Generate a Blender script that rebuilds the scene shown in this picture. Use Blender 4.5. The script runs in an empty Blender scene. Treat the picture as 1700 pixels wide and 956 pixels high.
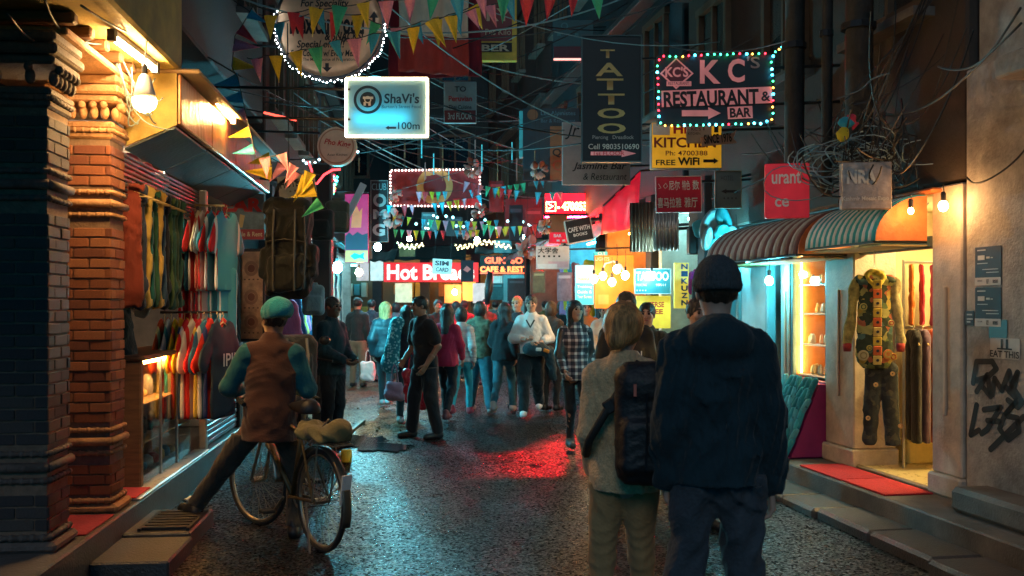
import bpy, math, random
import numpy as np
from mathutils import Matrix, Vector, Euler
random.seed(7)
rng = np.random.default_rng(11)
R = math.radians
scene = bpy.context.scene

# ------------------------------------------------------------------ camera, sky, added fill sun, exposure
FPX, HOR, CAMZ = 1650.0, 505.0, 1.62
cam_d = bpy.data.cameras.new("camera")
cam = bpy.data.objects.new("camera", cam_d)
scene.collection.objects.link(cam)
cam.location = (0, 0, CAMZ)
cam.rotation_euler = (R(90), 0, 0)
cam_d.sensor_width = 36.0
cam_d.lens = 36.0 * FPX / 1700.0
cam_d.shift_y = (HOR - 478.0) / 1700.0
cam_d.clip_end = 400
cam_d.dof.use_dof = True
cam_d.dof.focus_distance = 8.0
cam_d.dof.aperture_fstop = 5.0
scene.camera = cam

world = bpy.data.worlds.new("World")
scene.world = world
world.use_nodes = True
wn = world.node_tree
for n in list(wn.nodes):
    wn.nodes.remove(n)
sky = wn.nodes.new("ShaderNodeTexSky")
sky.sky_type = 'NISHITA'
sky.sun_disc = False
sky.sun_elevation = R(33)
sky.sun_rotation = R(188)
tint = wn.nodes.new("ShaderNodeMix")
tint.data_type = 'RGBA'
tint.blend_type = 'MULTIPLY'
tint.inputs[0].default_value = 1.0
tint.inputs[7].default_value = (0.02, 0.48, 0.90, 1)       # the night air of the town, blue-green
bg = wn.nodes.new("ShaderNodeBackground")
bg.inputs[1].default_value = 0.017
wo = wn.nodes.new("ShaderNodeOutputWorld")
wn.links.new(sky.outputs[0], tint.inputs[6])
wn.links.new(tint.outputs[2], bg.inputs[0])
wn.links.new(bg.outputs[0], wo.inputs[0])

fill_sun_d = bpy.data.lights.new("fill_sun", 'SUN')
fill_sun_d.energy = 0.13  # added warm fill from behind the camera for backs and signs
fill_sun_d.angle = R(16)
fill_sun_d.color = (1.0, 0.88, 0.76)
fill_sun = bpy.data.objects.new("fill_sun", fill_sun_d)
scene.collection.objects.link(fill_sun)
fill_sun.rotation_euler = Vector((0.12, 0.83, -0.54)).to_track_quat('-Z', 'Y').to_euler()

vs = scene.view_settings
vs.view_transform = 'Standard'
vs.look = 'None'
vs.exposure = 1.15
vs.gamma = 1.0
vs.use_curve_mapping = False
scene.render.film_transparent = False
cy = scene.cycles
cy.use_denoising = True
cy.max_bounces = 7
cy.diffuse_bounces = 4
cy.glossy_bounces = 4
cy.transmission_bounces = 6
cy.sample_clamp_indirect = 3.0
cy.sample_clamp_direct = 0.0
cy.caustics_reflective = False
cy.caustics_refractive = False

# ------------------------------------------------------------------ placing helpers
def W(px, py, Y):
    """world point that the photograph shows at (px, py) when it stands Y metres away"""
    return Vector(((px - 850.0) / FPX * Y, Y, CAMZ - (py - HOR) / FPX * Y))
AL, AR = math.atan(0.10), math.atan(0.165)
LF = Matrix.Translation((-1.915, 0, 0)) @ Matrix.Rotation(AL, 4, 'Z')   # left house front: +Y along it, +X out to the street
RF = Matrix.Translation((4.44, 0, 0)) @ Matrix.Rotation(AR, 4, 'Z')     # right house front: -X out to the street
LI, RI = LF.inverted(), RF.inverted()
def XL(Y): return -1.915 - 0.10 * Y
def XR(Y): return 4.44 - 0.165 * Y
ID = Matrix.Identity(4)

LABELS = {}
def tag(o, label, cat, group=None, kind=None):
    if label in LABELS and not (group and LABELS[label] == group):
        print("DUPLICATE LABEL", label)
    LABELS[label] = group
    o["label"] = label
    o["category"] = cat
    if group: o["group"] = group
    if kind: o["kind"] = kind
    return o
def thing(name, label, cat, loc=(0, 0, 0), rz=0.0, group=None, frame=ID, roll=0.0, kind=None):
    o = bpy.data.objects.new(name, None)
    o.empty_display_size = 0.1
    scene.collection.objects.link(o)
    o.matrix_world = frame @ Matrix.Translation(loc) @ Matrix.Rotation(rz, 4, 'Z') @ Matrix.Rotation(roll, 4, 'Y')
    tag(o, label, cat, group, kind)
    return o
def link(name, me, mat, parent=None, smooth=False):
    o = bpy.data.objects.new(name, me)
    scene.collection.objects.link(o)
    if mat is not None and len(me.materials) == 0:
        me.materials.append(mat)
    if smooth:
        me.polygons.foreach_set("use_smooth", [True] * len(me.polygons))
    if parent is not None: o.parent = parent
    return o
def put(name, me, parent, loc=(0, 0, 0), rot=(0, 0, 0), sc=(1, 1, 1), mat=None):
    """another object that shares mesh data"""
    o = bpy.data.objects.new(name, me)
    scene.collection.objects.link(o)
    if parent is not None: o.parent = parent
    o.location = loc
    o.rotation_euler = rot
    o.scale = sc
    if mat is not None:
        o.material_slots[0].link = 'OBJECT'
        o.material_slots[0].material = mat
    return o

class MB:
    """collects simple shapes, then becomes ONE mesh object"""
    def __init__(s): s.v, s.f = [], []
    def add(s, vs_, fs):
        b = len(s.v)
        s.v += [tuple(p) for p in vs_]
        s.f += [tuple(b + i for i in f) for f in fs]
        return s
    def box(s, c, d, rot=None, ch=0.0):
        x, y, z = d[0] / 2, d[1] / 2, d[2] / 2
        if ch:
            a = min(ch, x * .9, y * .9, z * .9)
            pts, idx = [], {}
            for sx in (-1, 1):
                for sy in (-1, 1):
                    for sz in (-1, 1):
                        for ax, p in enumerate(((x, y - a, z - a), (x - a, y, z - a), (x - a, y - a, z))):
                            idx[(sx, sy, sz, ax)] = len(pts)
                            pts.append(Vector((sx * p[0], sy * p[1], sz * p[2])))
            fs = []
            g = lambda sx, sy, sz, ax: idx[(sx, sy, sz, ax)]
            for q in (-1, 1):
                fs.append((g(q, -1, -1, 0), g(q, 1, -1, 0), g(q, 1, 1, 0), g(q, -1, 1, 0))[::q])
                fs.append((g(-1, q, -1, 1), g(-1, q, 1, 1), g(1, q, 1, 1), g(1, q, -1, 1))[::q])
                fs.append((g(-1, -1, q, 2), g(1, -1, q, 2), g(1, 1, q, 2), g(-1, 1, q, 2))[::q])
            for i in (-1, 1):
                for j in (-1, 1):
                    fs.append((g(i, j, -1, 0), g(i, j, 1, 0), g(i, j, 1, 1), g(i, j, -1, 1))[::-i * j])
                    fs.append((g(i, -1, j, 0), g(i, 1, j, 0), g(i, 1, j, 2), g(i, -1, j, 2))[::i * j])
                    fs.append((g(-1, i, j, 1), g(1, i, j, 1), g(1, i, j, 2), g(-1, i, j, 2))[::-i * j])
                    for k in (-1, 1):
                        fs.append((g(i, j, k, 0), g(i, j, k, 1), g(i, j, k, 2))[::i * j * k])
        else:
            pts = [Vector((i, j, k)) for i in (-x, x) for j in (-y, y) for k in (-z, z)]
            fs = [(0, 1, 3, 2), (4, 6, 7, 5), (0, 4, 5, 1), (2, 3, 7, 6), (0, 2, 6, 4), (1, 5, 7, 3)]
        if rot is not None:
            m = rot if isinstance(rot, Matrix) else Euler(rot).to_matrix()
            pts = [m @ p for p in pts]
        c = Vector(c)
        return s.add([p + c for p in pts], fs)
    def tube(s, pts, r, n=6, caps=True):
        pts = [Vector(p) for p in pts]
        m = len(pts)
        rr = r if isinstance(r, (list, tuple)) else [r] * m
        t0 = (pts[1] - pts[0]).normalized()
        u = t0.orthogonal().normalized()
        vs_, fs = [], []
        for i, p in enumerate(pts):
            t = (pts[min(i + 1, m - 1)] - pts[max(i - 1, 0)])
            if t.length < 1e-9: t = t0
            t.normalize()
            u = (u - t * u.dot(t))
            if u.length < 1e-6: u = t.orthogonal()
            u.normalize()
            w = t.cross(u)
            for k in range(n):
                a = 2 * math.pi * k / n
                vs_.append(p + (u * math.cos(a) + w * math.sin(a)) * rr[i])
        for i in range(m - 1):
            for k in range(n):
                fs.append((i * n + k, i * n + (k + 1) % n, (i + 1) * n + (k + 1) % n, (i + 1) * n + k))
        if caps:
            fs.append(tuple(range(n))[::-1])
            fs.append(tuple(range((m - 1) * n, m * n)))
        return s.add(vs_, fs)
    def lathe(s, prof, n=12, c=(0, 0, 0), rot=None, caps=True):
        vs_, fs = [], []
        m = len(prof)
        for (r, z) in prof:
            for k in range(n):
                a = 2 * math.pi * k / n
                vs_.append(Vector((r * math.cos(a), r * math.sin(a), z)))
        for i in range(m - 1):
            for k in range(n):
                fs.append((i * n + k, i * n + (k + 1) % n, (i + 1) * n + (k + 1) % n, (i + 1) * n + k))
        if caps:
            fs.append(tuple(range(n))[::-1])
            fs.append(tuple(range((m - 1) * n, m * n)))
        if rot is not None:
            q = rot if isinstance(rot, Matrix) else Euler(rot).to_matrix()
            vs_ = [q @ p for p in vs_]
        c = Vector(c)
        return s.add([p + c for p in vs_], fs)
    def ball(s, c, r, nu=10, nv=7, sc=(1, 1, 1)):
        prof = [(max(1e-4, math.sin(math.pi * i / nv)) * r, -math.cos(math.pi * i / nv) * r) for i in range(nv + 1)]
        b = len(s.v)
        s.lathe(prof, nu)
        for i in range(b, len(s.v)):
            p = s.v[i]
            s.v[i] = (p[0] * sc[0] + c[0], p[1] * sc[1] + c[1], p[2] * sc[2] + c[2])
        return s
    def prism(s, poly, y0, y1):
        """polygon in XZ (counter-clockwise seen from -Y) pushed from y0 (front) to y1"""
        n = len(poly)
        vs_ = [(p[0], y0, p[1]) for p in poly] + [(p[0], y1, p[1]) for p in poly]
        fs = [tuple(range(n)), tuple(range(n, 2 * n))[::-1]]
        fs += [((i + 1) % n, i, n + i, n + (i + 1) % n) for i in range(n)]
        return s.add(vs_, fs)
    def ring(s, r0, r1, y0, y1, n=32, c=(0, 0)):
        vs_, fs = [], []
        for k in range(n):
            a = 2 * math.pi * k / n
            for (r, y) in ((r0, y0), (r1, y0), (r1, y1), (r0, y1)):
                vs_.append((c[0] + r * math.cos(a), y, c[1] + r * math.sin(a)))
        for k in range(n):
            j = (k + 1) % n
            for e in range(4):
                fs.append((k * 4 + e, k * 4 + (e + 1) % 4, j * 4 + (e + 1) % 4, j * 4 + e))
        return s.add(vs_, fs)
    def sheet(s, fn, nu, nv, thick=0.004):
        """fn(u, v) -> (point, normal); a cloth sheet with thickness"""
        P = [[fn(i / nu, j / nv) for j in range(nv + 1)] for i in range(nu + 1)]
        vs_, fs = [], []
        for side in (0, 1):
            for i in range(nu + 1):
                for j in range(nv + 1):
                    p, nrm = P[i][j]
                    vs_.append(Vector(p) + Vector(nrm) * (thick * (0.5 - side)))
        w, off = nv + 1, (nu + 1) * (nv + 1)
        for i in range(nu):
            for j in range(nv):
                a, b, c_, d = i * w + j, (i + 1) * w + j, (i + 1) * w + j + 1, i * w + j + 1
                fs.append((a, b, c_, d))
                fs.append((off + d, off + c_, off + b, off + a))
        for i in range(nu):
            fs.append((i * w, off + i * w, off + (i + 1) * w, (i + 1) * w))
            fs.append((i * w + nv, (i + 1) * w + nv, off + (i + 1) * w + nv, off + i * w + nv))
        for j in range(nv):
            fs.append((j, j + 1, off + j + 1, off + j))
            fs.append((nu * w + j, off + nu * w + j, off + nu * w + j + 1, nu * w + j + 1))
        return s.add(vs_, fs)
    def mesh(s, name="mesh"):
        me = bpy.data.meshes.new(name)
        me.from_pydata(s.v, [], s.f)
        me.update()
        return me
    def build(s, name, mat, parent=None, smooth=False):
        return link(name, s.mesh(name), mat, parent, smooth)

# ------------------------------------------------------------------ materials
MC = {}
def nodes_of(name):
    m = bpy.data.materials.new(name)
    m.use_nodes = True
    t = m.node_tree
    return m, t, t.nodes["Principled BSDF"]
def pbr(col, rough=0.7, var=0.25, scale=9.0, bump=0.15, bscale=70.0, metal=0.0, stretch=(1, 1, 1), name="surface", dirt=0.0, sheen=0.0, spec=0.5):
    key = (tuple(col), rough, var, scale, bump, bscale, metal, tuple(stretch), name, dirt, sheen, spec)
    if key in MC: return MC[key]
    m, t, p = nodes_of(name)
    tc = t.nodes.new("ShaderNodeTexCoord")
    mp = t.nodes.new("ShaderNodeMapping")
    mp.inputs["Scale"].default_value = stretch
    t.links.new(tc.outputs["Object"], mp.inputs[0])
    nz = t.nodes.new("ShaderNodeTexNoise")
    nz.inputs["Scale"].default_value = scale
    nz.inputs["Detail"].default_value = 6
    nz.inputs["Roughness"].default_value = 0.62
    t.links.new(mp.outputs[0], nz.inputs["Vector"])
    cr = t.nodes.new("ShaderNodeValToRGB")
    a, b = 1 - var, 1 + var * 0.8
    cr.color_ramp.elements[0].position = 0.28
    cr.color_ramp.elements[1].position = 0.72
    cr.color_ramp.elements[0].color = (*[min(1, c * a) for c in col], 1)
    cr.color_ramp.elements[1].color = (*[min(1, c * b) for c in col], 1)
    t.links.new(nz.outputs[0], cr.inputs[0])
    out = cr.outputs[0]
    if dirt:
        n2 = t.nodes.new("ShaderNodeTexNoise")
        n2.inputs["Scale"].default_value = scale * 0.35
        n2.inputs["Detail"].default_value = 8
        n2.inputs["Roughness"].default_value = 0.7
        t.links.new(tc.outputs["Object"], n2.inputs["Vector"])
        r2 = t.nodes.new("ShaderNodeValToRGB")
        r2.color_ramp.elements[0].position = 0.42
        r2.color_ramp.elements[1].position = 0.66
        t.links.new(n2.outputs[0], r2.inputs[0])
        ml = t.nodes.new("ShaderNodeMath"); ml.operation = 'MULTIPLY'; ml.inputs[1].default_value = dirt
        t.links.new(r2.outputs[0], ml.inputs[0])
        mx = t.nodes.new("ShaderNodeMix"); mx.data_type = 'RGBA'
        mx.inputs[7].default_value = (0.035, 0.028, 0.02, 1)
        t.links.new(ml.outputs[0], mx.inputs[0])
        t.links.new(out, mx.inputs[6])
        out = mx.outputs[2]
    t.links.new(out, p.inputs["Base Color"])
    rr = t.nodes.new("ShaderNodeMapRange")
    rr.inputs[3].default_value = max(0.03, rough - 0.12)
    rr.inputs[4].default_value = min(1.0, rough + 0.12)
    t.links.new(nz.outputs[0], rr.inputs[0])
    t.links.new(rr.outputs[0], p.inputs["Roughness"])
    p.inputs["Metallic"].default_value = metal
    p.inputs["Specular IOR Level"].default_value = spec
    if sheen: p.inputs["Sheen Weight"].default_value = sheen
    if bump:
        nb = t.nodes.new("ShaderNodeTexNoise")
        nb.inputs["Scale"].default_value = bscale
        nb.inputs["Detail"].default_value = 5
        t.links.new(mp.outputs[0], nb.inputs["Vector"])
        bp = t.nodes.new("ShaderNodeBump")
        bp.inputs["Strength"].default_value = min(1, bump * 2)
        bp.inputs["Distance"].default_value = 0.01
        t.links.new(nb.outputs[0], bp.inputs["Height"])
        t.links.new(bp.outputs[0], p.inputs["Normal"])
    MC[key] = m
    return m
def fabric(col, rough=0.9, var=0.22, fold=0.5, name="fabric"):
    return pbr(col, rough, var, 7.0, fold * 0.5, 34.0, 0, (1, 1, 0.55), name, sheen=0.15, spec=0.25)
def plain(col, rough=0.6, metal=0.0, name="paint"):
    return pbr(col, rough, 0.12, 14.0, 0.04, 90.0, metal, (1, 1, 1), name)
def emit(col, strength, name="glow"):
    key = ("emit", tuple(col), strength)
    if key in MC: return MC[key]
    m, t, p = nodes_of(name)
    p.inputs["Base Color"].default_value = (*[min(0.9, c) for c in col], 1)
    p.inputs["Roughness"].default_value = 0.35
    p.inputs["Emission Color"].default_value = (*col, 1)
    p.inputs["Emission Strength"].default_value = strength
    MC[key] = m
    return m
def backlit(col, strength, name="backlit_print"):
    """printed plastic in front of a lamp box: base colour with an even glow"""
    key = ("back", tuple(col), strength)
    if key in MC: return MC[key]
    m, t, p = nodes_of(name)
    tc = t.nodes.new("ShaderNodeTexCoord")
    nz = t.nodes.new("ShaderNodeTexNoise")
    nz.inputs["Scale"].default_value = 6
    nz.inputs["Detail"].default_value = 6
    t.links.new(tc.outputs["Object"], nz.inputs["Vector"])
    cr = t.nodes.new("ShaderNodeValToRGB")
    cr.color_ramp.elements[0].position = 0.3
    cr.color_ramp.elements[1].position = 0.7
    cr.color_ramp.elements[0].color = (*[c * 0.78 for c in col], 1)
    cr.color_ramp.elements[1].color = (*[min(1, c * 1.1) for c in col], 1)
    t.links.new(nz.outputs[0], cr.inputs[0])
    t.links.new(cr.outputs[0], p.inputs["Base Color"])
    t.links.new(cr.outputs[0], p.inputs["Emission Color"])
    p.inputs["Emission Strength"].default_value = strength * 0.5
    p.inputs["Roughness"].default_value = 0.4
    MC[key] = m
    return m
def glass(tintc=(0.9, 0.95, 0.95), rough=0.03):
    key = ("glass", tintc, rough)
    if key in MC: return MC[key]
    m = bpy.data.materials.new("pane_glass")
    m.use_nodes = True
    t = m.node_tree
    t.nodes.remove(t.nodes["Principled BSDF"])
    tr = t.nodes.new("ShaderNodeBsdfTransparent"); tr.inputs[0].default_value = (*tintc, 1)
    gl = t.nodes.new("ShaderNodeBsdfGlossy"); gl.inputs["Roughness"].default_value = rough
    lw = t.nodes.new("ShaderNodeLayerWeight"); lw.inputs[0].default_value = 0.5
    pw_ = t.nodes.new("ShaderNodeMath"); pw_.operation = 'POWER'; pw_.inputs[1].default_value = 4.0
    fr = t.nodes.new("ShaderNodeMath"); fr.operation = 'MULTIPLY_ADD'; fr.inputs[1].default_value = 0.5; fr.inputs[2].default_value = 0.035
    t.links.new(lw.outputs[1], pw_.inputs[0]); t.links.new(pw_.outputs[0], fr.inputs[0])
    mx = t.nodes.new("ShaderNodeMixShader")
    t.links.new(fr.outputs[0], mx.inputs[0]); t.links.new(tr.outputs[0], mx.inputs[1]); t.links.new(gl.outputs[0], mx.inputs[2])
    t.links.new(mx.outputs[0], t.nodes["Material Output"].inputs[0])
    MC[key] = m
    return m
def sheetlight(col, trans=0.7, name="translucent_sheet"):
    """thin plastic or cloth that lets light through"""
    key = ("tr", tuple(col), trans)
    if key in MC: return MC[key]
    m = bpy.data.materials.new(name)
    m.use_nodes = True
    t = m.node_tree
    p = t.nodes["Principled BSDF"]
    p.inputs["Base Color"].default_value = (*col, 1)
    p.inputs["Roughness"].default_value = 0.5
    tl = t.nodes.new("ShaderNodeBsdfTranslucent"); tl.inputs[0].default_value = (*col, 1)
    mx = t.nodes.new("ShaderNodeMixShader"); mx.inputs[0].default_value = trans
    t.links.new(p.outputs[0], mx.inputs[1]); t.links.new(tl.outputs[0], mx.inputs[2])
    t.links.new(mx.outputs[0], t.nodes["Material Output"].inputs[0])
    MC[key] = m
    return m
BLACK = plain((0.012, 0.013, 0.016), 0.5, name="black_paint")
DARKMETAL = plain((0.03, 0.032, 0.036), 0.45, 0.6, "dark_metal")
STEEL = plain((0.45, 0.46, 0.47), 0.35, 0.9, "steel")
WHITE = plain((0.78, 0.78, 0.75), 0.5, name="white_paint")
WOOD = pbr((0.16, 0.075, 0.03), 0.55, 0.4, 5, 0.1, 40, 0, (1, 1, 8), "wood")
CORDM = plain((0.02, 0.022, 0.025), 0.6, name="cable_rubber")

# ------------------------------------------------------------------ lettering
def text_mesh(s, bold=0.0, shear=0.0, spacing=1.0):
    cu = bpy.data.curves.new("lettering", 'FONT')
    cu.body = s
    cu.size = 1.0
    cu.offset = bold
    cu.shear = shear
    cu.space_character = spacing
    cu.resolution_u = 3
    cu.align_x = 'CENTER'
    o = bpy.data.objects.new("lettering_source", cu)
    scene.collection.objects.link(o)
    dg = bpy.context.evaluated_depsgraph_get()
    me = bpy.data.meshes.new_from_object(o.evaluated_get(dg))
    bpy.data.objects.remove(o)
    bpy.data.curves.remove(cu)
    return me
def fit_text(s, x0, z0, x1, z1, y, mat, parent, bold=0.0, shear=0.0, spacing=1.0, rot=0.0, name="lettering"):
    """lettering that fills the box x0..x1, z0..z1 on the plane y of its parent"""
    me = text_mesh(s, bold, shear, spacing)
    n = len(me.vertices)
    if n == 0: return None
    co = np.empty(n * 3, dtype=np.float32)
    me.vertices.foreach_get("co", co)
    co = co.reshape(-1, 3)
    lo, hi = co.min(0), co.max(0)
    sx = (x1 - x0) / max(1e-6, hi[0] - lo[0]); sz = (z1 - z0) / max(1e-6, hi[1] - lo[1])
    X = (co[:, 0] - (lo[0] + hi[0]) / 2) * sx
    Z = (co[:, 1] - (lo[1] + hi[1]) / 2) * sz
    c_, s_ = math.cos(rot), math.sin(rot)
    out = np.stack([X * c_ - Z * s_ + (x0 + x1) / 2, np.full(n, y), X * s_ + Z * c_ + (z0 + z1) / 2], 1).astype(np.float32)
    me.vertices.foreach_set("co", out.ravel())
    me.update()
    return link(name, me, mat, parent)
# ------------------------------------------------------------------ smooth solids (people, clothes, bags) as distance fields -> meshes
def nets(F, org, h):
    """surface nets: F<0 is inside"""
    ins = F < 0
    c = ins[:-1, :-1, :-1].astype(np.int8)
    tot = np.zeros_like(c)
    for i in (0, 1):
        for j in (0, 1):
            for k in (0, 1):
                tot += ins[i:i + c.shape[0], j:j + c.shape[1], k:k + c.shape[2]]
    act = (tot > 0) & (tot < 8)
    I = np.argwhere(act)
    if len(I) == 0: return None
    idx = np.full(act.shape, -1, np.int32)
    idx[act] = np.arange(len(I))
    pos = np.zeros((len(I), 3)); cnt = np.zeros(len(I))
    corner = {(i, j, k): F[I[:, 0] + i, I[:, 1] + j, I[:, 2] + k] for i in (0, 1) for j in (0, 1) for k in (0, 1)}
    for ax in range(3):
        o1, o2 = [a for a in range(3) if a != ax]
        for a in (0, 1):
            for b in (0, 1):
                p = [0, 0, 0]; p[o1] = a; p[o2] = b
                q = list(p); q[ax] = 1
                fa, fb = corner[tuple(p)], corner[tuple(q)]
                cr = (fa < 0) != (fb < 0)
                t = np.where(cr, fa / np.where(cr, fa - fb, 1), 0)
                for d in range(3):
                    pos[:, d] += np.where(cr, (t if d == ax else p[d]), 0)
                cnt += cr
    pos = (I + pos / cnt[:, None]) * h + np.array(org)
    faces = []
    for ax in range(3):
        o1, o2 = [(1, 2), (2, 0), (0, 1)][ax]
        sl0 = [slice(1, -1)] * 3; sl1 = [slice(1, -1)] * 3
        sl0[ax] = slice(0, -1); sl1[ax] = slice(1, None)
        a, b = ins[tuple(sl0)], ins[tuple(sl1)]
        E = np.argwhere(a != b)
        if len(E) == 0: continue
        st = a[E[:, 0], E[:, 1], E[:, 2]]
        base = E.copy()
        for d in range(3):
            if d != ax: base[:, d] += 1
        def cell(d1, d2):
            q = base.copy(); q[:, o1] -= d1; q[:, o2] -= d2
            return idx[q[:, 0], q[:, 1], q[:, 2]]
        quad = np.stack([cell(1, 1), cell(0, 1), cell(0, 0), cell(1, 0)], 1)
        quad[~st] = quad[~st][:, ::-1]
        faces.append(quad)
    faces = np.concatenate(faces)
    faces = faces[(faces >= 0).all(1)]
    return pos, faces
def np_mesh(name, V, Fq):
    me = bpy.data.meshes.new(name)
    me.vertices.add(len(V)); me.loops.add(len(Fq) * 4); me.polygons.add(len(Fq))
    me.vertices.foreach_set("co", np.asarray(V, np.float32).ravel())
    me.loops.foreach_set("vertex_index", np.asarray(Fq, np.int32).ravel())
    me.polygons.foreach_set("loop_start", np.arange(0, len(Fq) * 4, 4, dtype=np.int32))
    me.polygons.foreach_set("loop_total", np.full(len(Fq), 4, np.int32))
    me.polygons.foreach_set("use_smooth", np.ones(len(Fq), bool))
    me.update(calc_edges=True)
    return me
class SDF:
    def __init__(s): s.ops = []
    def cap(s, a, b, ra, rb, k=0.03, fy=1.0, sub=False):
        s.ops.append(("cap", np.array(a, float), np.array(b, float), ra, rb, k, fy, sub)); return s
    def ell(s, c, r, M=None, k=0.03, sub=False):
        s.ops.append(("ell", np.array(c, float), np.array(r, float), None if M is None else np.array(M, float), k, sub)); return s
    def rbox(s, c, hf, rd, M=None, k=0.02, sub=False):
        s.ops.append(("box", np.array(c, float), np.array(hf, float), rd, None if M is None else np.array(M, float), k, sub)); return s
    def cut(s, p, n):
        """keep the side the normal n points away from"""
        n = np.array(n, float); s.ops.append(("cut", np.array(p, float), n / np.linalg.norm(n))); return s
    def folds(s, amp, freq=22.0, seed=0, zs=1.0):
        s.ops.append(("folds", amp, freq, seed, zs)); return s
    def ribs(s, c, n, amp):
        s.ops.append(("ribs", np.array(c, float), n, amp)); return s
    def bounds(s):
        lo, hi = np.full(3, 1e9), np.full(3, -1e9)
        for o in s.ops:
            if o[0] == "cap" and not o[7]:
                r = max(o[3], o[4])
                lo = np.minimum(lo, np.minimum(o[1], o[2]) - r); hi = np.maximum(hi, np.maximum(o[1], o[2]) + r)
            elif o[0] == "ell" and not o[5]:
                r = o[2] if o[3] is None else np.full(3, o[2].max())
                lo = np.minimum(lo, o[1] - r); hi = np.maximum(hi, o[1] + r)
            elif o[0] == "box" and not o[6]:
                r = o[2] if o[4] is None else np.full(3, np.linalg.norm(o[2]))
                lo = np.minimum(lo, o[1] - r); hi = np.maximum(hi, o[1] + r)
        return lo, hi
    def grid(s, h):
        lo, hi = s.bounds()
        lo = lo - 0.035 - 2 * h; hi = hi + 0.035 + 2 * h
        n = np.ceil((hi - lo) / h).astype(int) + 1
        ax = [(lo[d] + h * np.arange(n[d])).astype(np.float32) for d in range(3)]
        F = np.full(n, 0.25, np.float32)
        for o in s.ops:
            kd = o[0]
            if kd == "cut":
                p, nn = o[1], o[2]
                D = (ax[0][:, None, None] - p[0]) * nn[0] + (ax[1][None, :, None] - p[1]) * nn[1] + (ax[2][None, None, :] - p[2]) * nn[2]
                np.maximum(F, D, out=F); continue
            if kd == "ribs":
                c, nr, amp = o[1:]
                F += (amp * np.cos(nr * np.arctan2(ax[1][None, :, None] - c[1], ax[0][:, None, None] - c[0]))).astype(np.float32); continue
            if kd == "folds":
                amp, fr, seed, zs = o[1:]
                g = np.random.default_rng(seed)
                X, Y, Z = ax[0][:, None, None], ax[1][None, :, None], ax[2][None, None, :]
                D = 0
                for q in range(4):
                    w = g.normal(size=3); w[2] *= zs; w /= np.linalg.norm(w) + 1e-6
                    w2 = g.normal(size=3)
                    ph = g.uniform(0, 6.28)
                    f = fr * (0.6 + 0.5 * q)
                    w3 = g.normal(size=3)
                    wp = 1.8 * np.sin(6 * (w2[0] * X + w2[1] * Y + w2[2] * Z) + ph) + 1.3 * np.sin(13 * (w3[1] * X + w3[2] * Y + w3[0] * Z) + 2 * ph)
                    mk = np.clip(.5 + .9 * np.sin(7 * (w3[0] * X + w3[1] * Y + w3[2] * Z) + 3 * ph), 0, 1)
                    sn = np.sin(f * (w[0] * X + w[1] * Y + w[2] * Z) + ph + wp)
                    D = D + mk * ((np.abs(sn) * 1.9 - 1.0) if q % 2 else sn) / (1 + 0.45 * q)
                F += (amp * 0.5) * D.astype(np.float32); continue
            if kd == "cap":
                a, b, ra, rb, k, fy, sub = o[1:]
                r = max(ra, rb); l, u = np.minimum(a, b) - r, np.maximum(a, b) + r
            elif kd == "ell":
                c, r, M, k, sub = o[1:]
                e = r if M is None else np.full(3, r.max()); l, u = c - e, c + e
            else:
                c, hf, rd, M, k, sub = o[1:]
                e = hf if M is None else np.full(3, np.linalg.norm(hf)); l, u = c - e, c + e
            mg = 2.5 * k + 2 * h + 0.02
            i0 = np.clip(np.floor((l - mg - lo) / h).astype(int), 0, n); i1 = np.clip(np.ceil((u + mg - lo) / h).astype(int) + 1, 0, n)
            if (i1 <= i0).any(): continue
            sl = tuple(slice(i0[d], i1[d]) for d in range(3))
            X, Y, Z = ax[0][sl[0]][:, None, None], ax[1][sl[1]][None, :, None], ax[2][sl[2]][None, None, :]
            if kd == "cap":
                fs = np.array([1, fy, 1])
                A, B = a * fs, b * fs
                d = B - A
                px, py, pz = X - A[0], Y * fy - A[1], Z - A[2]
                L2 = max(1e-9, d @ d)
                t = np.clip((px * d[0] + py * d[1] + pz * d[2]) / L2, 0, 1)
                D = np.sqrt((px - t * d[0]) ** 2 + (py - t * d[1]) ** 2 + (pz - t * d[2]) ** 2) - (ra + (rb - ra) * t)
            else:
                qx, qy, qz = X - c[0], Y - c[1], Z - c[2]
                if M is not None:
                    qx, qy, qz = (M[0, 0] * qx + M[1, 0] * qy + M[2, 0] * qz, M[0, 1] * qx + M[1, 1] * qy + M[2, 1] * qz, M[0, 2] * qx + M[1, 2] * qy + M[2, 2] * qz)
                if kd == "ell":
                    k0 = np.sqrt((qx / r[0]) ** 2 + (qy / r[1]) ** 2 + (qz / r[2]) ** 2)
                    k1 = np.sqrt((qx / r[0] ** 2) ** 2 + (qy / r[1] ** 2) ** 2 + (qz / r[2] ** 2) ** 2)
                    D = k0 * (k0 - 1) / np.maximum(k1, 1e-6)
                else:
                    ex, ey, ez = np.abs(qx) - (hf[0] - rd), np.abs(qy) - (hf[1] - rd), np.abs(qz) - (hf[2] - rd)
                    D = np.sqrt(np.maximum(ex, 0) ** 2 + np.maximum(ey, 0) ** 2 + np.maximum(ez, 0) ** 2) + np.minimum(np.maximum(ex, np.maximum(ey, ez)), 0) - rd
            D = D.astype(np.float32)
            G = F[sl]
            if sub:
                D = -D
                hh = np.maximum(k - np.abs(G - D), 0) / max(k, 1e-6)
                F[sl] = np.maximum(G, D) + hh * hh * (k * 0.25)
            else:
                hh = np.maximum(k - np.abs(G - D), 0) / max(k, 1e-6)
                F[sl] = np.minimum(G, D) - hh * hh * (k * 0.25)
        return F, lo
    def mesh(s, name, h):
        F, lo = s.grid(h)
        r = nets(F, lo, h)
        return r
    def build(s, name, mat, parent, h):
        r = s.mesh(name, h)
        if r is None: return None
        return link(name, np_mesh(name, *r), mat, parent)

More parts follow.
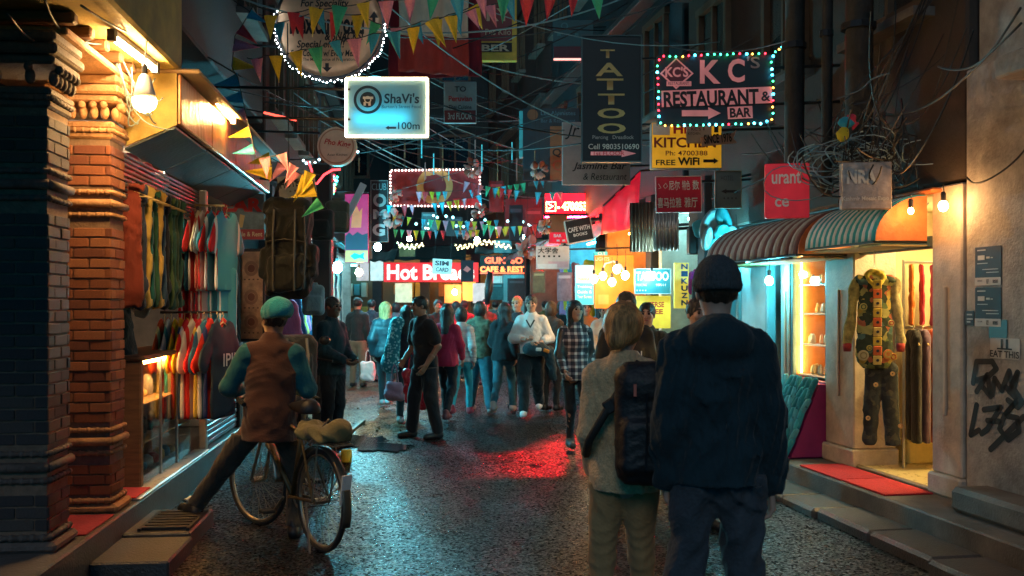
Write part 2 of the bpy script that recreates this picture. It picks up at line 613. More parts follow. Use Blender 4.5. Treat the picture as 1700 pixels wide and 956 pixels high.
SKIN = [pbr(c, 0.5, 0.12, 18, 0.05, 120, name="skin") for c in ((0.45, 0.25, 0.17), (0.30, 0.155, 0.095), (0.52, 0.32, 0.24), (0.22, 0.11, 0.065))]
def hairmat(col): return pbr(col, 0.40, 0.8, 75, 0.9, 220, 0, (1, 1, 0.07), "hair")
HAIR_BLACK = hairmat((0.012, 0.010, 0.010))
HAIR_BROWN = hairmat((0.05, 0.028, 0.015))
HAIR_BLOND = hairmat((0.55, 0.26, 0.09))

BASE = dict(pel=(0, 0, .95), che=(0, 0, 1.27), nek=(0, .012, 1.455), hed=(0, -.012, 1.635),
            sl=(.160, .01, 1.385), el=(.205, .03, 1.12), wl=(.215, -.03, .88),
            sr=(-.160, .01, 1.385), er=(-.205, .03, 1.12), wr=(-.215, -.03, .88),
            hl=(.085, 0, .91), kl=(.10, -.02, .50), al=(.105, .02, .085),
            hr=(-.085, 0, .91), kr=(-.10, -.02, .50), ar=(-.105, .02, .085))
UPPER = ("che", "nek", "hed", "sl", "el", "wl", "sr", "er", "wr")
def person(label, X, Y, yaw=0, H=1.72, z=0.0, pose=None, lean=0, side=0, hyaw=0, hpitch=0, tl=None, tr=None, footyaw=(0, 0),
           top=None, over=None, bottom=None, shoe=None, hair=None, hat=None, skin=0, face=False, fem=False, vx=0.013, group=None, hands=(True, True), fat=1.0,
           sleeve='long', hem=.90, topinf=.020, botinf=.008, hood=False, collar=True, beard=False, glasses=None, curl=(0.5, 0.5), shorts=False, seed=None, foldamp=0.017):
    J = {k: Vector(v) for k, v in BASE.items()}
    if fem:
        for k in ("sl", "sr", "el", "er", "wl", "wr"): J[k].x *= .88
    if pose:
        for k, v in pose.items():
            if v is not None: J[k] = Vector(v)
    if lean or side:
        M = Matrix.Rotation(R(lean), 3, 'X') @ Matrix.Rotation(R(side), 3, 'Y')
        for k in UPPER:
            J[k] = J["pel"] + M @ (J[k] - J["pel"])
    seed = seed if seed is not None else abs(hash(label)) % 9973 if False else sum(ord(c) for c in label) % 9973
    S = H / 1.75
    root = thing("person", label, "person", (X, Y, z), R(yaw), group)
    root.scale = (S, S, S)
    T = Matrix.Identity(3)
    axis = (J["nek"] - J["pel"]).normalized()
    tr_ = 0.90 if fem else 1.0
    tr_ *= fat
    def torso(sd, inf):
        sd.cap(J["nek"] - axis * .07, J["che"], .085 * tr_ + inf, .135 * tr_ + inf, .05, 1.32)
        sd.cap(J["sl"].lerp(J["nek"], .25), J["nek"] - axis * .045, .052 + inf * .7, .066 + inf * .5, .05, 1.0)
        sd.cap(J["sr"].lerp(J["nek"], .25), J["nek"] - axis * .045, .052 + inf * .7, .066 + inf * .5, .05, 1.0)
        if fem:
            sd.cap(J["che"], J["che"].lerp(J["pel"], .55), .128 + inf, .112 + inf, .05, 1.35)
            sd.cap(J["che"].lerp(J["pel"], .55), J["pel"] - axis * .03, .115 + inf, .152 + inf, .06, 1.25)
            sd.ell(J["che"] + Vector((0, -.06, .0)), (.115 + inf, .065 + inf, .08 + inf), None, .06)
        else:
            sd.cap(J["che"], J["pel"], .138 * tr_ + inf, .135 * tr_ + inf, .05, 1.3)
    def arm(sd, s, inf, frac=1.0, k=.05):
        a, e, w = J["s" + s], J["e" + s], J["w" + s]
        m = .9 if fem else 1.0
        sd.cap(a, e, .052 * m + inf * .8, .042 * m + inf, k)
        if frac > 0: sd.cap(e, e.lerp(w, frac), .042 * m + inf, .033 * m + inf * .9, .03)
    def legs(sd, inf, frac=1.0):
        for s in "lr":
            h_, k_, a_ = J["h" + s], J["k" + s], J["a" + s]
            sd.cap(h_, k_, .088 * (1 if not fem else .98) + inf, .060 + inf, .035)
            if frac > 0: sd.cap(k_, k_.lerp(a_, frac), .058 + inf, .044 + inf, .03)
    # --- head frame
    HM = Matrix.Rotation(R(hyaw), 3, 'Z') @ Matrix.Rotation(R(hpitch), 3, 'X')
    hc = J["hed"]
    def HP(x, y, z_): return hc + HM @ Vector((x, y, z_))
    HMn = np.array(HM)
    fh = max(0.005, vx * .55)
    pieces = []
    sd = SDF()
    sd.ell(HP(0, .012, .022), (.077, .096, .094), HMn, .02)
    sd.ell(HP(0, -.022, -.045), (.060, .066, .074), HMn, .03)
    sd.ell(HP(0, -.055, -.092), (.028, .024, .022), HMn, .03)
    sd.cap(HP(0, -.088, .008), HP(0, -.108, -.028), .009, .014, .014)
    for q in (-1, 1):
        sd.ell(HP(q * .076, .012, -.008), (.010, .020, .032), HMn, .008)
        sd.ell(HP(q * .031, -.096, .010), (.019, .014, .012), HMn, .012, True)
        sd.ell(HP(q * .036, -.070, -.022), (.024, .022, .020), HMn, .02)
    sd.ell(HP(0, -.082, -.060), (.026, .012, .007), HMn, .012)
    sd.ell(HP(0, -.088, -.060), (.026, .010, .0025), HMn, .006, True)
    sd.cap(HP(0, .02, -.06), J["nek"] - axis * .04, .050 if not fem else .043, .058 if not fem else .048, .03)
    pieces.append(sd.mesh("head", fh))
    for s, on, cl in (("l", hands[0], curl[0]), ("r", hands[1], curl[1])):
        if not on: continue
        e, w = J["e" + s], J["w" + s]
        d = (w - e).normalized()
        sg = 1 if s == "l" else -1
        fwd = Vector((0, -1, 0)); fwd = (fwd - d * fwd.dot(d))
        if fwd.length < .2: fwd = Vector((-sg, 0, 0)); fwd = fwd - d * fwd.dot(d)
        fwd.normalize()                                     # thumb side
        inn = d.cross(fwd) * (1 if s == "l" else -1); 
        if inn.dot(Vector((-sg, 0, 0))) < 0: inn = -inn      # palm looks to the body
        inn.normalize()
        hd = SDF()
        hd.cap(e.lerp(w, .55), w, .040, .027, .01)
        pc = w + d * .045
        for t_ in (-.026, -.009, .009, .026):
            hd.cap(w + fwd * t_ * .7, w + d * .085 + fwd * t_, .013, .0125, .012)
        for i, t_ in enumerate((.031, .011, -.010, -.029)):
            ln = (.074, .082, .076, .060)[i]
            k0 = w + d * .088 + fwd * t_
            a1 = cl * .9
            d1 = d * math.cos(a1) + inn * math.sin(a1)
            d2 = d * math.cos(a1 * 2.1) + inn * math.sin(a1 * 2.1)
            k1 = k0 + d1 * ln * .52; k2 = k1 + d2 * ln * .5
            hd.cap(k0, k1, .0095, .0085, .006); hd.cap(k1, k2, .0085, .0072, .003)
        tb = w + d * .025 + fwd * .026
        t1 = tb + (d * .7 + fwd * .6 + inn * .25).normalized() * .040
        t2 = t1 + (d * .9 + fwd * .15 + inn * (.2 + cl * .5)).normalized() * .034
        hd.cap(tb, t1, .014, .0105, .01); hd.cap(t1, t2, .0105, .008, .004)
        pieces.append(hd.mesh("hand", max(.0045, vx * .42)))
    core = SDF()
    torso(core, -.012)
    for s in "lr": arm(core, s, -.004, .97)
    legs(core, -.010)
    pieces.append(core.mesh("core", max(.016, vx * 1.3)))
    V, Fq, off = [], [], 0
    for pc in pieces:
        if pc is None: continue
        V.append(pc[0]); Fq.append(pc[1] + off); off += len(pc[0])
    link("body", np_mesh("body", np.concatenate(V), np.concatenate(Fq)), SKIN[skin], root)
    # --- trousers
    if bottom is not None:
        b = SDF()
        b.cap(J["pel"] + axis * .05, J["pel"] - axis * .03, .122 * tr_ + botinf * .5, .136 * fat + botinf, .05, 1.25)
        legs(b, botinf, 0.0 if shorts else .96)
        if foldamp: b.folds(foldamp * .6, 30, seed + 3, .35).folds(foldamp * .35, 75, seed + 4, .9)
        b.cut(J["pel"] + axis * (min(.075, (over[2] if over else hem) - .95 + .035) if top is not None else .075), axis)
        b.build("trousers", bottom, root, vx)
    # --- shoes
    if shoe is not None:
        for i, s in enumerate("lr"):
            a, k_ = J["a" + s], J["k" + s]
            dwn = (a - k_).normalized()
            fy_ = R(footyaw[i])
            f = Vector((math.sin(fy_) , -math.cos(fy_), 0))
            tgt = tl if s == "l" else tr
            toe = Vector(tgt) if tgt is not None else a + f * .165 + Vector((0, 0, -.055))
            heel = a - f * .035 + Vector((0, 0, -.045))
            sh = SDF()
            sh.cap(heel, toe, .043, .040, .03, 1.0)
            sh.cap(a + Vector((0, 0, .02)), heel.lerp(toe, .3), .047, .045, .04)
            zb = min(heel.z, toe.z) - .032
            if tgt is None: sh.cut((0, 0, zb), (0, 0, -1))
            sh.build("shoe", shoe, root, max(.007, vx * .7))
    # --- shirt, jacket
    layers = []
    if top is not None: layers.append(("top", top, sleeve, hem, topinf))
    if over is not None: layers.append(("jacket", over[0], over[1], over[2], over[3]))
    for nm, mt, slv, hm, inf in layers:
        t = SDF()
        torso(t, inf)
        if hm < .88:
            t.cap(J["pel"], J["pel"] - axis * (.93 - hm + .04), .145 * tr_ + inf, .160 * tr_ + inf, .05, 1.2)
        if foldamp: t.folds(foldamp * .8, 22, seed, .5)
        t.cut(J["pel"] + axis * (hm - .95), -axis)
        for s in "lr":
            fr = {"long": .97, "short": 0.0, "elbow": .15, "push": .55}.get(slv, .97)
            if slv == "none": continue
            if slv == "short":
                a_, e_ = J["s" + s], J["e" + s]
                t.cap(a_, a_.lerp(e_, .68), .054 + inf, .056 + inf, .05)
            else: arm(t, s, inf, fr)
        if foldamp: t.folds(foldamp * .5, 70, seed + 9, .9)
        if collar:
            t.cap(J["nek"] - axis * .03, J["nek"] + axis * .035, .066 + inf * .5, .060 + inf * .5, .03)
            t.ell(J["nek"] + axis * .075 + Vector((0, -.012, 0)), (.056, .062, .05), None, .01, True)
        if hood:
            t.ell(J["nek"] + Vector((0, .075, -.015)), (.125, .065, .085), None, .04)
            t.cap(J["nek"] + Vector((.09, .0, .0)), J["nek"] + Vector((-.09, 0, .0)), .042, .042, .04)
        t.build(nm if nm == "jacket" else "shirt", mt, root, vx)
    # --- hair
    if hair is not None:
        style, hm_ = hair
        hr = SDF()
        hr.ell(HP(0, .018, .028), (.088, .104, .100), HMn, .02)
        if style == "bun":
            hr.ell(HP(0, .022, .012), (.094, .114, .106), HMn, .03)
            hr.ell(HP(.01, .105, -.055), (.052, .045, .05), HMn, .035)
        if style == "long":
            hr.cap(HP(0, .04, .0), HP(0, .075, -.30), .088, .075, .05, 1.3)
            hr.cap(HP(.06, .01, 0), HP(.075, .02, -.22), .040, .036, .04)
            hr.cap(HP(-.06, .01, 0), HP(-.075, .02, -.22), .040, .036, .04)
        if style == "bob":
            hr.ell(HP(0, .03, -.03), (.098, .095, .12), HMn, .03)
        if style == "tuft":
            hr.ell(HP(0, -.02, .095), (.06, .06, .04), HMn, .03)
        hr.folds(.006, 70, seed + 5, .2).folds(.004, 300, seed + 6, .08)
        hr.ell(HP(0, -.115, -.06), (.078 if style != "long" else .066, .085, .118), HMn, .012, True)
        if style in ("short", "tuft"):
            hr.cut(HP(0, 0, -.075), tuple(HM @ Vector((0, -.35, -1))))
        hr.build("hair", hm_, root, max(.006, vx * .7))
    if hat is not None:
        style, hm_ = hat
        ht = SDF()
        if style == "beanie":
            ht.ell(HP(0, .022, .045), (.094, .113, .100), HMn, .02)
            ht.ribs(HP(0, .02, 0), 44, .0022)
            ht.cut(HP(0, 0, .0), tuple(HM @ Vector((0, .12, -1))))
            ht.build("beanie", hm_, root, max(.006, vx * .6))
            bd = SDF()
            bd.ell(HP(0, .020, .022), (.0985, .118, .060), HMn, .02).ribs(HP(0, .02, 0), 44, .0026)
            bd.cut(HP(0, 0, -.012), tuple(HM @ Vector((0, .12, -1))))
            bd.cut(HP(0, 0, .040), tuple(HM @ Vector((0, -.12, 1))))
            bd.build("beanie_cuff", hm_, root, max(.006, vx * .6))
        elif style == "slouch":
            ht.ell(HP(0, .022, .045), (.096, .115, .095), HMn, .02)
            ht.ell(HP(.0, .105, .070), (.096, .092, .086), HMn, .05)
            ht.folds(.008, 40, seed, .6)
            ht.cut(HP(0, 0, .0), tuple(HM @ Vector((0, .10, -1))))
            ht.build("cap", hm_, root, max(.006, vx * .6))
        else:
            ht.ell(HP(0, .015, .05), (.091, .110, .085), HMn, .02)
            ht.cut(HP(0, 0, .03), tuple(HM @ Vector((0, 0, -1))))
            ht.ell(HP(0, -.13, .040), (.07, .075, .012), HMn, .01)
            ht.build("cap", hm_, root, max(.006, vx * .6))
    if face:
        eb = MB()
        for q in (-1, 1):
            MB().ball(HP(q * .031, -.085, .009), .0125, 8, 6).build("eye", EYEM, root, True)
            b_ = MB()
            b_.tube([HP(q * .016, -.096, .030), HP(q * .034, -.094, .036), HP(q * .052, -.080, .030)], .0052, 5)
            b_.build("eyebrow", HAIR_BLACK, root, True)
        MB().tube([HP(-.026, -.084, -.060), HP(-.010, -.094, -.058), HP(.010, -.094, -.058), HP(.026, -.084, -.060)], .0055, 6).build("lips", LIPM, root, True)
    if beard:
        bd = SDF()
        bd.ell(HP(0, -.030, -.070), (.062, .066, .055), HMn, .02)
        bd.ell(HP(0, -.10, -.055), (.03, .03, .018), HMn, .01, True)
        bd.folds(.004, 90, seed, 1)
        bd.build("beard", HAIR_BLACK, root, .007)
    if glasses:
        g = MB()
        for q in (-1, 1):
            pts = [HP(q * .033 + .022 * math.cos(a), -.107, .008 + .016 * math.sin(a)) for a in np.linspace(0, 6.2832, 13)]
            g.tube(pts, .0028, 4, False)
            g.tube([HP(q * .056, -.105, .012), HP(q * .080, .0, .012)], .0028, 4)
        g.tube([HP(-.012, -.109, .010), HP(.012, -.109, .010)], .0026, 4)
        g.build("glasses", BLACK, root)
    root["J"] = 0
    del root["J"]
    return root, J
EYEM = plain((0.02, 0.015, 0.012), 0.2, name="eye")
LIPM = plain((0.30, 0.10, 0.085), 0.45, name="lips")
def world_pt(root, p):
    bpy.context.view_layer.update()
    return root.matrix_world @ Vector(p)
# ------------------------------------------------------------------ street surface
def asphalt():
    m, t, p = nodes_of("wet_asphalt")
    tc = t.nodes.new("ShaderNodeTexCoord")
    big = t.nodes.new("ShaderNodeTexNoise"); big.inputs["Scale"].default_value = 0.55; big.inputs["Detail"].default_value = 7; big.inputs["Roughness"].default_value = 0.6
    fine = t.nodes.new("ShaderNodeTexVoronoi"); fine.inputs["Scale"].default_value = 62; fine.feature = 'F1'
    fine2 = t.nodes.new("ShaderNodeTexNoise"); fine2.inputs["Scale"].default_value = 140; fine2.inputs["Detail"].default_value = 3
    for n in (big, fine, fine2): t.links.new(tc.outputs["Object"], n.inputs["Vector"])
    cr = t.nodes.new("ShaderNodeValToRGB")
    cr.color_ramp.elements[0].color = (0.003, 0.004, 0.006, 1); cr.color_ramp.elements[1].color = (0.011, 0.012, 0.014, 1)
    cr.color_ramp.elements[0].position = 0.3; cr.color_ramp.elements[1].position = 0.75
    t.links.new(big.outputs[0], cr.inputs[0])
    # muddy strip along the left edge of the lane
    sp = t.nodes.new("ShaderNodeSeparateXYZ"); t.links.new(tc.outputs["Object"], sp.inputs[0])
    mud = t.nodes.new("ShaderNodeTexNoise"); mud.inputs["Scale"].default_value = 2.2; mud.inputs["Detail"].default_value = 9; mud.inputs["Roughness"].default_value = 0.7
    t.links.new(tc.outputs["Object"], mud.inputs["Vector"])
    def rng_(src, a, b):
        m_ = t.nodes.new("ShaderNodeMapRange"); m_.inputs[1].default_value = a; m_.inputs[2].default_value = b; t.links.new(src, m_.inputs[0]); return m_.outputs[0]
    def mth(op, a, b):
        m_ = t.nodes.new("ShaderNodeMath"); m_.operation = op
        for i_, q_ in ((0, a), (1, b)):
            if isinstance(q_, (int, float)): m_.inputs[i_].default_value = q_
            else: t.links.new(q_, m_.inputs[i_])
        return m_.outputs[0]
    mk = mth('MULTIPLY', mth('MULTIPLY', rng_(sp.outputs[0], -0.6, -1.7), rng_(sp.outputs[1], 10.8, 12.6)), rng_(sp.outputs[1], 24.0, 18.0))
    mk = rng_(mth('ADD', mk, mud.outputs[0]), 0.95, 1.15)
    md = t.nodes.new("ShaderNodeValToRGB"); md.color_ramp.elements[0].color = (0.02, 0.012, 0.008, 1); md.color_ramp.elements[1].color = (0.16, 0.085, 0.04, 1); md.color_ramp.elements[0].position = .35; md.color_ramp.elements[1].position = .65
    t.links.new(mud.outputs[0], md.inputs[0])
    mx_ = t.nodes.new("ShaderNodeMix"); mx_.data_type = 'RGBA'; t.links.new(mk, mx_.inputs[0]); t.links.new(cr.outputs[0], mx_.inputs[6]); t.links.new(md.outputs[0], mx_.inputs[7])
    cs = t.nodes.new("ShaderNodeSeparateColor"); t.links.new(fine.outputs["Color"], cs.inputs[0])
    stone = mth('POWER', cs.outputs[0], 2.2)                    # a few pale worn stones among the black binder
    pm = t.nodes.new("ShaderNodeMix"); pm.data_type = 'RGBA'; t.links.new(mth("MULTIPLY", stone, 0.05), pm.inputs[0]); t.links.new(mx_.outputs[2], pm.inputs[6]); pm.inputs[7].default_value = (0.16, 0.17, 0.18, 1)
    t.links.new(pm.outputs[2], p.inputs["Base Color"])
    t.links.new(mth('MULTIPLY', mth('POWER', cs.outputs[1], 2.5), 0.9), p.inputs["Specular IOR Level"])
    mr = t.nodes.new("ShaderNodeMapRange"); mr.inputs[1].default_value = 0.35; mr.inputs[2].default_value = 0.7; mr.inputs[3].default_value = 0.16; mr.inputs[4].default_value = 0.30
    t.links.new(big.outputs[0], mr.inputs[0])
    pdn = t.nodes.new("ShaderNodeTexNoise"); pdn.inputs["Scale"].default_value = 0.8; pdn.inputs["Detail"].default_value = 5; pdn.inputs["Distortion"].default_value = 0.6
    t.links.new(tc.outputs["Object"], pdn.inputs["Vector"])
    wet = rng_(pdn.outputs[0], 0.66, 0.72)
    dry = mth('SUBTRACT', 1.0, wet)
    t.links.new(mth('ADD', mth('MULTIPLY', mth('ADD', mr.outputs[0], mth('MULTIPLY', cs.outputs[2], 0.28)), dry), mth('MULTIPLY', wet, 0.05)), p.inputs["Roughness"])
    ad = t.nodes.new("ShaderNodeMath"); ad.operation = 'ADD'
    t.links.new(fine.outputs[0], ad.inputs[0]); t.links.new(fine2.outputs[0], ad.inputs[1])
    bp = t.nodes.new("ShaderNodeBump"); bp.inputs["Strength"].default_value = 0.9; bp.inputs["Distance"].default_value = 0.0031
    t.links.new(mth('MULTIPLY', ad.outputs[0], dry), bp.inputs["Height"]); t.links.new(bp.outputs[0], p.inputs["Normal"])
    return m
ASPHALT = asphalt()
bm = MB()
nx, ny = 60, 90
gx = lambda i: -30 + 60 * i / nx
gy = lambda j: -8 + 60 * j / ny
def gz(x, y):
    return 0.012 * math.sin(x * 1.7 + 0.6 * y) * math.sin(0.9 * y + 0.3) * (1 if abs(x) < 4 else 0.2)
bm.add([(gx(i), gy(j), gz(gx(i), gy(j)) - 0.012) for i in range(nx + 1) for j in range(ny + 1)],
       [(i * (ny + 1) + j, (i + 1) * (ny + 1) + j, (i + 1) * (ny + 1) + j + 1, i * (ny + 1) + j + 1) for i in range(nx) for j in range(ny)])
road = bm.build("road", ASPHALT, smooth=True)
road["kind"] = "structure"
DIRT = pbr((0.085, 0.05, 0.028), 0.45, 0.6, 3.5, 0.6, 22, name="packed_dirt", dirt=0.5)
WATER = plain((0.008, 0.010, 0.012), 0.03, name="puddle_water")
def blob(name, cx, cy, rx, ry, z, mat, seed, n=40, rot=0.0, jag=0.3):
    g = random.Random(seed)
    ph = [g.uniform(0, 6.28) for _ in range(4)]
    pts = []
    for k in range(n):
        a = 2 * math.pi * k / n
        r = 1 + jag * (0.5 * math.sin(2 * a + ph[0]) + 0.35 * math.sin(3 * a + ph[1]) + 0.25 * math.sin(5 * a + ph[2]) + 0.2 * math.sin(9 * a + ph[3]) + 0.14 * math.sin(17 * a + ph[0]) + 0.1 * math.sin(29 * a + ph[1]))
        x, y = rx * r * math.cos(a), ry * r * math.sin(a)
        pts.append((cx + x * math.cos(rot) - y * math.sin(rot), cy + x * math.sin(rot) + y * math.cos(rot), z))
    o = MB().add(pts, [tuple(range(n))]).build(name, mat)
    o["kind"] = "structure"
    return o
p = W(610, 690, 14)
pd = W(612, 733, 11.7)
blob("puddle", pd.x, 11.55, 0.40, 0.55, 0.009, WATER, 5, 110, 0.3, 0.55)
# broken lumps of earth and litter on the dirt strip
rb = MB()
for i in range(70):
    y = random.uniform(12.4, 19); x = random.uniform(-2.9, -1.1 - (y - 11) * .02)
    s = random.uniform(.006, .02)
    rb.box((x, y, s * .3 + .005), (s * random.uniform(1, 2.4), s * random.uniform(1, 2), s), (random.random(), random.random(), random.random() * 3), s * .3)
ro = rb.build("rubble", pbr((0.11, 0.075, 0.045), .8, .5, 20, .3, 60, name="rubble"))
tag(ro, "lumps of earth and rubble strewn along the muddy edge", "rubble", kind="stuff")

CONC = pbr((0.17, 0.155, 0.135), 0.62, 0.4, 4, 0.35, 60, name="concrete", dirt=0.55)
CONCD = pbr((0.075, 0.075, 0.075), 0.4, 0.4, 4, 0.35, 60, name="dark_concrete", dirt=0.6)
def sbox(name, frame, lo, hi, mat, kind="structure", ch=0.012, parent=None):
    c = [(a + b) / 2 for a, b in zip(lo, hi)]
    d = [b - a for a, b in zip(lo, hi)]
    o = MB().box((0, 0, 0), d, None, ch).build(name, mat, parent)
    if parent is None:
        o.matrix_world = frame @ Matrix.Translation(c)
        if kind: o["kind"] = kind
    else: o.location = c
    return o
# left plinth and stone step
PLINTH = pbr((0.15, 0.14, 0.13), 0.4, 0.4, 5, 0.2, 50, name="stone_plinth", dirt=0.5)
sbox("pavement", LF, (-3.2, 1.0, -0.1), (0.0, 13.2, 0.24), PLINTH)
sbox("pavement", LF, (0.0, 5.9, -0.1), (0.46, 6.55, 0.09), CONCD)
sbox("pavement", LF, (0.0, 6.57, -0.1), (0.44, 7.35, 0.11), CONCD)
sbox("pavement", LF, (-3.2, 13.22, -0.1), (-0.02, 34, 0.12), CONC)
# right pavement: step and broken kerb
sbox("pavement", RF, (-0.50, 4.4, -0.1), (3.2, 12.2, 0.20), CONC)
sbox("pavement", RF, (-0.02, 12.22, -0.1), (3.2, 32, 0.14), CONC)
kb = 3.2
for i in range(13):
    L = random.uniform(.55, .8)
    w = random.uniform(.80, .92)
    sbox("kerb", RF, (-w, kb, -.1), (-.505, kb + L - .012, .065 + random.uniform(-.012, .012)), CONCD, ch=.025)
    kb += L

# ------------------------------------------------------------------ brick columns of the left porch
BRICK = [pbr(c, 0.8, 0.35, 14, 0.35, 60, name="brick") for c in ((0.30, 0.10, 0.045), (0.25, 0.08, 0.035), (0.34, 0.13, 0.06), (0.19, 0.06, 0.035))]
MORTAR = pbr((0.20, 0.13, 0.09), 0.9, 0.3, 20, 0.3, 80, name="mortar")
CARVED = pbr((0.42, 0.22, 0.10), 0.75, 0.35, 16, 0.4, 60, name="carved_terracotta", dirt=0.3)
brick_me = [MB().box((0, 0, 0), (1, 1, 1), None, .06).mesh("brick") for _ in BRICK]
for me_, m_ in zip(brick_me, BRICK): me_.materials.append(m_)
GREYB = [pbr(c, 0.7, 0.35, 14, 0.35, 60, name="shade_toned_brick") for c in ((0.085, 0.07, 0.065), (0.07, 0.06, 0.06), (0.10, 0.08, 0.07), (0.06, 0.05, 0.05))]  # grey-brown bricks, darkened to put the near column's shade into their colour
def rope(x0, x1, y0, y1, z, r, tw=.055):
    """twisted band round the front and street side of a column"""
    b = MB()
    def run(p0, p1, nrm):
        L = (Vector(p1) - Vector(p0)).length
        n = max(2, int(L / tw))
        d = (Vector(p1) - Vector(p0)) / n
        for i in range(n):
            a = Vector(p0) + d * (i + .5)
            b.ball(a, r * 1.05, 7, 5, (1, 1, 1.0))
        b.tube([p0, p1], r * .82, 7)
    run((x0, y0, z), (x1, y0, z), (0, -1, 0)); run((x1, y0, z), (x1, y1, z), (1, 0, 0))
    return b
def brick_column(label, x0, x1, y0, y1, ztop, cap_mat, bricks=None):
    t = thing("brick_column", label, "column", (0, 0, 0), 0, "brick columns of the porch", LF)
    MB().box(((x0 + x1) / 2, (y0 + y1) / 2, (ztop + .24) / 2), (x1 - x0 - .02, y1 - y0 - .02, ztop - .24)).build("mortar_core", MORTAR, t)
    ch = .068; z = .36; row = 0
    gap = ((.60, .83), (2.17, 2.40))
    while z + ch < ztop:
        if not any(z + ch > a and z < b for a, b in gap):
            for face in (0, 1):
                L = (x1 - x0) if face == 0 else (y1 - y0)
                bl = .205
                s = -(row % 2) * bl / 2
                while s < L - .01:
                    a, b_ = max(0, s), min(L, s + bl)
                    s += bl
                    if b_ - a < .03: continue
                    c = (a + b_) / 2; w = b_ - a - .009
                    pr = random.uniform(-.004, .004)
                    k = random.randrange(4)
                    if face == 0: lc, scl = (x0 + c, y0 + .023 - pr, z + ch / 2), (w, .05, ch - .010)
                    else: lc, scl = (x1 - .023 + pr, y0 + c, z + ch / 2), (.05, w, ch - .010)
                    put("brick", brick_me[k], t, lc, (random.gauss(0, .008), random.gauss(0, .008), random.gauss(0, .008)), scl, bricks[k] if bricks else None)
        z += ch; row += 1
    for za in (.64, .79, 2.21, 2.36): rope(x0, x1, y0, y1, za, .019).build("rope_band", cap_mat, t, True)
    for za in (.715, 2.285):
        b = MB()
        b.tube([(x0, y0 - .004, za), (x1 + .004, y0 - .004, za)], .028, 8); b.tube([(x1 + .004, y0 - .004, za), (x1 + .004, y1, za)], .028, 8)
        b.build("torus_band", cap_mat, t, True)
    rope(x0, x1, y0, y1, .325, .021).build("rope_band", cap_mat, t, True)
    MB().box(((x0 + x1) / 2 + .02, (y0 + y1) / 2, .27), (x1 - x0 + .05, y1 - y0 + .04, .06), None, .02).build("base", cap_mat, t)
    # carved capital
    for i, (za, e, hh) in enumerate(((2.735, .010, .05), (2.80, .018, .05), (2.97, .045, .05), (3.03, .065, .06), (3.10, .055, .06))):
        MB().box(((x0 + x1) / 2, (y0 + y1) / 2, za), (x1 - x0 + 2 * e, y1 - y0 + 2 * e, hh), None, .014).build("capital_slab", cap_mat, t)
    rope(x0 - .015, x1 + .015, y0 - .015, y1, 2.765, .018, .05).build("scallop_band", cap_mat, t, True)
    n = 5
    for face in (0, 1):
        for i in range(n):
            f = (i + .5) / n
            lv = MB()
            if face == 0: cx, cyy, ox, oy = x0 + f * (x1 - x0), y0 - .018, 0, -1
            else: cx, cyy, ox, oy = x1 + .018, y0 + f * (y1 - y0), 1, 0
            lv.ball((cx, cyy, 2.88), .030, 8, 6, (1, 1, 1.5))
            lv.ball((cx + ox * .03, cyy + oy * .03, 2.925), .026, 8, 6)
            lv.build("carved_leaf", cap_mat, t, True)
    return t
brick_column("dark brick column nearest the camera with two rope bands", -1.0, -.105, 5.55, 5.90, 2.72, pbr((0.13, 0.10, 0.085), 0.75, 0.35, 16, 0.4, 60, name="shade_toned_carving", dirt=0.3), GREYB)  # carving toned dark as well, for the shade on this column
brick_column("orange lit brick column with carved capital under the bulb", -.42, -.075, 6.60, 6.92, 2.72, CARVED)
sbox("porch_mat", LF, (-.55, 5.95, .242), (-.03, 6.52, .252), fabric((.30, .02, .02)), None)
tag(bpy.data.objects["porch_mat"], "dark red mat between the two brick columns", "mat")
# dark board between the columns (rolled door panel)
o = sbox("door_panel", LF, (-.50, 6.16, .60), (-.43, 6.30, 2.7), plain((.02, .025, .03), .5), None)
tag(o, "dark narrow door panel standing between the brick columns", "door panel")

# ------------------------------------------------------------------ houses
YELLOW = pbr((0.42, 0.30, 0.075), 0.7, 0.3, 5, 0.2, 60, name="ochre_plaster", dirt=0.35)
PALE = pbr((0.42, 0.40, 0.37), 0.8, 0.3, 6, 0.45, 40, name="grey_plaster", dirt=0.5)
BROWN = pbr((0.055, 0.042, 0.034), 0.8, 0.35, 4, 0.3, 50, name="brown_plaster", dirt=0.4)
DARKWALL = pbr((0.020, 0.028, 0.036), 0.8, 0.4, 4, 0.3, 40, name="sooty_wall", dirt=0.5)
BRICKWALL = pbr((0.07, 0.024, 0.020), 0.85, 0.5, 9, 0.4, 40, name="red_brick_wall", dirt=0.4)
WINGLASS = plain((0.01, 0.014, 0.018), 0.12, name="dark_window_glass")
FRAMEM = pbr((0.10, 0.06, 0.035), 0.6, 0.3, 8, 0.1, 40, name="window_timber")
def window(par, frame_x, y, z, w, h, sgn):
    """sgn: +1 looks to +X; frame, two panes, sill"""
    o = MB()
    x = frame_x
    o.box((x, y - w / 2, z), (.10, .08, h)); o.box((x, y + w / 2, z), (.10, .08, h)); o.box((x, y, z + h / 2 + .02), (.11, w + .16, .09)); o.box((x, y, z - h / 2 - .02), (.11, w + .16, .09)); o.box((x, y, z), (.07, .05, h))
    f = o.build("window", FRAMEM, par)
    for q in (-1, 1):
        MB().box((x - sgn * .03, y + q * w / 4, z), (.02, w / 2 - .06, h - .02)).build("pane", WINGLASS, f)
    MB().box((x + sgn * .05, y, z - h / 2 - .10), (.22, w + .3, .07)).build("sill", CONC, f)
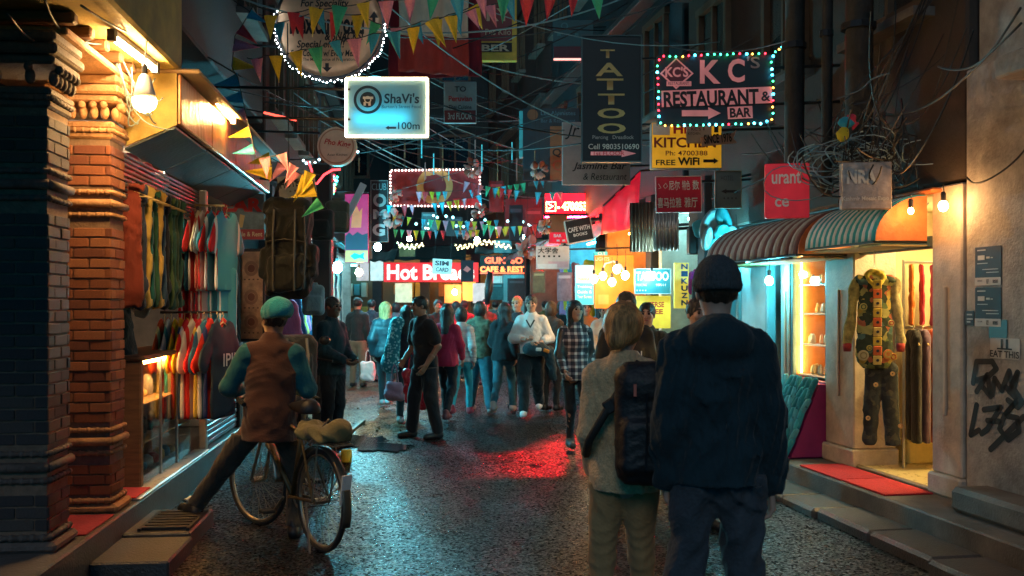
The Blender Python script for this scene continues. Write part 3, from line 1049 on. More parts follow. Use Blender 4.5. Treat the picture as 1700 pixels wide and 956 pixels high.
def house(name, label, frame, x0, x1, y0, y1, z0, z1, mat, sgn, win_rows, win_n, win_mat=None):
    t = thing(name, label, "building", (0, 0, 0), 0, None, frame)
    sbox("wall", frame, (min(x0, x1), y0, z0), (max(x0, x1), y1, z1), mat, parent=t, ch=.02)
    face = x1 if sgn > 0 else x0
    for zr in win_rows:
        for i in range(win_n):
            window(t, face + sgn * .02, y0 + (i + .5) * (y1 - y0) / win_n, zr, .9, 1.3, sgn)
        sbox("ledge", frame, (min(face, face + sgn * .25), y0 + .05, zr + .95), (max(face, face + sgn * .25), y1 - .05, zr + 1.05), CONCD, parent=t)
    return t
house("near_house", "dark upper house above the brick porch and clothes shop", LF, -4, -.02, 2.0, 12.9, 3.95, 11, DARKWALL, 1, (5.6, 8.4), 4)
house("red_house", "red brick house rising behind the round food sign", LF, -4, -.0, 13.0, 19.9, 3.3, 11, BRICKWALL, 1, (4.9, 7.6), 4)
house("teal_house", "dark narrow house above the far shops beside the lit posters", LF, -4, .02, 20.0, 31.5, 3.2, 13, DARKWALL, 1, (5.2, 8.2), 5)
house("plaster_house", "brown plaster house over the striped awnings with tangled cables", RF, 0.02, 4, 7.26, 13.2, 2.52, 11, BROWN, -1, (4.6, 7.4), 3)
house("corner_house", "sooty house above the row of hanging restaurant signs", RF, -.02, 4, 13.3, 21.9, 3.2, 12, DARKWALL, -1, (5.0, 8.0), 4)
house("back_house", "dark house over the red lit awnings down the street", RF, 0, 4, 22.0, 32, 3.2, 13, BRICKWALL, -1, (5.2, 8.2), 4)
# graffiti wall house
gh = thing("grey_house", "pale grey plastered house front with black graffiti and stickers", "building", (0, 0, 0), 0, None, RF)
sbox("wall", RF, (0.0, 1.5, .2), (3, 7.24, 3.3), PALE, parent=gh)
sbox("wall", RF, (0.1, 1.5, 3.32), (3, 7.24, 11), PALE, parent=gh)
sbox("ledge", RF, (-.30, 1.5, 3.06), (-.005, 6.5, 3.2), PALE, parent=gh)
sbox("ledge", RF, (-.16, 1.5, 2.92), (-.005, 6.45, 3.055), PALE, parent=gh, ch=.03)
sbox("stone_step", RF, (-.30, 4.5, .202), (-.003, 6.98, .37), CONC, parent=gh, ch=.03)
# far end of the street
eh = thing("end_house", "dark house closing the end of the street behind the bakery sign", "building", (0, 0, 0))
sbox("wall", ID, (-9, 31.5, 3.2), (6, 36, 15), pbr((.015, .026, .032), .8, .4, 3, .3, 30, name="end_wall", dirt=.4), parent=eh)
for zr in (6.3, 9.3):
    for i in range(5):
        o = MB(); xw = -6.6 + i * 1.6
        o.box((xw - .45, 31.47, zr), (.08, .1, 1.3)); o.box((xw + .45, 31.47, zr), (.08, .1, 1.3)); o.box((xw, 31.47, zr + .65), (1.0, .1, .08)); o.box((xw, 31.47, zr - .65), (1.0, .1, .08)); o.box((xw, 31.47, zr), (.05, .08, 1.3))
        f = o.build("window", FRAMEM, eh)
        for q in (-1, 1): MB().box((xw + q * .22, 31.485, zr), (.4, .03, 1.26)).build("pane", WINGLASS, f)

# ------------------------------------------------------------------ lamps
LAMP = 4.4
WARM, ORNG, CYAN, COOL = (1.0, .55, .17), (1.0, .42, .10), (.12, .80, 1.0), (.45, .92, 1.0)
def bulb(label, pos, col, strength, r=.035, cord=.25, cat="lamp", name="hanging_bulb", group=None, led=False):
    t = thing(name, label, cat, pos, 0, group)
    if led:
        MB().lathe([(.018, .12), (.036, .10), (.066, .0), (.070, -.03)], 14).build("housing", WHITE, t, True)
        MB().lathe([(.070, -.03), (.074, -.05), (.062, -.088), (.034, -.112), (.001, -.12)], 14).build("bulb", emit(col, strength * LAMP), t, True)
        z1 = .12
    else:
        MB().ball((0, 0, 0), r, 10, 8, (1, 1, 1.15)).build("bulb", emit(col, strength * LAMP), t, True)
        z1 = r * 1.1
    MB().lathe([(.018, z1), (.02, z1 + .05), (.012, z1 + .065)], 8).build("socket", BLACK, t)
    MB().tube([(0, 0, z1 + .06), (.01, .01, z1 + cord * .5), (0, 0, z1 + cord)], .004, 5).build("cord", CORDM, t)
    return t
def tube_lamp(label, p0, p1, col, strength, r=.017, group=None, name="tube_lamp"):
    t = thing(name, label, "lamp", p0, 0, group)
    d = Vector(p1) - Vector(p0)
    MB().tube([d * .03, d * .97], r, 8).build("tube", emit(col, strength * LAMP), t, True)
    off = Vector((0, 0, .034))
    MB().tube([off, d + off], .022, 4).build("batten", WHITE, t)
    for f in (0.0, 1.0):
        MB().box(d * f + Vector((0, 0, .012)), (.045, .045, .07)).build("end_cap", plain((.1, .1, .1)), t)
    return t
bulb("big white energy saving bulb hanging before the carved capital", W(240, 155, 6.2), WARM, 30, led=True, cord=.42)
tube_lamp("bright tube lamp fixed under the ochre balcony edge", W(186, 62, 5.9), W(258, 116, 6.75), (1, .62, .28), 26)
tube_lamp("tube lamp over the copper coloured shop fascia", W(352, 160, 7.9), W(388, 202, 8.7), WARM, 55)
# ------------------------------------------------------------------ garments on hangers
def garment_mesh(kind, seed):
    s = SDF()
    g = random.Random(seed)
    if kind == "shirt":
        s.cap((0, 0, -.16), (0, 0, -.62), .185, .20, .02, 7.5)
        s.cap((-.10, 0, -.075), (.10, 0, -.075), .085, .085, .03, 4.0)
        for q in (-1, 1): s.cap((q * .15, 0, -.10), (q * (.27 + g.uniform(-.02, .02)), .01, -.30), .072, .078, .03, 4.5)
        s.folds(.018, 30, seed, .2).folds(.010, 75, seed + 1, .3)
        s.cut((0, 0, -.70), (0, 0, -1))
        s.ell((0, -.02, .0), (.075, .10, .06), None, .02, True)
    elif kind == "longsleeve":
        s.cap((0, 0, -.16), (0, 0, -.62), .185, .20, .02, 7.5)
        s.cap((-.10, 0, -.075), (.10, 0, -.075), .085, .085, .03, 4.0)
        for q in (-1, 1): s.cap((q * .16, 0, -.11), (q * .27, .01, -.62), .068, .05, .05, 2.6)
        s.folds(.018, 30, seed, .2).folds(.010, 75, seed + 1, .3)
        s.cut((0, 0, -.70), (0, 0, -1))
    elif kind == "trousers":          # folded over the hanger bar
        s.rbox((0, 0, -.46), (.16, .022, .44), .018)
        s.cap((-.14, 0, -.04), (.14, 0, -.04), .034, .034, .03)
        s.folds(.026, 45, seed, .10).folds(.014, 100, seed + 1, .1)
    elif kind == "longtrousers":
        s.cap((-.09, 0, -.05), (.09, 0, -.05), .08, .08, .03, 1.8)
        for q in (-1, 1): s.cap((q * .085, 0, -.08), (q * .10, 0, -.92), .098, .082, .03, 2.2)
        s.folds(.014, 26, seed, .25)
        s.cut((0, 0, -.95), (0, 0, -1))
    elif kind == "scarf":
        s.rbox((0, 0, -.42), (.085, .025, .42), .022)
        s.folds(.022, 45, seed, .06)
    elif kind == "bagdrop":
        s.rbox((0, 0, -.22), (.15, .07, .20), .06)
        s.rbox((0, -.07, -.27), (.11, .04, .11), .035)
        s.cap((-.05, 0, 0), (.05, 0, 0), .018, .018, .02)
        s.folds(.008, 26, seed, .6)
    V, Fq = s.mesh(kind, .014)
    return np_mesh(kind, V, Fq)
GARM = {k: [garment_mesh(k, i * 17 + 3) for i in range(3)] for k in ("shirt", "longsleeve", "trousers", "longtrousers", "scarf", "bagdrop")}
hanger_me = None
def hanger_mesh():
    b = MB()
    b.tube([(-.20, 0, -.09), (0, 0, -.01), (.20, 0, -.09), (-.20, 0, -.09)], .006, 5)
    b.tube([(0, 0, -.01), (0, 0, .03), (.018, 0, .05), (0, 0, .072), (-.018, 0, .055)], .0035, 5)
    return b.mesh("hanger")
hanger_me = hanger_mesh()
hanger_me.materials.append(plain((.6, .45, .2), .4))
def bands_mat(c1, c2, axis, lo, hi, c3=None):
    """cloth of colour c1 with a woven band of c2 between lo and hi along one axis"""
    key = ("bands", c1, c2, axis, lo, hi, c3)
    if key in MC: return MC[key]
    m, t, p = nodes_of("striped_cloth")
    tc = t.nodes.new("ShaderNodeTexCoord"); sp = t.nodes.new("ShaderNodeSeparateXYZ")
    t.links.new(tc.outputs["Object"], sp.inputs[0])
    ab = t.nodes.new("ShaderNodeMath"); ab.operation = 'ABSOLUTE'
    t.links.new(sp.outputs[axis], ab.inputs[0])
    g1 = t.nodes.new("ShaderNodeMath"); g1.operation = 'GREATER_THAN'; g1.inputs[1].default_value = lo
    g2 = t.nodes.new("ShaderNodeMath"); g2.operation = 'LESS_THAN'; g2.inputs[1].default_value = hi
    mu = t.nodes.new("ShaderNodeMath"); mu.operation = 'MULTIPLY'
    t.links.new(ab.outputs[0], g1.inputs[0]); t.links.new(ab.outputs[0], g2.inputs[0]); t.links.new(g1.outputs[0], mu.inputs[0]); t.links.new(g2.outputs[0], mu.inputs[1])
    mx = t.nodes.new("ShaderNodeMix"); mx.data_type = 'RGBA'
    mx.inputs[6].default_value = (*c1, 1); mx.inputs[7].default_value = (*c2, 1)
    t.links.new(mu.outputs[0], mx.inputs[0]); t.links.new(mx.outputs[2], p.inputs["Base Color"])
    p.inputs["Roughness"].default_value = .75; p.inputs["Specular IOR Level"].default_value = .3
    MC[key] = m
    return m
def hang(kind, label, pos, frame, mat, rz=0.0, sc=1.0, group=None, hanger=True, cat=None, name=None, v=None):
    nm = name or {"shirt": "hanging_shirt", "longsleeve": "hanging_shirt", "trousers": "hanging_trousers", "longtrousers": "hanging_trousers", "scarf": "hanging_scarf", "bagdrop": "hanging_bag"}[kind]
    t = thing(nm, label, cat or nm.split("_")[1], pos, rz, group, frame)
    put("cloth", GARM[kind][random.randrange(3) if v is None else v], t, (0, 0, 0), (0, 0, 0), (sc, sc, sc), mat)
    if hanger: put("hanger", hanger_me, t, (0, 0, -.01), (0, 0, 0), (1, 1, 1))
    return t
for kk in GARM:
    for me_ in GARM[kk]: me_.materials.append(WHITE)

# ------------------------------------------------------------------ left: balcony, fascia and clothes shop
bl = thing("balcony", "ochre plastered balcony over the brick porch", "balcony", (0, 0, 0), 0, None, LF)
sbox("slab", LF, (-3.0, 2.2, 3.27), (.27, 7.1, 3.95), YELLOW, parent=bl, ch=.02)
sbox("parapet", LF, (.12, 2.2, 3.953), (.25, 7.08, 5.2), YELLOW, parent=bl, ch=.02)
sbox("porch_beam", LF, (-.9, 5.6, 3.13), (-.02, 7.0, 3.178), CARVED, parent=bl, ch=.01)
for i in range(5):
    sbox("joist", LF, (-2.8, 5.6 + i * .3, 3.20), (.015, 5.68 + i * .3, 3.268), WOOD, parent=bl)
FASCIA = pbr((0.30, 0.14, 0.06), 0.34, 0.7, 6, 0.4, 14, 0.6, (1, 1, .5), "copper_sheet", dirt=.3)
SOFFIT = pbr((0.09, 0.12, 0.13), 0.35, 0.4, 4, 0.2, 30, 0.3, name="soffit_sheet", dirt=.3)
fa = thing("shop_fascia", "copper coloured box fascia with dark soffit above the clothes shop", "shop fascia", (0, 0, 0), 0, None, LF)
y0, y1 = 6.98, 11.35
def extr(prof, ya, yb):
    b = MB(); n = len(prof)
    vs_ = [(x, ya, z) for x, z in prof] + [(x, yb, z) for x, z in prof]
    fs = [tuple(range(n)), tuple(range(n, 2 * n))[::-1]] + [((i + 1) % n, i, n + i, n + (i + 1) % n) for i in range(n)]
    return b.add(vs_, fs)
extr([(-.10, 2.72), (.26, 2.88), (.26, 3.24), (-.10, 3.24)], y0, y0 + .02).build("end_plate", YELLOW, fa)
for i in range(4):
    ya = y0 + .025 + i * (y1 - y0) / 4; yb = ya + (y1 - y0) / 4 - .015
    sbox("fascia_panel", LF, (.24, ya, 2.885), (.285, yb, 3.24), FASCIA, parent=fa, ch=.008)
    extr([(-.10, 2.70), (.24, 2.86), (.24, 2.875), (-.10, 2.715)], ya, yb).build("soffit_panel", SOFFIT, fa)
sbox("top_board", LF, (-.1, y0, 3.245), (.42, y1, 3.275), plain((.3, .2, .1)), parent=fa)
for i in range(9):
    sbox("rib", LF, (-.125 + .0, y0 + .02, 2.665 - i * .035), (-.105, y1 - 1.8, 2.685 - i * .035), plain((.12, .15, .16), .35, .6), parent=fa, ch=.004)
# shop room
room = thing("clothes_shop", "open clothes shop room under the copper fascia", "shop", (0, 0, 0), 0, None, LF)
sbox("back_wall", LF, (-2.6, 6.95, .25), (-2.5, 11.4, 3.2), pbr((.22, .15, .10), .8, .3, 5, name="shop_back"), parent=room)
sbox("side_wall", LF, (-2.5, 11.2, .25), (-.02, 11.4, 3.2), pbr((.20, .18, .16), .8, .3, 5, name="shop_side"), parent=room)
MB().tube([(-.75, 7.4, 2.86), (-.75, 8.6, 2.86)], .018, 6).build("added_fill_tube", emit((1, .76, .50), 32 * LAMP), room)  # unseen tube added behind the fascia to brighten the hanging clothes
sbox("shop_ceiling", LF, (-2.5, 6.95, 2.9), (-.12, 11.2, 2.96), pbr((.30, .25, .2), .8, .3, 5, name="shop_ceil"), parent=room)
for i in range(26):
    sbox("shutter_slat", LF, (-.09, 9.55, .26 + i * .052), (-.055 + (i % 2) * .008, 11.18, .305 + i * .052), plain((.16, .22, .25), .4, .6), parent=room, ch=.008)
sbox("post", LF, (-.10, 9.42, .245), (-.03, 9.50, 2.7), plain((.55, .52, .46), .5), parent=room)
sbox("post", LF, (-.12, 11.19, .245), (-.02, 11.35, 2.85), BLACK, parent=room)
sbox("marble_strip", LF, (-.14, 7.0, .243), (.005, 9.4, .262), plain((.6, .58, .54), .3), parent=room)
rl = thing("clothes_rail", "steel rail of hanging trousers beside the lit column", "rail", (0, 0, 0), 0, None, LF)
MB().tube([(-.17, 7.02, 2.56), (-.17, 8.45, 2.56)], .013, 8).build("bar", STEEL, rl, True)
for yy in (7.05, 8.42): MB().tube([(-.17, yy, 2.56), (-.17, yy, 2.9)], .008, 6).build("hook", STEEL, rl)
TR = [("rust red", (.16, .028, .018)), ("navy", (.02, .03, .06)), ("mustard yellow", (.50, .34, .08)), ("dark teal", (.015, .12, .12)), ("bottle green", (.03, .10, .06)), ("gold", (.55, .33, .07)), ("slate blue", (.04, .09, .16)), ("charcoal", (.03, .03, .035)), ("moss green", (.08, .14, .05)), ("forest green", (.05, .13, .08)), ("olive green", (.09, .12, .05)), ("pine green", (.04, .11, .07))]
for i, (nm, c) in enumerate(TR):
    hang("trousers", f"{nm} trousers folded on a hanger on the near rail", (-.17, 7.10 + i * .115, 2.49), LF, fabric(c), random.uniform(-.25, .25), 1.0, "trousers on the near rail")
o = sbox("red_cloth", LF, (-.62, 7.3, 2.05), (-.58, 8.9, 2.62), fabric((.25, .02, .02), fold=1), None); tag(o, "dark red cloth hung behind the trousers rail", "cloth")
rl2 = thing("clothes_rail", "brass rail of hanging football shirts under the soffit", "rail", (0, 0, 0), 0, None, LF)
MB().tube([(-.22, 9.25, 2.54), (.16, 9.32, 2.54)], .011, 8).build("bar", plain((.6, .45, .2), .3, .8), rl2, True)
SH = [("scarlet", (.70, .03, .03), (.8, .75, .6)), ("teal", (.02, .22, .25), (.02, .10, .12)), ("red and cream", (.55, .03, .03), (.75, .65, .45)), ("cream", (.75, .62, .40), (.6, .1, .06)), ("white", (.72, .70, .64), (.6, .03, .03)), ("bright red", (.65, .03, .025), (.8, .8, .75)), ("sky blue", (.05, .30, .40), (.75, .8, .8)), ("blood red", (.62, .02, .025), (.8, .78, .7)), ("light blue", (.06, .30, .42), (.75, .75, .75))]
for i, (nm, c, c2) in enumerate(SH):
    xx = -.20 + i * .048
    hang("shirt", f"{nm} sports shirt hanging on the upper brass rail", (xx, 9.28, 2.475), LF, bands_mat(c, c2, 0, .185, .225), R(92 - 1.6 * i) + random.uniform(-.12, .12), 1.05, "sports shirts on the upper rail")
    if i % 2 == 0:
        hang("longtrousers", f"{nm} sports trousers hanging below the upper shirts", (xx, 9.30, 1.95), LF, bands_mat(c, c2, 0, .15, .17), R(80 - 3 * i), .66, "sports trousers under the upper rail", False)
rl3 = thing("clothes_rail", "black lower rail crowded with football shirts beside the counter", "rail", (0, 0, 0), 0, None, LF)
MB().tube([(-.28, 8.72, 1.55), (.28, 8.80, 1.55)], .011, 8).build("bar", BLACK, rl3, True)
for yy in (-.25, .0): MB().tube([(yy, 8.75, 1.55), (yy - .05, 9.0, 1.72)], .008, 6).build("arm", BLACK, rl3)
S2 = [("orange red", (.62, .08, .02), (.8, .7, .3)), ("white and teal", (.70, .70, .66), (.02, .3, .35)), ("yellow", (.75, .50, .02), (.6, .05, .03)), ("golden yellow", (.72, .42, .02), (.02, .06, .15)), ("red and white", (.60, .02, .03), (.8, .8, .75)), ("white", (.75, .72, .66), (.6, .03, .03)), ("crimson", (.5, .015, .03), (.75, .55, .1)), ("light blue", (.05, .22, .38), (.75, .75, .72)), ("red with blue stripe", (.62, .03, .02), (.03, .06, .25)), ("dark navy lettered", (.015, .03, .06), (.015, .03, .06))]
for i, (nm, c, c2) in enumerate(S2):
    t_ = hang("shirt", f"{nm} football shirt hanging on the low black rail", (-.25 + i * .056, 8.75 - (i == 9) * .04, 1.485), LF, bands_mat(c, c2, 0, .17, .215), R(92 - 1.8 * i) + random.uniform(-.08, .08), 1.22, "football shirts on the low rail")
    if i == 9: fit_text("IPIL", -.15, -.40, .16, -.29, -.075, WHITE, t_, .01)
o = hang("longsleeve", "red tracksuit top hanging beside the menu board", W(378, 395, 10.4), LF.to_3x3().to_4x4(), fabric((.55, .03, .03)), R(-30), 1.0) if False else None
# floral cloths, toys stuffed above the rail
for i in range(9):
    c = random.choice([(.55, .10, .2), (.5, .5, .5), (.03, .05, .07), (.1, .3, .35), (.45, .05, .06)])
    s = SDF().rbox((0, 0, 0), (.13, .10, .075), .06).folds(.03, 30, 40 + i, 1)
    b_ = s.build("folded_cloth", fabric(c, fold=1), None, .018)
    b_.matrix_world = LF @ Matrix.Translation((-.30 - (i % 2) * .1, 7.1 + i * .24, 2.68))
    tag(b_, "crumpled patterned cloth stuffed above the trousers rail", "cloth", "cloths above the rail")
# counter with lit glass case
ct = thing("display_counter", "glass fronted display counter glowing orange inside the clothes shop", "counter", (0, 0, 0), 0, None, LF)
sbox("wood_side", LF, (-.52, 7.42, .25), (-.10, 7.50, 1.20), WOOD, parent=ct)
sbox("counter_top", LF, (-.55, 7.40, 1.20), (-.07, 9.35, 1.235), WOOD, parent=ct)
sbox("counter_back", LF, (-.52, 7.50, .25), (-.49, 9.3, 1.19), plain((.55, .22, .07), .5), parent=ct)
for zz in (.55, .85): sbox("shelf", LF, (-.48, 7.52, zz), (-.13, 9.28, zz + .015), plain((.5, .35, .2), .4), parent=ct)
for yy in (8.0, 8.55, 9.1): sbox("glass_pane", LF, (-.112, yy - .53, .27), (-.106, yy + .01, 1.19), glass(), parent=ct, ch=.001)
for yy in (8.02, 8.57): sbox("mullion", LF, (-.118, yy, .26), (-.098, yy + .025, 1.19), STEEL, parent=ct, ch=.003)
MB().tube([(-.16, 7.55, 1.17), (-.16, 9.25, 1.17)], .012, 6).build("case_lamp", emit(ORNG, 16 * LAMP), ct)
for i in range(26):
    zz = (.27, .57, .868)[i % 3]; yy = 7.6 + (i // 3) * .19
    c = random.choice([(.6, .06, .03), (.1, .3, .4), (.7, .5, .2), (.5, .5, .5), (.03, .05, .06), (.6, .25, .1)])
    hh = random.uniform(.06, .17)
    b_ = MB().lathe([(.045, 0), (.055, hh * .3), (.05, hh * .75), (.02, hh)], 8).build("jar", plain(c, .35), None, True)
    b_.matrix_world = LF @ Matrix.Translation((-.30, yy, zz + .003))
    tag(b_, "small coloured ornament standing in the lit display counter", "ornament", "ornaments in the lit counter")
o = sbox("door_mat", LF, (-.42, 6.99, .262), (-.02, 7.38, .272), fabric((.55, .03, .02)), None); tag(o, "bright red mat at the foot of the display counter", "mat")
o = sbox("white_jacket_stack", LF, (-1.2, 7.7, 1.236), (-.9, 8.2, 1.5), WHITE, None) if False else None
# printed t-shirt on the wall behind the shopkeeper
hang("shirt", "cream printed t-shirt hung behind the shopkeeper", (-.55, 8.1, 1.95), LF, fabric((.62, .55, .42)), R(-25), 1.2)
# floor drain grate on the stone step
gr = thing("drain_grate", "metal slatted grate lying on the stone step", "grate", (.10, 6.62, .112), 0, None, LF)
for i in range(7): MB().box((.155, .045 + i * .085, .012), (.30, .05, .018)).build("bar", DARKMETAL, gr)
MB().box((.0, .3, .010), (.02, .62, .02)).build("side_bar", DARKMETAL, gr); MB().box((.315, .3, .010), (.02, .62, .02)).build("side_bar", DARKMETAL, gr)

# hanging rucksack of the trekking shop and its black post
ruck = thing("hanging_rucksack", "huge black rucksack hanging over the man in the turquoise cap", "rucksack", W(480, 412, 9.7))
s = SDF().rbox((0, 0, 0), (.225, .13, .49), .09).rbox((0, -.13, -.24), (.18, .08, .18), .06).rbox((.0, -.11, .22), (.19, .06, .17), .05).rbox((-.22, 0, -.15), (.06, .09, .16), .04).rbox((.22, 0, -.12), (.06, .09, .17), .04).folds(.034, 15, 5, .4)
s.build("pack", fabric((.011, .014, .015), .8, fold=1), ruck, .012)
for q in (-1, 1): MB().tube([(q * .10, -.20, .36), (q * .105, -.235, .1), (q * .10, -.245, -.18), (q * .10, -.23, -.42)], .011, 5).build("compression_strap", plain((.05, .055, .055)), ruck)
MB().tube([(-.19, -.185, .05), (0, -.20, .075), (.19, -.185, .05)], .007, 5).build("zip", DARKMETAL, ruck)
MB().tube([(-.15, 0, .45), (-.10, 0, .62), (0, 0, .70), (.12, 0, .62), (.15, 0, .45)], .018, 6).build("strap", BLACK, ruck, True)
MB().tube([(.18, -.16, .40), (.20, -.20, 0), (.18, -.2, -.4)], .010, 5).build("side_strap", BLACK, ruck)
MB().tube([(0, 0, .70), (-.02, .02, 2.2)], .006, 5).build("rope", CORDM, ruck)
ps = thing("shop_post", "thick black post behind the hanging rucksack", "post", (W(536, 505, 12.6).x, 12.6, 0))
MB().box((0, 0, 1.7), (.24, .2, 3.4), None, .02).build("shaft", BLACK, ps)
for i, (px, py, Y, sz, c, lb) in enumerate(((535, 345, 11.5, .9, (.02, .03, .03), "black shoulder bag hanging above the post"), (560, 330, 12.2, 1.0, (.10, .09, .06), "grey brown bag hanging right of the black post"), (520, 470, 10.4, .8, (.20, .35, .4), "pale teal pouch hanging below the black rucksack"))):
    hang("bagdrop", lb, W(px, py, Y), ID, fabric(c, fold=1), random.uniform(-.4, .4), sz, None, False)
# menu board
mb = thing("menu_board", "tall tan menu board with printed dishes beside the shirts", "menu board", W(419, 490, 11.2), R(-12))
MB().box((0, 0, 0), (.31, .03, 1.05), None, .008).build("frame", BLACK, mb)
MB().box((0, -.017, 0), (.265, .012, .98)).build("sheet", pbr((.42, .24, .14), .5, .5, 12, .05, name="menu_sheet"), mb)
for i, z in enumerate((.30, -.02, -.30)):
    MB().ring(.05, .085, -.030, -.025, 20, (0, z)).build("dish_print", plain((.25, .13, .08)), mb)
    MB().lathe([(.045, -.002), (.045, .002)], 14, (0, -.027, z), (R(90), 0, 0)).build("dish_print", plain((.15, .05, .03)), mb)
    fit_text("MENU" if False else "- - - -", -.09, z - .13, .09, z - .115, -.026, plain((.1, .05, .03)), mb)
# ------------------------------------------------------------------ right: piers, clothes shop, display window
PIER = pbr((0.55, 0.47, 0.38), 0.7, 0.25, 6, 0.25, 50, name="cream_pier", dirt=0.35)
def pier(label, ya, yb, ztop=2.5, x=-.05):
    t = thing("pier", label, "pier", (0, 0, 0), 0, None, RF)
    sbox("shaft", RF, (x, ya, .36), (.35, yb, ztop), PIER, parent=t, ch=.012)
    sbox("plinth", RF, (x - .03, ya - .02, .20), (.37, yb + .02, .358), PIER, parent=t, ch=.015)
    sbox("conduit", RF, (x - .022, (ya + yb) / 2 - .015, .8), (x - .002, (ya + yb) / 2 + .015, 1.75), plain((.5, .4, .3)), parent=t, ch=.005)
    return t
pier("orange lit cream pier between the graffiti wall and the clothes doorway", 7.26, 7.63, 2.5, -.02)
pier("whitish pier between the clothes doorway and the display window", 8.75, 9.27)
pier("teal painted pier at the far end of the display window", 10.05, 10.16, 2.4)
rs = thing("garment_shop", "cream walled garment shop with yellow lit floor", "shop", (0, 0, 0), 0, None, RF)
CREAM = pbr((0.62, 0.52, 0.30), 0.7, 0.12, 5, 0.1, 50, name="cream_wall")
sbox("partition", RF, (.36, 8.95, .20), (2.6, 9.05, 2.6), CREAM, parent=rs)
sbox("back_wall", RF, (2.6, 7.26, .20), (2.7, 9.05, 2.6), CREAM, parent=rs)
sbox("near_wall", RF, (.36, 7.26, .20), (2.6, 7.32, 2.6), CREAM, parent=rs)
sbox("shop_ceiling", RF, (.0, 7.33, 2.44), (2.6, 8.94, 2.5), CREAM, parent=rs)
for i in range(5):
    for j in range(4):
        sbox("floor_tile", RF, (.0 + i * .5, 7.33 + j * .40, .202), (.495 + i * .5, 7.725 + j * .40, .222), plain((.62, .52, .26), .3), parent=rs, ch=.003)
sbox("low_ledge", RF, (.45, 8.72, .222), (1.2, 8.94, .42), plain((.75, .62, .25), .5), parent=rs)
sbox("lintel", RF, (-.02, 7.645, 2.05), (.1, 8.735, 2.14), plain((.06, .07, .07)), parent=rs)
sbox("threshold", RF, (-.04, 7.645, .20), (-.001, 8.735, .235), plain((.3, .2, .1)), parent=rs)
tube_lamp("tube lamp on the ceiling of the garment shop", RF @ Vector((.9, 7.45, 2.36)), RF @ Vector((.9, 8.4, 2.36)), (1, .70, .28), 78)
# rack of garments behind the door
rk = thing("garment_rack", "chrome garment rack behind the patchwork jacket", "rack", (0, 0, 0), 0, None, RF)
for zz in (1.98, 1.42): MB().tube([(.30, 8.55, zz), (1.6, 8.55, zz)], .012, 6).build("bar", STEEL, rk)
for xx in (.30, 1.6): MB().tube([(xx, 8.55, .222), (xx, 8.55, 2.0)], .012, 6).build("upright", STEEL, rk)
GC = [("orange", (.62, .16, .03)), ("wine red", (.30, .02, .04)), ("magenta", (.40, .04, .12)), ("brown", (.16, .07, .03)), ("plum", (.20, .03, .08)), ("copper", (.40, .14, .05)), ("black", (.02, .02, .02)), ("ochre", (.45, .26, .05))]
for i, (nm, c) in enumerate(GC):
    hang("scarf", f"{nm} scarf hanging on the upper garment rack", (.36 + i * .10, 8.53, 1.96), RF, fabric(c, fold=1), R(70), .62, "scarves on the upper rack", False)
GD = [("black", (.015, .015, .018)), ("purple grey", (.10, .06, .10)), ("orange red", (.65, .12, .03)), ("cream", (.62, .50, .30)), ("yellow", (.65, .45, .05)), ("dark green", (.03, .10, .06)), ("bottle green", (.02, .08, .05)), ("maroon", (.22, .02, .03)), ("tan", (.35, .2, .08))]
for i, (nm, c) in enumerate(GD):
    hang("longtrousers", f"{nm} trousers hanging on the lower garment rack", (.38 + i * .085, 8.53, 1.38), RF, fabric(c, fold=1), R(72), .98, "trousers on the lower rack")
# green patchwork jacket and trousers in the doorway
jx = RF @ Vector((.02, 8.38, 0))
jk = thing("patchwork_jacket", "green hooded patchwork jacket with yellow placket hanging in the doorway", "jacket", (W(1452, 520, 8.05).x, 8.05, 0), R(-8))
def patchwork(base, cells, scale):
    m, t, p = nodes_of("patchwork_cloth")
    tc = t.nodes.new("ShaderNodeTexCoord"); v = t.nodes.new("ShaderNodeTexVoronoi"); v.inputs["Scale"].default_value = scale
    nz = t.nodes.new("ShaderNodeTexNoise"); nz.inputs["Scale"].default_value = 25
    ad = t.nodes.new("ShaderNodeVectorMath"); ad.operation = 'MULTIPLY_ADD'; ad.inputs[1].default_value = (.05, .05, .05)
    t.links.new(tc.outputs["Object"], nz.inputs["Vector"]); t.links.new(nz.outputs[1], ad.inputs[0]); t.links.new(tc.outputs["Object"], ad.inputs[2]); t.links.new(ad.outputs[0], v.inputs["Vector"])
    cr = t.nodes.new("ShaderNodeValToRGB"); cr.color_ramp.interpolation = 'CONSTANT'
    cr.color_ramp.elements[0].color = (*base, 1); cr.color_ramp.elements[1].position = .99; cr.color_ramp.elements[1].color = (*base, 1)
    for i, c in enumerate(cells):
        e = cr.color_ramp.elements.new(.55 + .43 * i / len(cells)); e.color = (*c, 1)
    sp = t.nodes.new("ShaderNodeSeparateColor"); t.links.new(v.outputs["Color"], sp.inputs[0]); t.links.new(sp.outputs[0], cr.inputs[0]); t.links.new(cr.outputs[0], p.inputs["Base Color"])
    p.inputs["Roughness"].default_value = .9
    b = t.nodes.new("ShaderNodeBump"); b.inputs["Strength"].default_value = .5; b.inputs["Distance"].default_value = .01; t.links.new(nz.outputs[0], b.inputs["Height"]); t.links.new(b.outputs[0], p.inputs["Normal"])
    return m
GREEN = patchwork((.022, .036, .016), [(.30, .28, .08), (.42, .30, .05), (.06, .12, .10), (.35, .10, .04), (.10, .14, .04)], 17)
s = SDF()
s.cap((0, 0, 1.72), (0, 0, 1.22), .125, .150, .03, 2.6)
s.cap((-.11, 0, 1.80), (.11, 0, 1.80), .06, .06, .05, 1.3)
s.folds(.014, 34, 4, .3)
s.cut((0, 0, 1.10), (0, 0, -1))
s.build("jacket_body", GREEN, jk, .010)
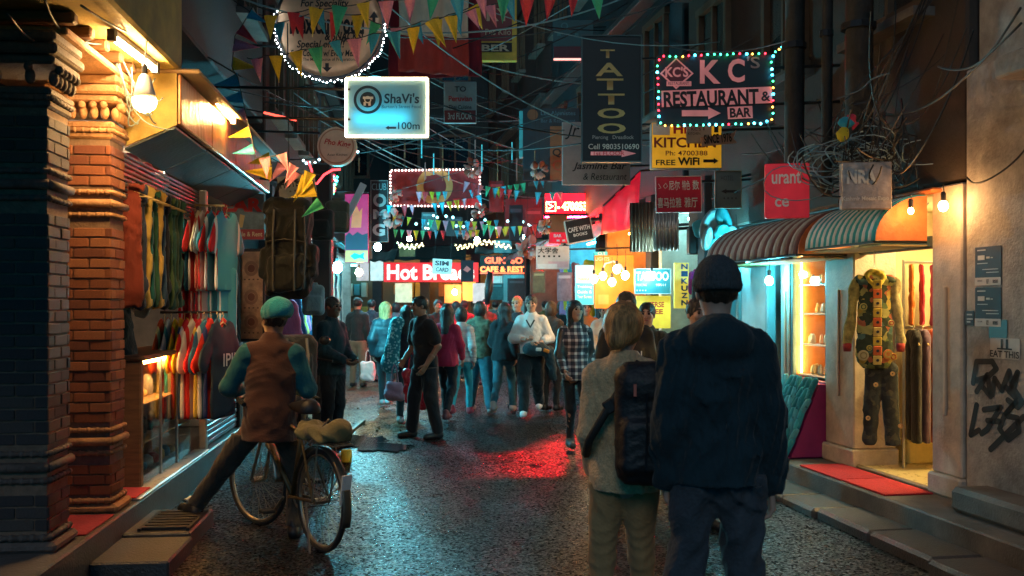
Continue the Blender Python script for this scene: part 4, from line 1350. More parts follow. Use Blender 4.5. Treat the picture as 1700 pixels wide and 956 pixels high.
for q, c in ((-1, (.30, .24, .06)), (1, (.34, .28, .12))):
    a = SDF().cap((q * .145, .0, 1.79), (q * .205, .03, 1.32), .050, .042, .03, 1.3).folds(.018, 30, 6 + q, .5)
    a.build("sleeve", pbr(c, .85, .6, 22, .3, 50, name="patched_sleeve"), jk, .010)
    MB().lathe([(.030, 0), (.036, .04), (.034, .07)], 12, (q * .208, .03, 1.235)).build("cuff", fabric((.30, .03, .025)), jk, True)
h_ = SDF().ell((0, .0, 1.845), (.078, .05, .062)).cap((-.055, -.02, 1.83), (0, -.05, 1.76), .028, .022, .03).cap((.055, -.02, 1.83), (0, -.05, 1.76), .028, .022, .03).ell((0, -.055, 1.845), (.045, .045, .040), None, .02, True).folds(.012, 50, 3, .8)
h_.build("hood", fabric((.62, .48, .06), fold=1), jk, .009)
for i in range(9):
    z = 1.78 - i * .076
    MB().box((.0, -.098 - .006 * (i % 2), z), (.065, .016, .072), (R(4), 0, R(4 * (i % 3 - 1))), .004).build("placket_patch", fabric([(.62, .42, .05), (.58, .12, .03), (.55, .40, .10)][i % 3]), jk)
    MB().lathe([(.012, -.004), (.012, .004)], 10, (0, -.112, z), (R(90), 0, 0)).build("button", BLACK, jk)
for (x, z, r, c1, c2) in ((-.105, 1.60, .030, (.45, .38, .10), (.05, .09, .03)), (-.105, 1.21, .042, (.45, .38, .18), (.25, .2, .07)), (.085, 1.22, .040, (.5, .18, .04), (.5, .38, .08)), (.125, 1.20, .032, (.5, .32, .06), (.3, .04, .02)), (-.06, 1.27, .022, (.5, .38, .08), (.06, .1, .03)), (.11, 1.47, .026, (.5, .40, .12), (.40, .05, .04))):
    y = -.092 + abs(x) * .12
    MB().lathe([(r, -.004), (r, .004)], 18, (x, y - .006, z), (R(90), 0, R(-14 if x < 0 else 14))).build("round_patch", fabric(c1), jk)
    MB().ring(r * .45, r * .7, y - .017, y - .012, 18, (x, z)).build("patch_ring", fabric(c2), jk)
MB().tube([(0, 0, 1.9), (0, .02, 2.1)], .004, 5).build("hook", STEEL, jk)
pj = thing("patchwork_trousers", "dark patchwork trousers hanging below the green jacket", "trousers", (W(1463, 650, 8.10).x, 8.10, 0), R(-8))
s = SDF().cap((-.055, 0, 1.08), (.055, 0, 1.08), .075, .075, .03, 1.8)
for q in (-1, 1): s.cap((q * .060, 0, 1.02), (q * .090, 0, .52 if q < 0 else .48), .072, .062, .015, 2.0)
s.folds(.010, 40, 8, .3).cut((0, 0, .47), (0, 0, -1))
s.build("cloth", patchwork((.014, .018, .017), [(.03, .035, .03), (.05, .05, .035), (.02, .03, .03)], 22), pj, .010)
for (x, z) in ((-.06, .97), (-.12, .70), (.13, .64), (.07, 1.06)):
    MB().ring(.006, .019, -.086, -.080, 12, (x, z)).build("flower_patch", fabric((.5, .30, .12)), pj)
# mats
for i, (ya, yb, x0_, lb) in enumerate(((7.52, 8.16, -.47, "red doormat nearer the orange pier"), (8.18, 8.90, -.48, "red doormat before the whitish pier"))):
    o = sbox("door_mat", RF, (x0_, ya, .202), (-.075, yb, .216), pbr((.52, .025, .03), .95, .2, 30, .5, 120, name="red_coir"), None, .004); tag(o, lb, "mat")
o = sbox("door_mat", RF, (-.42, 9.3, .202), (-.08, 10.0, .214), fabric((.32, .02, .09)), None, .004); tag(o, "magenta mat below the slipper stand", "mat")
# display window
dw = thing("display_window", "glass display window with orange lit shelves of goods", "display window", (0, 0, 0), 0, None, RF)
sbox("case_back", RF, (.42, 9.29, .9), (.46, 10.02, 2.1), plain((.60, .26, .07), .6), parent=dw)
sbox("case_side", RF, (.0, 10.0, .9), (.42, 10.03, 2.1), plain((.60, .26, .07), .6), parent=dw)
for zz in (.92, 1.22, 1.52, 1.80): sbox("shelf", RF, (.03, 9.30, zz), (.41, 9.99, zz + .014), plain((.5, .45, .4), .3), parent=dw, ch=.002)
sbox("glass_pane", RF, (.0, 9.32, .9), (.006, 9.98, 2.1), glass(), parent=dw, ch=.001)
for yy in (9.28, 10.0): sbox("window_frame", RF, (-.03, yy, .25), (.03, yy + .035, 2.12), plain((.05, .14, .16), .4), parent=dw, ch=.005)
sbox("window_frame", RF, (-.03, 9.32, 2.09), (.03, 9.995, 2.13), plain((.05, .14, .16), .4), parent=dw, ch=.005)
sbox("stall_riser", RF, (.0, 9.29, .2), (.4, 10.02, .9), plain((.20, .02, .08), .5), parent=dw)
for yy in (9.335, 9.965): MB().tube([(.05, yy, .95), (.05, yy, 2.08)], .009, 6).build("case_lamp", emit((1, .5, .16), 12 * LAMP), dw)
for i in range(48):
    zz = (.934, 1.234, 1.534, 1.814)[i % 4]; yy = 9.33 + (i // 4) * .055
    c = random.choice([(.6, .35, .12), (.7, .6, .4), (.5, .2, .08), (.35, .35, .3), (.65, .5, .2)])
    b_ = MB().lathe([(.02, 0), (.03, .02), (.024, random.uniform(.04, .09)), (.008, .10)], 7).build("trinket", plain(c, .3), None, True)
    b_.matrix_world = RF @ Matrix.Translation((.10 + random.random() * .2, yy, zz + .001))
    tag(b_, "small trinket on a shelf of the orange display window", "trinket", "trinkets in the display window")
# slipper stand
st = thing("slipper_stand", "sloping magenta stand under the display window", "stand", (0, 0, 0), 0, None, RF)
extr([(-.38, .216), (-.005, .216), (-.005, .88), (-.10, .88)], 9.28, 10.0).build("board", plain((.28, .015, .10), .5), st)
sl_me = SDF().cap((0, -.08, 0), (0, .07, 0), .034, .038, .02).cut((0, 0, -.012), (0, 0, -1)).ell((0, .06, .03), (.025, .05, .03), None, .01, True).mesh("slipper", .010)
sl_me = np_mesh("slipper", *sl_me); sl_me.materials.append(WHITE)
for r_ in range(7):
    for c_ in range(7):
        u = (r_ + .5) / 7
        m_ = fabric(random.choice([(.03, .28, .30), (.05, .34, .36), (.02, .18, .2), (.08, .30, .33)]))
        o = put("slipper", sl_me, None, (0, 0, 0), mat=m_)
        o.matrix_world = RF @ Matrix.Translation((-.375 + u * .27 - .025, 9.33 + c_ * .10, .24 + u * .64)) @ Matrix.Rotation(R(-66), 4, 'Y') @ Matrix.Rotation(R(90 + random.uniform(-20, 20)), 4, 'Z')
        tag(o, "turquoise felt slipper on the sloping magenta stand", "slipper", "slippers on the stand")
# door of the next shop, lit white and teal
nd = thing("lit_doorway", "white lit doorway with teal frame left of the display window", "doorway", (0, 0, 0), 0, None, RF)
TEALW = pbr((.35, .50, .52), .6, .2, 6, .15, name="pale_teal_paint")
sbox("inner_wall", RF, (.9, 10.2, .2), (1.0, 12.4, 2.5), TEALW, parent=nd)
sbox("inner_side", RF, (.0, 12.3, .2), (.9, 12.42, 2.5), TEALW, parent=nd)
for yy in (10.16, 10.55, 11.35, 12.2): sbox("door_frame", RF, (-.05, yy, .2), (.05, yy + .07, 2.2), plain((.25, .42, .44), .4), parent=nd)
sbox("door_frame", RF, (-.05, 10.235, 2.13), (.05, 12.195, 2.2), plain((.25, .42, .44), .4), parent=nd)
sbox("door_leaf", RF, (-.02, 10.63, .22), (.02, 11.33, 2.12), pbr((.55, .62, .62), .4, .2, 5, .05, name="door_white"), parent=nd)
bulb("cyan white bulb hanging in front of the white doorway", W(1277, 466, 9.9), CYAN, 62, .04, .35)
bulb("glaring cyan bulb at the turquoise sculptures", W(1222, 408, 11.0), CYAN, 76, .045, .3)
bulb("warm bulb on the lintel of the orange pier", W(1566, 342, 7.12), (1, .50, .18), 22, .034, .12)
bulb("small warm bulb under the orange awning end", W(1512, 350, 7.35), ORNG, 18, .022, .1)
# ------------------------------------------------------------------ awnings
TEALS, WHITES, REDS, DARKS = fabric((.06, .42, .46)), fabric((.80, .86, .85)), fabric((.17, .08, .08)), fabric((.42, .40, .40))
ORP = pbr((.55, .17, .05), .55, .3, 8, .3, 25, name="orange_tarpaulin")
def awning(label, ya, yb, ztop, zbot, dep, n, mats, capmat, caps=(True, True)):
    t = thing("awning", label, "awning", (0, 0, 0), 0, "striped awnings", RF)
    K = 8
    def prof(u):
        a = u * math.pi / 2
        return (-.06 - dep * math.sin(a), ztop - (ztop - zbot) * (1 - math.cos(a)))
    w = (yb - ya) / n
    for i in range(n):
        m_ = mats[i % 2]
        y_ = ya + i * w
        def fn(u, v, y_=y_):
            x, z = prof(v)
            x2, z2 = prof(min(1, v + .01)); x1, z1 = prof(max(0, v - .01))
            nr = Vector((z2 - z1, 0, -(x2 - x1))).normalized()
            if nr.x > 0: nr = -nr
            bul = .014 * math.sin(u * math.pi)
            return ((x + nr.x * bul, y_ + u * w, z + nr.z * bul), nr)
        MB().sheet(fn, 3, K, .006).build("stripe", m_, t, True)
    for q, on in ((ya, caps[0]), (yb, caps[1])):
        if not on: continue
        poly = [(-.06, zbot)] + [prof(i / K) for i in range(K + 1)]
        yy = q - .012 if q == ya else q + .004
        extr(poly if q == ya else poly[::-1], yy, yy + .008).build("end_panel", capmat, t)
    b = MB()
    b.tube([(prof(1)[0], ya, zbot - .01), (prof(1)[0], yb, zbot - .01)], .012, 6); b.tube([(-.06, ya, zbot - .01), (prof(1)[0], ya, zbot - .01)], .010, 6); b.tube([(-.06, yb, zbot - .01), (prof(1)[0], yb, zbot - .01)], .010, 6)
    b.build("awning_frame", DARKMETAL, t)
    b = MB().box((prof(1)[0] * .5, (ya + yb) / 2, zbot - .035), (dep * .9, yb - ya, .01)).build("lining", pbr((.35, .28, .10), .7, .5, 8, .2, name="old_lining"), t)
    return t
awning("teal and white striped awning with orange end over the clothes doorway", 7.64, 8.78, 2.44, 2.10, .42, 24, (TEALS, WHITES), ORP)
awning("maroon and grey striped awning over the lit doorway", 8.86, 11.1, 2.44, 2.06, .46, 26, (REDS, DARKS), ORP)
# awning shelf (top ledge board with orange underside)
for ya, yb, lb in ((7.5, 8.80, "orange painted board above the teal awning"), (8.82, 11.2, "dark board above the maroon awning")):
    o = sbox("awning_board", RF, (-.10, ya, 2.455), (.015, yb, 2.49), ORP if ya < 8 else BLACK, None); tag(o, lb, "board")
# ------------------------------------------------------------------ graffiti, posters
def stroke(par, pts, r=.022):
    P = [Vector((-.006, -a, b)) for a, b in pts]
    MB().tube([Vector((p.x, p.y, p.z)) for p in P], r, 6).build("paint_stroke", BLACK, par)
gf = thing("graffiti", "black spray paint tag on the pale wall under the stickers", "graffiti", (0, 6.93, 0), 0, None, RF)
INK = plain((.012, .013, .014), .6, name="spray_paint")
def GP(px, py):
    # photograph point on the wall plane -> (distance along the wall towards the camera, height)
    d = Vector(((px - 850) / FPX, 1, -(py - HOR) / FPX))
    o_, dd = RI @ Vector((0, 0, CAMZ)), RI.to_3x3() @ d
    k = -o_.x / dd.x
    q = o_ + dd * k
    return q
def gstroke(pts, w=.020):
    Q = [GP(*p) for p in pts]
    v_, f_ = [], []
    b = MB()
    for i, q in enumerate(Q):
        b.add([(-.003, q.y - 6.93 + w * math.cos(a) * 1.3, q.z + w * math.sin(a)) for a in np.linspace(0, 5.76, 12)], [tuple(range(12))[::-1]])
        if i:
            p0 = Q[i - 1]; d = Vector((0, (q.y - p0.y) / 1.3, q.z - p0.z)); 
            if d.length < 1e-5: continue
            d.normalize(); n_ = Vector((0, -d.z * 1.3, d.y)) * w
            a0 = Vector((-.0035, p0.y - 6.93, p0.z)); a1 = Vector((-.0035, q.y - 6.93, q.z))
            b.add([a0 - n_, a1 - n_, a1 + n_, a0 + n_], [(0, 1, 2, 3)])
    b.build("paint_stroke", INK, gf)
for st_ in ([(1616, 636), (1622, 600), (1648, 600), (1655, 612), (1640, 626), (1618, 632)], [(1622, 650), (1640, 622), (1645, 658), (1632, 642)], [(1648, 655), (1652, 628), (1664, 648), (1676, 616), (1682, 645)], [(1676, 650), (1690, 618), (1684, 645), (1698, 668), (1690, 676), (1674, 664)],
            [(1622, 672), (1612, 722)], [(1612, 722), (1626, 714)], [(1634, 680), (1662, 676), (1640, 712), (1630, 720)], [(1640, 698), (1662, 700)], [(1660, 702), (1662, 704)], [(1668, 690), (1690, 664), (1668, 690), (1660, 712), (1674, 730), (1692, 716), (1690, 694), (1672, 690)], [(1645, 746), (1700, 692)], [(1690, 664), (1668, 640)]): gstroke(st_)
def poster(label, px0, py0, px1, py1, mat, items=()):
    a, b_ = GP(px0, py0), GP(px1, py1)
    a2 = GP(px0, py1)
    t = thing("poster", label, "poster", (-.004, (a.y + b_.y) / 2, (a.z + a2.z) / 2), 0, None, RF)
    wy, hz = abs(a.y - b_.y), abs(a.z - a2.z)
    MB().box((0, 0, 0), (.003, wy, hz)).build("sheet", mat, t)
    for (u0, v0, u1, v1, m_) in items:
        MB().box((-.0032, wy * (.5 - (u0 + u1) / 2), hz * (.5 - (v0 + v1) / 2)), (.0022, wy * (u1 - u0), hz * (v1 - v0))).build("print_block", m_, t)
    return t
PNAVY, PWH = plain((.010, .014, .020), .6), plain((.50, .48, .44), .6)
pit = [(.10, .07, .42, .10, PWH), (.12, .22, .38, .34, PWH), (.45, .26, .58, .31, PWH), (.62, .28, .70, .31, PWH), (.10, .42, .50, .44, PWH), (.30, .58, .9, .60, PWH), (.45, .66, .92, .68, PWH), (0.0, .80, 1, 1, PWH), (.1, .86, .3, .90, PNAVY), (.45, .84, .55, .96, PNAVY), (.7, .86, .9, .95, PNAVY)]
poster("upper navy gig poster with white footer on the pale wall", 1620, 411, 1663, 474, PNAVY, pit)
poster("lower navy gig poster with white footer on the pale wall", 1620, 478, 1663, 541, PNAVY, pit)
poster("teal sticker below the navy posters", 1643, 530, 1673, 561, plain((.03, .12, .13), .5), [(.1, .2, .6, .3, PWH)])
t_ = poster("white sticker reading EAT THIS below the posters", 1645, 560, 1694, 594, PWH, [(.38, .05, .45, .5, PNAVY), (.55, .05, .62, .5, PNAVY), (.25, .48, .75, .55, PNAVY)])
o = fit_text("EAT THIS", -.15, -.062, .15, -.015, 0, INK, t_, .02); o.matrix_local = Matrix.Translation((-.004, 0, 0)) @ Matrix.Rotation(R(-90), 4, 'Z')
t_ = poster("small dark sticker left of the lower navy poster", 1604, 516, 1618, 540, PNAVY, [(.2, .2, .8, .3, PWH), (.2, .5, .9, .6, PWH), (.2, .7, .6, .8, PWH)])
# ------------------------------------------------------------------ lit shops further down the street
def bay(label, frame, sgn, ya, yb, lampcol, lamp, wallcol, awn=None, goods=(), gcol=None, zs=.13, clothes=True, sign=None):
    """an open shop front; sgn +1: street lies on +X of the frame"""
    t = thing("lit_shop", label, "shop", (0, 0, 0), 0, None, frame)
    wm = pbr(wallcol, .7, .3, 5, .1, 40, name="shop_wall")
    q = -sgn
    def bx(nm, x0, x1, y0_, y1_, z0, z1, m): return sbox(nm, frame, (min(q * x0, q * x1), y0_, z0), (max(q * x0, q * x1), y1_, z1), m, parent=t, ch=.01)
    bx("back_wall", 1.3, 1.4, ya, yb, zs, 3.2, wm)
    bx("side_wall", .0, 1.3, yb - .12, yb, zs, 3.2, wm)
    bx("side_wall", .0, 1.3, ya, ya + .12, zs, 3.2, wm)
    bx("shop_ceiling", .0, 1.3, ya + .12, yb - .12, 2.9, 2.96, wm)
    bx("pier", -.06, .12, ya - .12, ya + .14, zs, 3.2, DARKWALL)
    for i in range(4):
        bx("shelf", 1.0, 1.29, ya + .15, yb - .15, .6 + i * .5, .63 + i * .5, WOOD)
    if sign: bx("sign_board", -.14, -.06, ya + .15, yb - .1, 2.45, 3.0, sign)
    MB().tube([(q * .35, ya + .3, 2.82), (q * .35, yb - .3, 2.82)], .022, 6).build("shop_tube", emit(lampcol, lamp * 1.0), t)
    g = random.Random(label)
    for i in range(4):
        y = ya + .25
        while y < yb - .3:
            hh = g.uniform(.15, .4); ww = g.uniform(.12, .3)
            c = g.choice(gcol) if gcol else g.choice([(.6, .1, .05), (.1, .35, .4), (.65, .5, .15), (.6, .6, .55), (.05, .1, .15), (.5, .2, .3)])
            MB().box((q * 1.14, y + ww / 2, .632 + i * .5 + hh / 2), (.2, ww * .9, hh), None, .02).build("goods", plain(c, .5), t)
            y += ww + .02
    if awn:
        MB().sheet(lambda u, v: ((q * (.05 - .75 * v), ya + u * (yb - ya), 3.02 - .38 * v * v + .02 * math.sin(u * 20)), (q * -.4, 0, .9)), 16, 5, .012).build("awning", awn, t, True)
    return t
def hang_row(frame, sgn, ya, yb, n, what, cols, x=.12, z=2.3, lab="", grp="", sc=.9):
    for i in range(n):
        nm, c = cols[i % len(cols)]
        k = i // len(cols)
        nm = (("", "second nearest ", "third nearest ")[k] + nm)
        pos = (sgn * x, ya + (i + .5) * (yb - ya) / n, z + random.uniform(-.08, .05))
        hang(what, f"{nm} {lab}", pos, frame, fabric(c, fold=1), random.uniform(-.5, .5), sc * random.uniform(.85, 1.1), grp, False)
bay("teal lit souvenir shop behind the black post", LF, 1, 13.3, 16.2, CYAN, 26, (.25, .4, .42), fabric((.03, .10, .11)))
bay("pale lit shop behind the red fish banner", LF, 1, 16.5, 19.8, COOL, 30, (.5, .5, .48))
bay("teal lit shawl shop near the street corner", LF, 1, 20.1, 24.0, CYAN, 34, (.3, .45, .45), fabric((.04, .14, .15)))
bay("dim shop at the far corner beside the bakery", LF, 1, 24.3, 31.0, COOL, 22, (.4, .42, .4))
bay("tattoo and knife shop right behind the beanie man", RF, -1, 12.5, 14.4, COOL, 30, (.45, .55, .5))
bay("orange lit lantern shop with round bulbs", RF, -1, 14.7, 17.4, (1, .5, .15), 34, (.6, .3, .1), plain((.6, .6, .55)), gcol=[(.7, .35, .1), (.6, .5, .3), (.6, .2, .05)])
bay("teal lit poster shop past the lanterns", RF, -1, 17.7, 20.4, CYAN, 30, (.3, .45, .5), fabric((.35, .40, .38)))
bay("dim rug shop with red light further down", RF, -1, 20.7, 24.6, (1, .25, .12), 14, (.3, .15, .1), fabric((.30, .03, .03)))
bay("small teal shop at the far right corner", RF, -1, 24.9, 29, CYAN, 24, (.3, .4, .4))
SC = [("black", (.02, .02, .025)), ("white", (.6, .58, .52)), ("grey", (.2, .2, .2)), ("cream", (.55, .45, .3)), ("teal", (.03, .25, .28)), ("striped dark", (.05, .06, .07))]
hang_row(LF, 1, 20.2, 23.8, 14, "scarf", SC, .14, 2.35, "shawl hanging in front of the far teal shop", "shawls of the far shop", 1.5)
hang_row(LF, 1, 16.6, 19.6, 9, "scarf", SC, .12, 2.4, "scarf hanging at the pale shop", "scarves of the pale shop", 1.2)
hang_row(LF, 1, 13.4, 16.0, 9, "longsleeve", [("pink", (.5, .1, .2)), ("navy", (.02, .05, .1)), ("yellow", (.6, .42, .08)), ("teal", (.03, .25, .28)), ("violet", (.25, .08, .3))], .15, 1.75, "sweater hanging low behind the black post", "sweaters behind the post", .9)
hang_row(RF, -1, 11.2, 12.4, 7, "bagdrop", [("black", (.02, .02, .02)), ("magenta", (.5, .03, .2)), ("white", (.6, .58, .55)), ("brown", (.2, .09, .04)), ("teal", (.03, .25, .28))], .18, 2.0, "cloth bag hanging left of the lit doorway", "bags by the lit doorway", .8)
hang_row(RF, -1, 17.8, 20.2, 7, "scarf", [("yellow", (.65, .45, .04)), ("violet", (.35, .2, .4)), ("white", (.6, .6, .6)), ("red", (.55, .05, .04)), ("teal", (.04, .3, .34))], .15, 2.4, "scarf hanging at the poster shop", "scarves of the poster shop", 1.1)
# lantern shop bulbs
for i, (px, py) in enumerate(((1001, 458), (1016, 468), (1024, 447), (1038, 457), (986, 463))):
    bulb(f"{('first', 'second', 'third', 'fourth', 'fifth')[i]} round warm bulb of the lantern shop counted across the cluster", W(px, py, 14.6 - .2 * i), (1, .55, .2), 14, .055, .3, group="lantern shop bulbs")
bulb("glaring cyan lamp on the far side of the black post", W(560, 444, 14.2), CYAN, 220, .07, .3)
bulb("added warm lamp at the pale shop, warming the muddy edge", W(596, 452, 17.6), WARM, 60, .06, .3)  # bulb added to turn the light on the mud warm
bulb("cool white lamp over the far left shops", W(627, 410, 20), CYAN, 170, .07, .4)
bulb("cool white lamp hanging over the crowd far off", W(680, 396, 24), COOL, 22, .06, .4)
bulb("cyan white lamp hung beneath the flag lines", W(792, 398, 22), COOL, 13, .06, .4)
bulb("teal lamp over the far right awnings", W(866, 392, 21), CYAN, 30, .06, .4)
bulb("white lamp beside the tattoo board", W(1082, 458, 13), COOL, 24, .05, .3)
bulb("warm lamp inside the bakery window", W(755, 485, 30.4), WARM, 24, .08, .3)
# bakery and neighbours at the end of the street
bk = thing("bakery", "bakery front with lit window at the end of the street", "shop", (0, 0, 0))
sbox("floor_slab", ID, (-8, 31.2, -.1), (5, 34, .12), CONC, parent=bk)
sbox("inner_wall", ID, (-8, 33.4, .1), (5, 33.5, 3.2), plain((.20, .15, .09)), parent=bk)
for x in (-6.2, -4.4, -2.9, -1.3, .3, 1.9): sbox("pillar", ID, (x, 31.3, .12), (x + .3, 31.6, 3.2), DARKWALL, parent=bk)
for i, x in enumerate((-5.9, -4.1, -2.6, -1.0, .6)):
    MB().tube([(x + .1, 32.6, 2.9), (x + 1.1, 32.6, 2.9)], .03, 6).build("shop_tube", emit([CYAN, WARM, WARM, ORNG, CYAN][i], 16), bk)
    sbox("counter", ID, (x + .1, 32.0, .12), (x + 1.15, 32.4, 1.1), plain([(.4, .5, .5), (.5, .3, .1), (.6, .45, .1), (.5, .2, .05), (.3, .45, .5)][i]), parent=bk)
    for k in range(3):
        for j in range(4):
            MB().box((x + .25 + j * .24, 33.2, .6 + k * .75), (.2, .2, random.uniform(.2, .5)), None, .02).build("goods", plain(random.choice([(.6, .45, .1), (.6, .2, .05), (.6, .6, .5), (.1, .35, .4), (.65, .3, .1)])), bk)

# dark tarpaulins and small blank boards crowding the far end
def tarp(label, x0, y0, x1, y1, Y, mat, sag=.1):
    t = thing("tarpaulin", label, "tarpaulin", W((x0 + x1) / 2, y0, Y)); s = Y / FPX; w, h = (x1 - x0) * s, (y1 - y0) * s
    MB().sheet(lambda u, v: (((u - .5) * w, -.9 * v + .05 * math.sin(u * 14), -h * v - sag * math.sin(math.pi * u) * (1 - v) + .02 * math.sin(u * 23)), (0, -.6, .8)), 18, 5, .012).build("cloth", mat, t, True)
    for q in (-.5, .5): MB().tube([(q * w, 0, 0), (q * w * 1.05, .05, 1.4)], .006, 4).build("rope", CORDM, t)
DT = fabric((.010, .030, .034), fold=1)
tarp("dark tarpaulin sagging over the bakery sign", 655, 402, 775, 434, 29.8, DT)
tarp("dark tarpaulin over the neon cafe letters", 790, 408, 892, 424, 24.2, DT)
tarp("dark green tarpaulin over the far left shops", 600, 412, 660, 436, 27, DT)
g2 = random.Random(3)
SB = [((812, 300, 836, 352), 19, (.08, .012, .02), "narrow dark red board under the flags"), ((845, 340, 868, 400), 17.5, (.03, .02, .03), "black narrow board left of the BAR board"), ((872, 345, 900, 395), 19.6, (.10, .015, .02), "dim maroon board beside the telephone sign"), ((700, 352, 726, 384), 21, (.03, .08, .09), "dim teal board below the maroon banner"), ((740, 360, 768, 392), 23, (.02, .03, .04), "dark blank board over the far crowd"), ((820, 398, 850, 420), 22, (.04, .14, .15), "small teal board left of the brush character board"), ((662, 440 - 34, 690, 402 + 24), 25, (.16, .13, .05), "dull yellow board over the far left crowd"), ((598, 395, 618, 430), 19.8, (.10, .10, .09), "grey board below the CLUB sign"), ((885, 450, 905, 486), 18.2, (.30, .22, .10), "tan hanging panel behind the white sweater man"), ((925, 452, 950, 500), 16.4, (.32, .24, .30), "pale violet panel at the poster shop"), ((842, 462, 872, 500), 23, (.02, .05, .06), "dark cloth panel hanging over the far right crowd"), ((806, 470, 836, 498), 27, (.05, .16, .17), "dull teal panel beyond the crowd")]
for r_, Y, c, lb in SB:
    t = thing("hanging_board", lb, "board", W((r_[0] + r_[2]) / 2, (r_[1] + r_[3]) / 2, Y), g2.uniform(-.3, .3)); s = Y / FPX; w, h = (r_[2] - r_[0]) * s, (r_[3] - r_[1]) * s
    MB().box((0, 0, 0), (w, .05, h), None, .006).build("board", pbr(c, .6, .5, 6, .1, 30, name="old_board", dirt=.3), t)
    MB().box((0, -.028, h * .34), (w * .8, .006, h * .1)).build("stripe", plain([min(.6, q * 2.2 + .02) for q in c]), t)
    for q in (-.35, .35): MB().tube([(q * w, 0, h / 2), (q * w, .02, h / 2 + .9)], .004, 4).build("wire", CORDM, t)
# ------------------------------------------------------------------ signs, built in photograph pixels at their distance
def arrow_poly(x0, y0, x1, y1, sh=.5):
    hw = abs(x1 - x0) * (1 - .32); ym = (y0 + y1) / 2; h = abs(y1 - y0)
    d = 1 if x1 > x0 else -1
    xs = x0 + d * hw
    return [(x0, ym + h * sh / 2), (xs, ym + h * sh / 2), (xs, ym + h / 2), (x1, ym), (xs, ym - h / 2), (xs, ym - h * sh / 2), (x0, ym - h * sh / 2)]
def sign(name, label, rect, Y, face, items=(), yaw=0.0, roll=0.0, depth=.06, frame=None, fw=3, bracket=None, cat="sign", poly=None, body=None, up=None):
    x0, y0, x1, y1 = rect
    cx, cy_ = (x0 + x1) / 2, (y0 + y1) / 2
    s = Y / FPX
    t = thing(name, label, cat, W(cx, cy_, Y), R(yaw), None, ID, R(roll))
    cw = math.cos(R(yaw))
    sx = s / max(.3, cw)
    X = lambda px: (px - cx) * sx
    Z = lambda py: -(py - cy_) * s
    if poly: MB().prism([(X(a), Z(b)) for a, b in poly][::-1], -depth / 2, depth / 2).build("board", body or face, t)
    else:
        MB().box((0, 0, 0), ((x1 - x0) * sx, depth, (y1 - y0) * s), None, .006).build("board", body or face, t)
        if body: MB().box((0, -depth / 2 - .002, 0), ((x1 - x0 - 2) * sx, .004, (y1 - y0 - 2) * s)).build("face", face, t)
    if frame:
        w, h = (x1 - x0) * sx, (y1 - y0) * s; f = fw * s
        for (c_, d_) in (((-w / 2 + f / 2, 0), (f, h)), ((w / 2 - f / 2, 0), (f, h)), ((0, h / 2 - f / 2), (w - 2 * f - .002, f)), ((0, -h / 2 + f / 2), (w - 2 * f - .002, f))):
            MB().box((c_[0], -depth / 2 - .006, c_[1]), (d_[0], .02, d_[1])).build("frame", frame, t)
    yb = -depth / 2 - .004
    for i, it in enumerate(items):
        k = it[0]; y = yb - .0012 * (i + 1)
        if k == "t":      # text: string, box, material, bold, shear, rot
            _, st, (a, b, c, d), m = it[:4]
            ex = it[4] if len(it) > 4 else {}
            fit_text(st, X(a), Z(d), X(c), Z(b), y, m, t, **ex)
        elif k == "r":    # flat panel
            _, (a, b, c, d), m = it[:3]
            MB().box(((X(a) + X(c)) / 2, y, (Z(b) + Z(d)) / 2), (X(c) - X(a), .002, Z(b) - Z(d))).build(it[3] if len(it) > 3 else "panel", m, t)
        elif k == "a":
            _, (a, b, c, d), m = it[:3]
            pl = arrow_poly(X(a), Z(b), X(c), Z(d))
            if X(c) > X(a): pl = pl[::-1]
            MB().prism(pl, y - .001, y + .001).build("arrow", m, t)
        elif k == "p":
            _, pts, m = it[:3]
            MB().prism([(X(a), Z(b)) for a, b in pts][::-1], y - .001, y + .001).build(it[3] if len(it) > 3 else "emblem", m, t)
        elif k == "o":    # ring
            _, (a, b, r0, r1), m = it[:3]
            MB().ring(r0 * s, r1 * s, y - .001, y + .001, 36, (X(a), Z(b))).build(it[3] if len(it) > 3 else "ring", m, t)
        elif k == "d":
            _, (a, b, r), m = it[:3]
            MB().lathe([(r * s, -.001), (r * s, .001)], 32, (X(a), y, Z(b)), (R(90), 0, 0)).build(it[3] if len(it) > 3 else "disc", m, t)
        elif k == "l":    # drawn line
            _, pts, w, m = it[:4]
            MB().tube([(X(a), y, Z(b)) for a, b in pts], w * s / 2, 5).build(it[4] if len(it) > 4 else "line", m, t)
    if bracket:
        bpy.context.view_layer.update()
        inv = t.matrix_world.inverted()
        wx = XL(Y) - .02 if bracket == "L" else XR(Y) + .05
        for f in ((.82, .3) if (y1 - y0) * s > .5 else (.85,)):
            zz = ((y1 - y0) * s) * (f - .5)
            a = inv @ Vector((wx, Y + .02, (t.matrix_world @ Vector((0, .0, zz))).z + .03))
            e = Vector(((-.5 if bracket == "L" else .5) * (x1 - x0) * sx * .9, .0, zz))
            MB().tube([a, e], .014, 6).build("bracket", DARKMETAL, t)
    if up:
        for q in (-.4, .4):
            MB().tube([(q * (x1 - x0) * sx, 0, (y1 - y0) * s / 2), (q * (x1 - x0) * sx * 1.1, .02, (y1 - y0) * s / 2 + up)], .004, 5).build("hanging_wire", CORDM, t)
    return t
INKB = plain((.012, .012, .014), .6, name="sign_ink")
INKN = plain((.015, .03, .05), .5, name="navy_ink")
PINK = backlit((.66, .22, .22), .30)
REDP = plain((.55, .02, .03), .5, name="red_paint")
MAROON = plain((.22, .03, .035), .5, name="maroon_paint")
CREAMP = plain((.62, .52, .34), .6, name="cream_paint")
GOLD = plain((.55, .36, .12), .45, name="gold_paint")
YELP = plain((.70, .46, .05), .5, name="yellow_paint")
B = dict
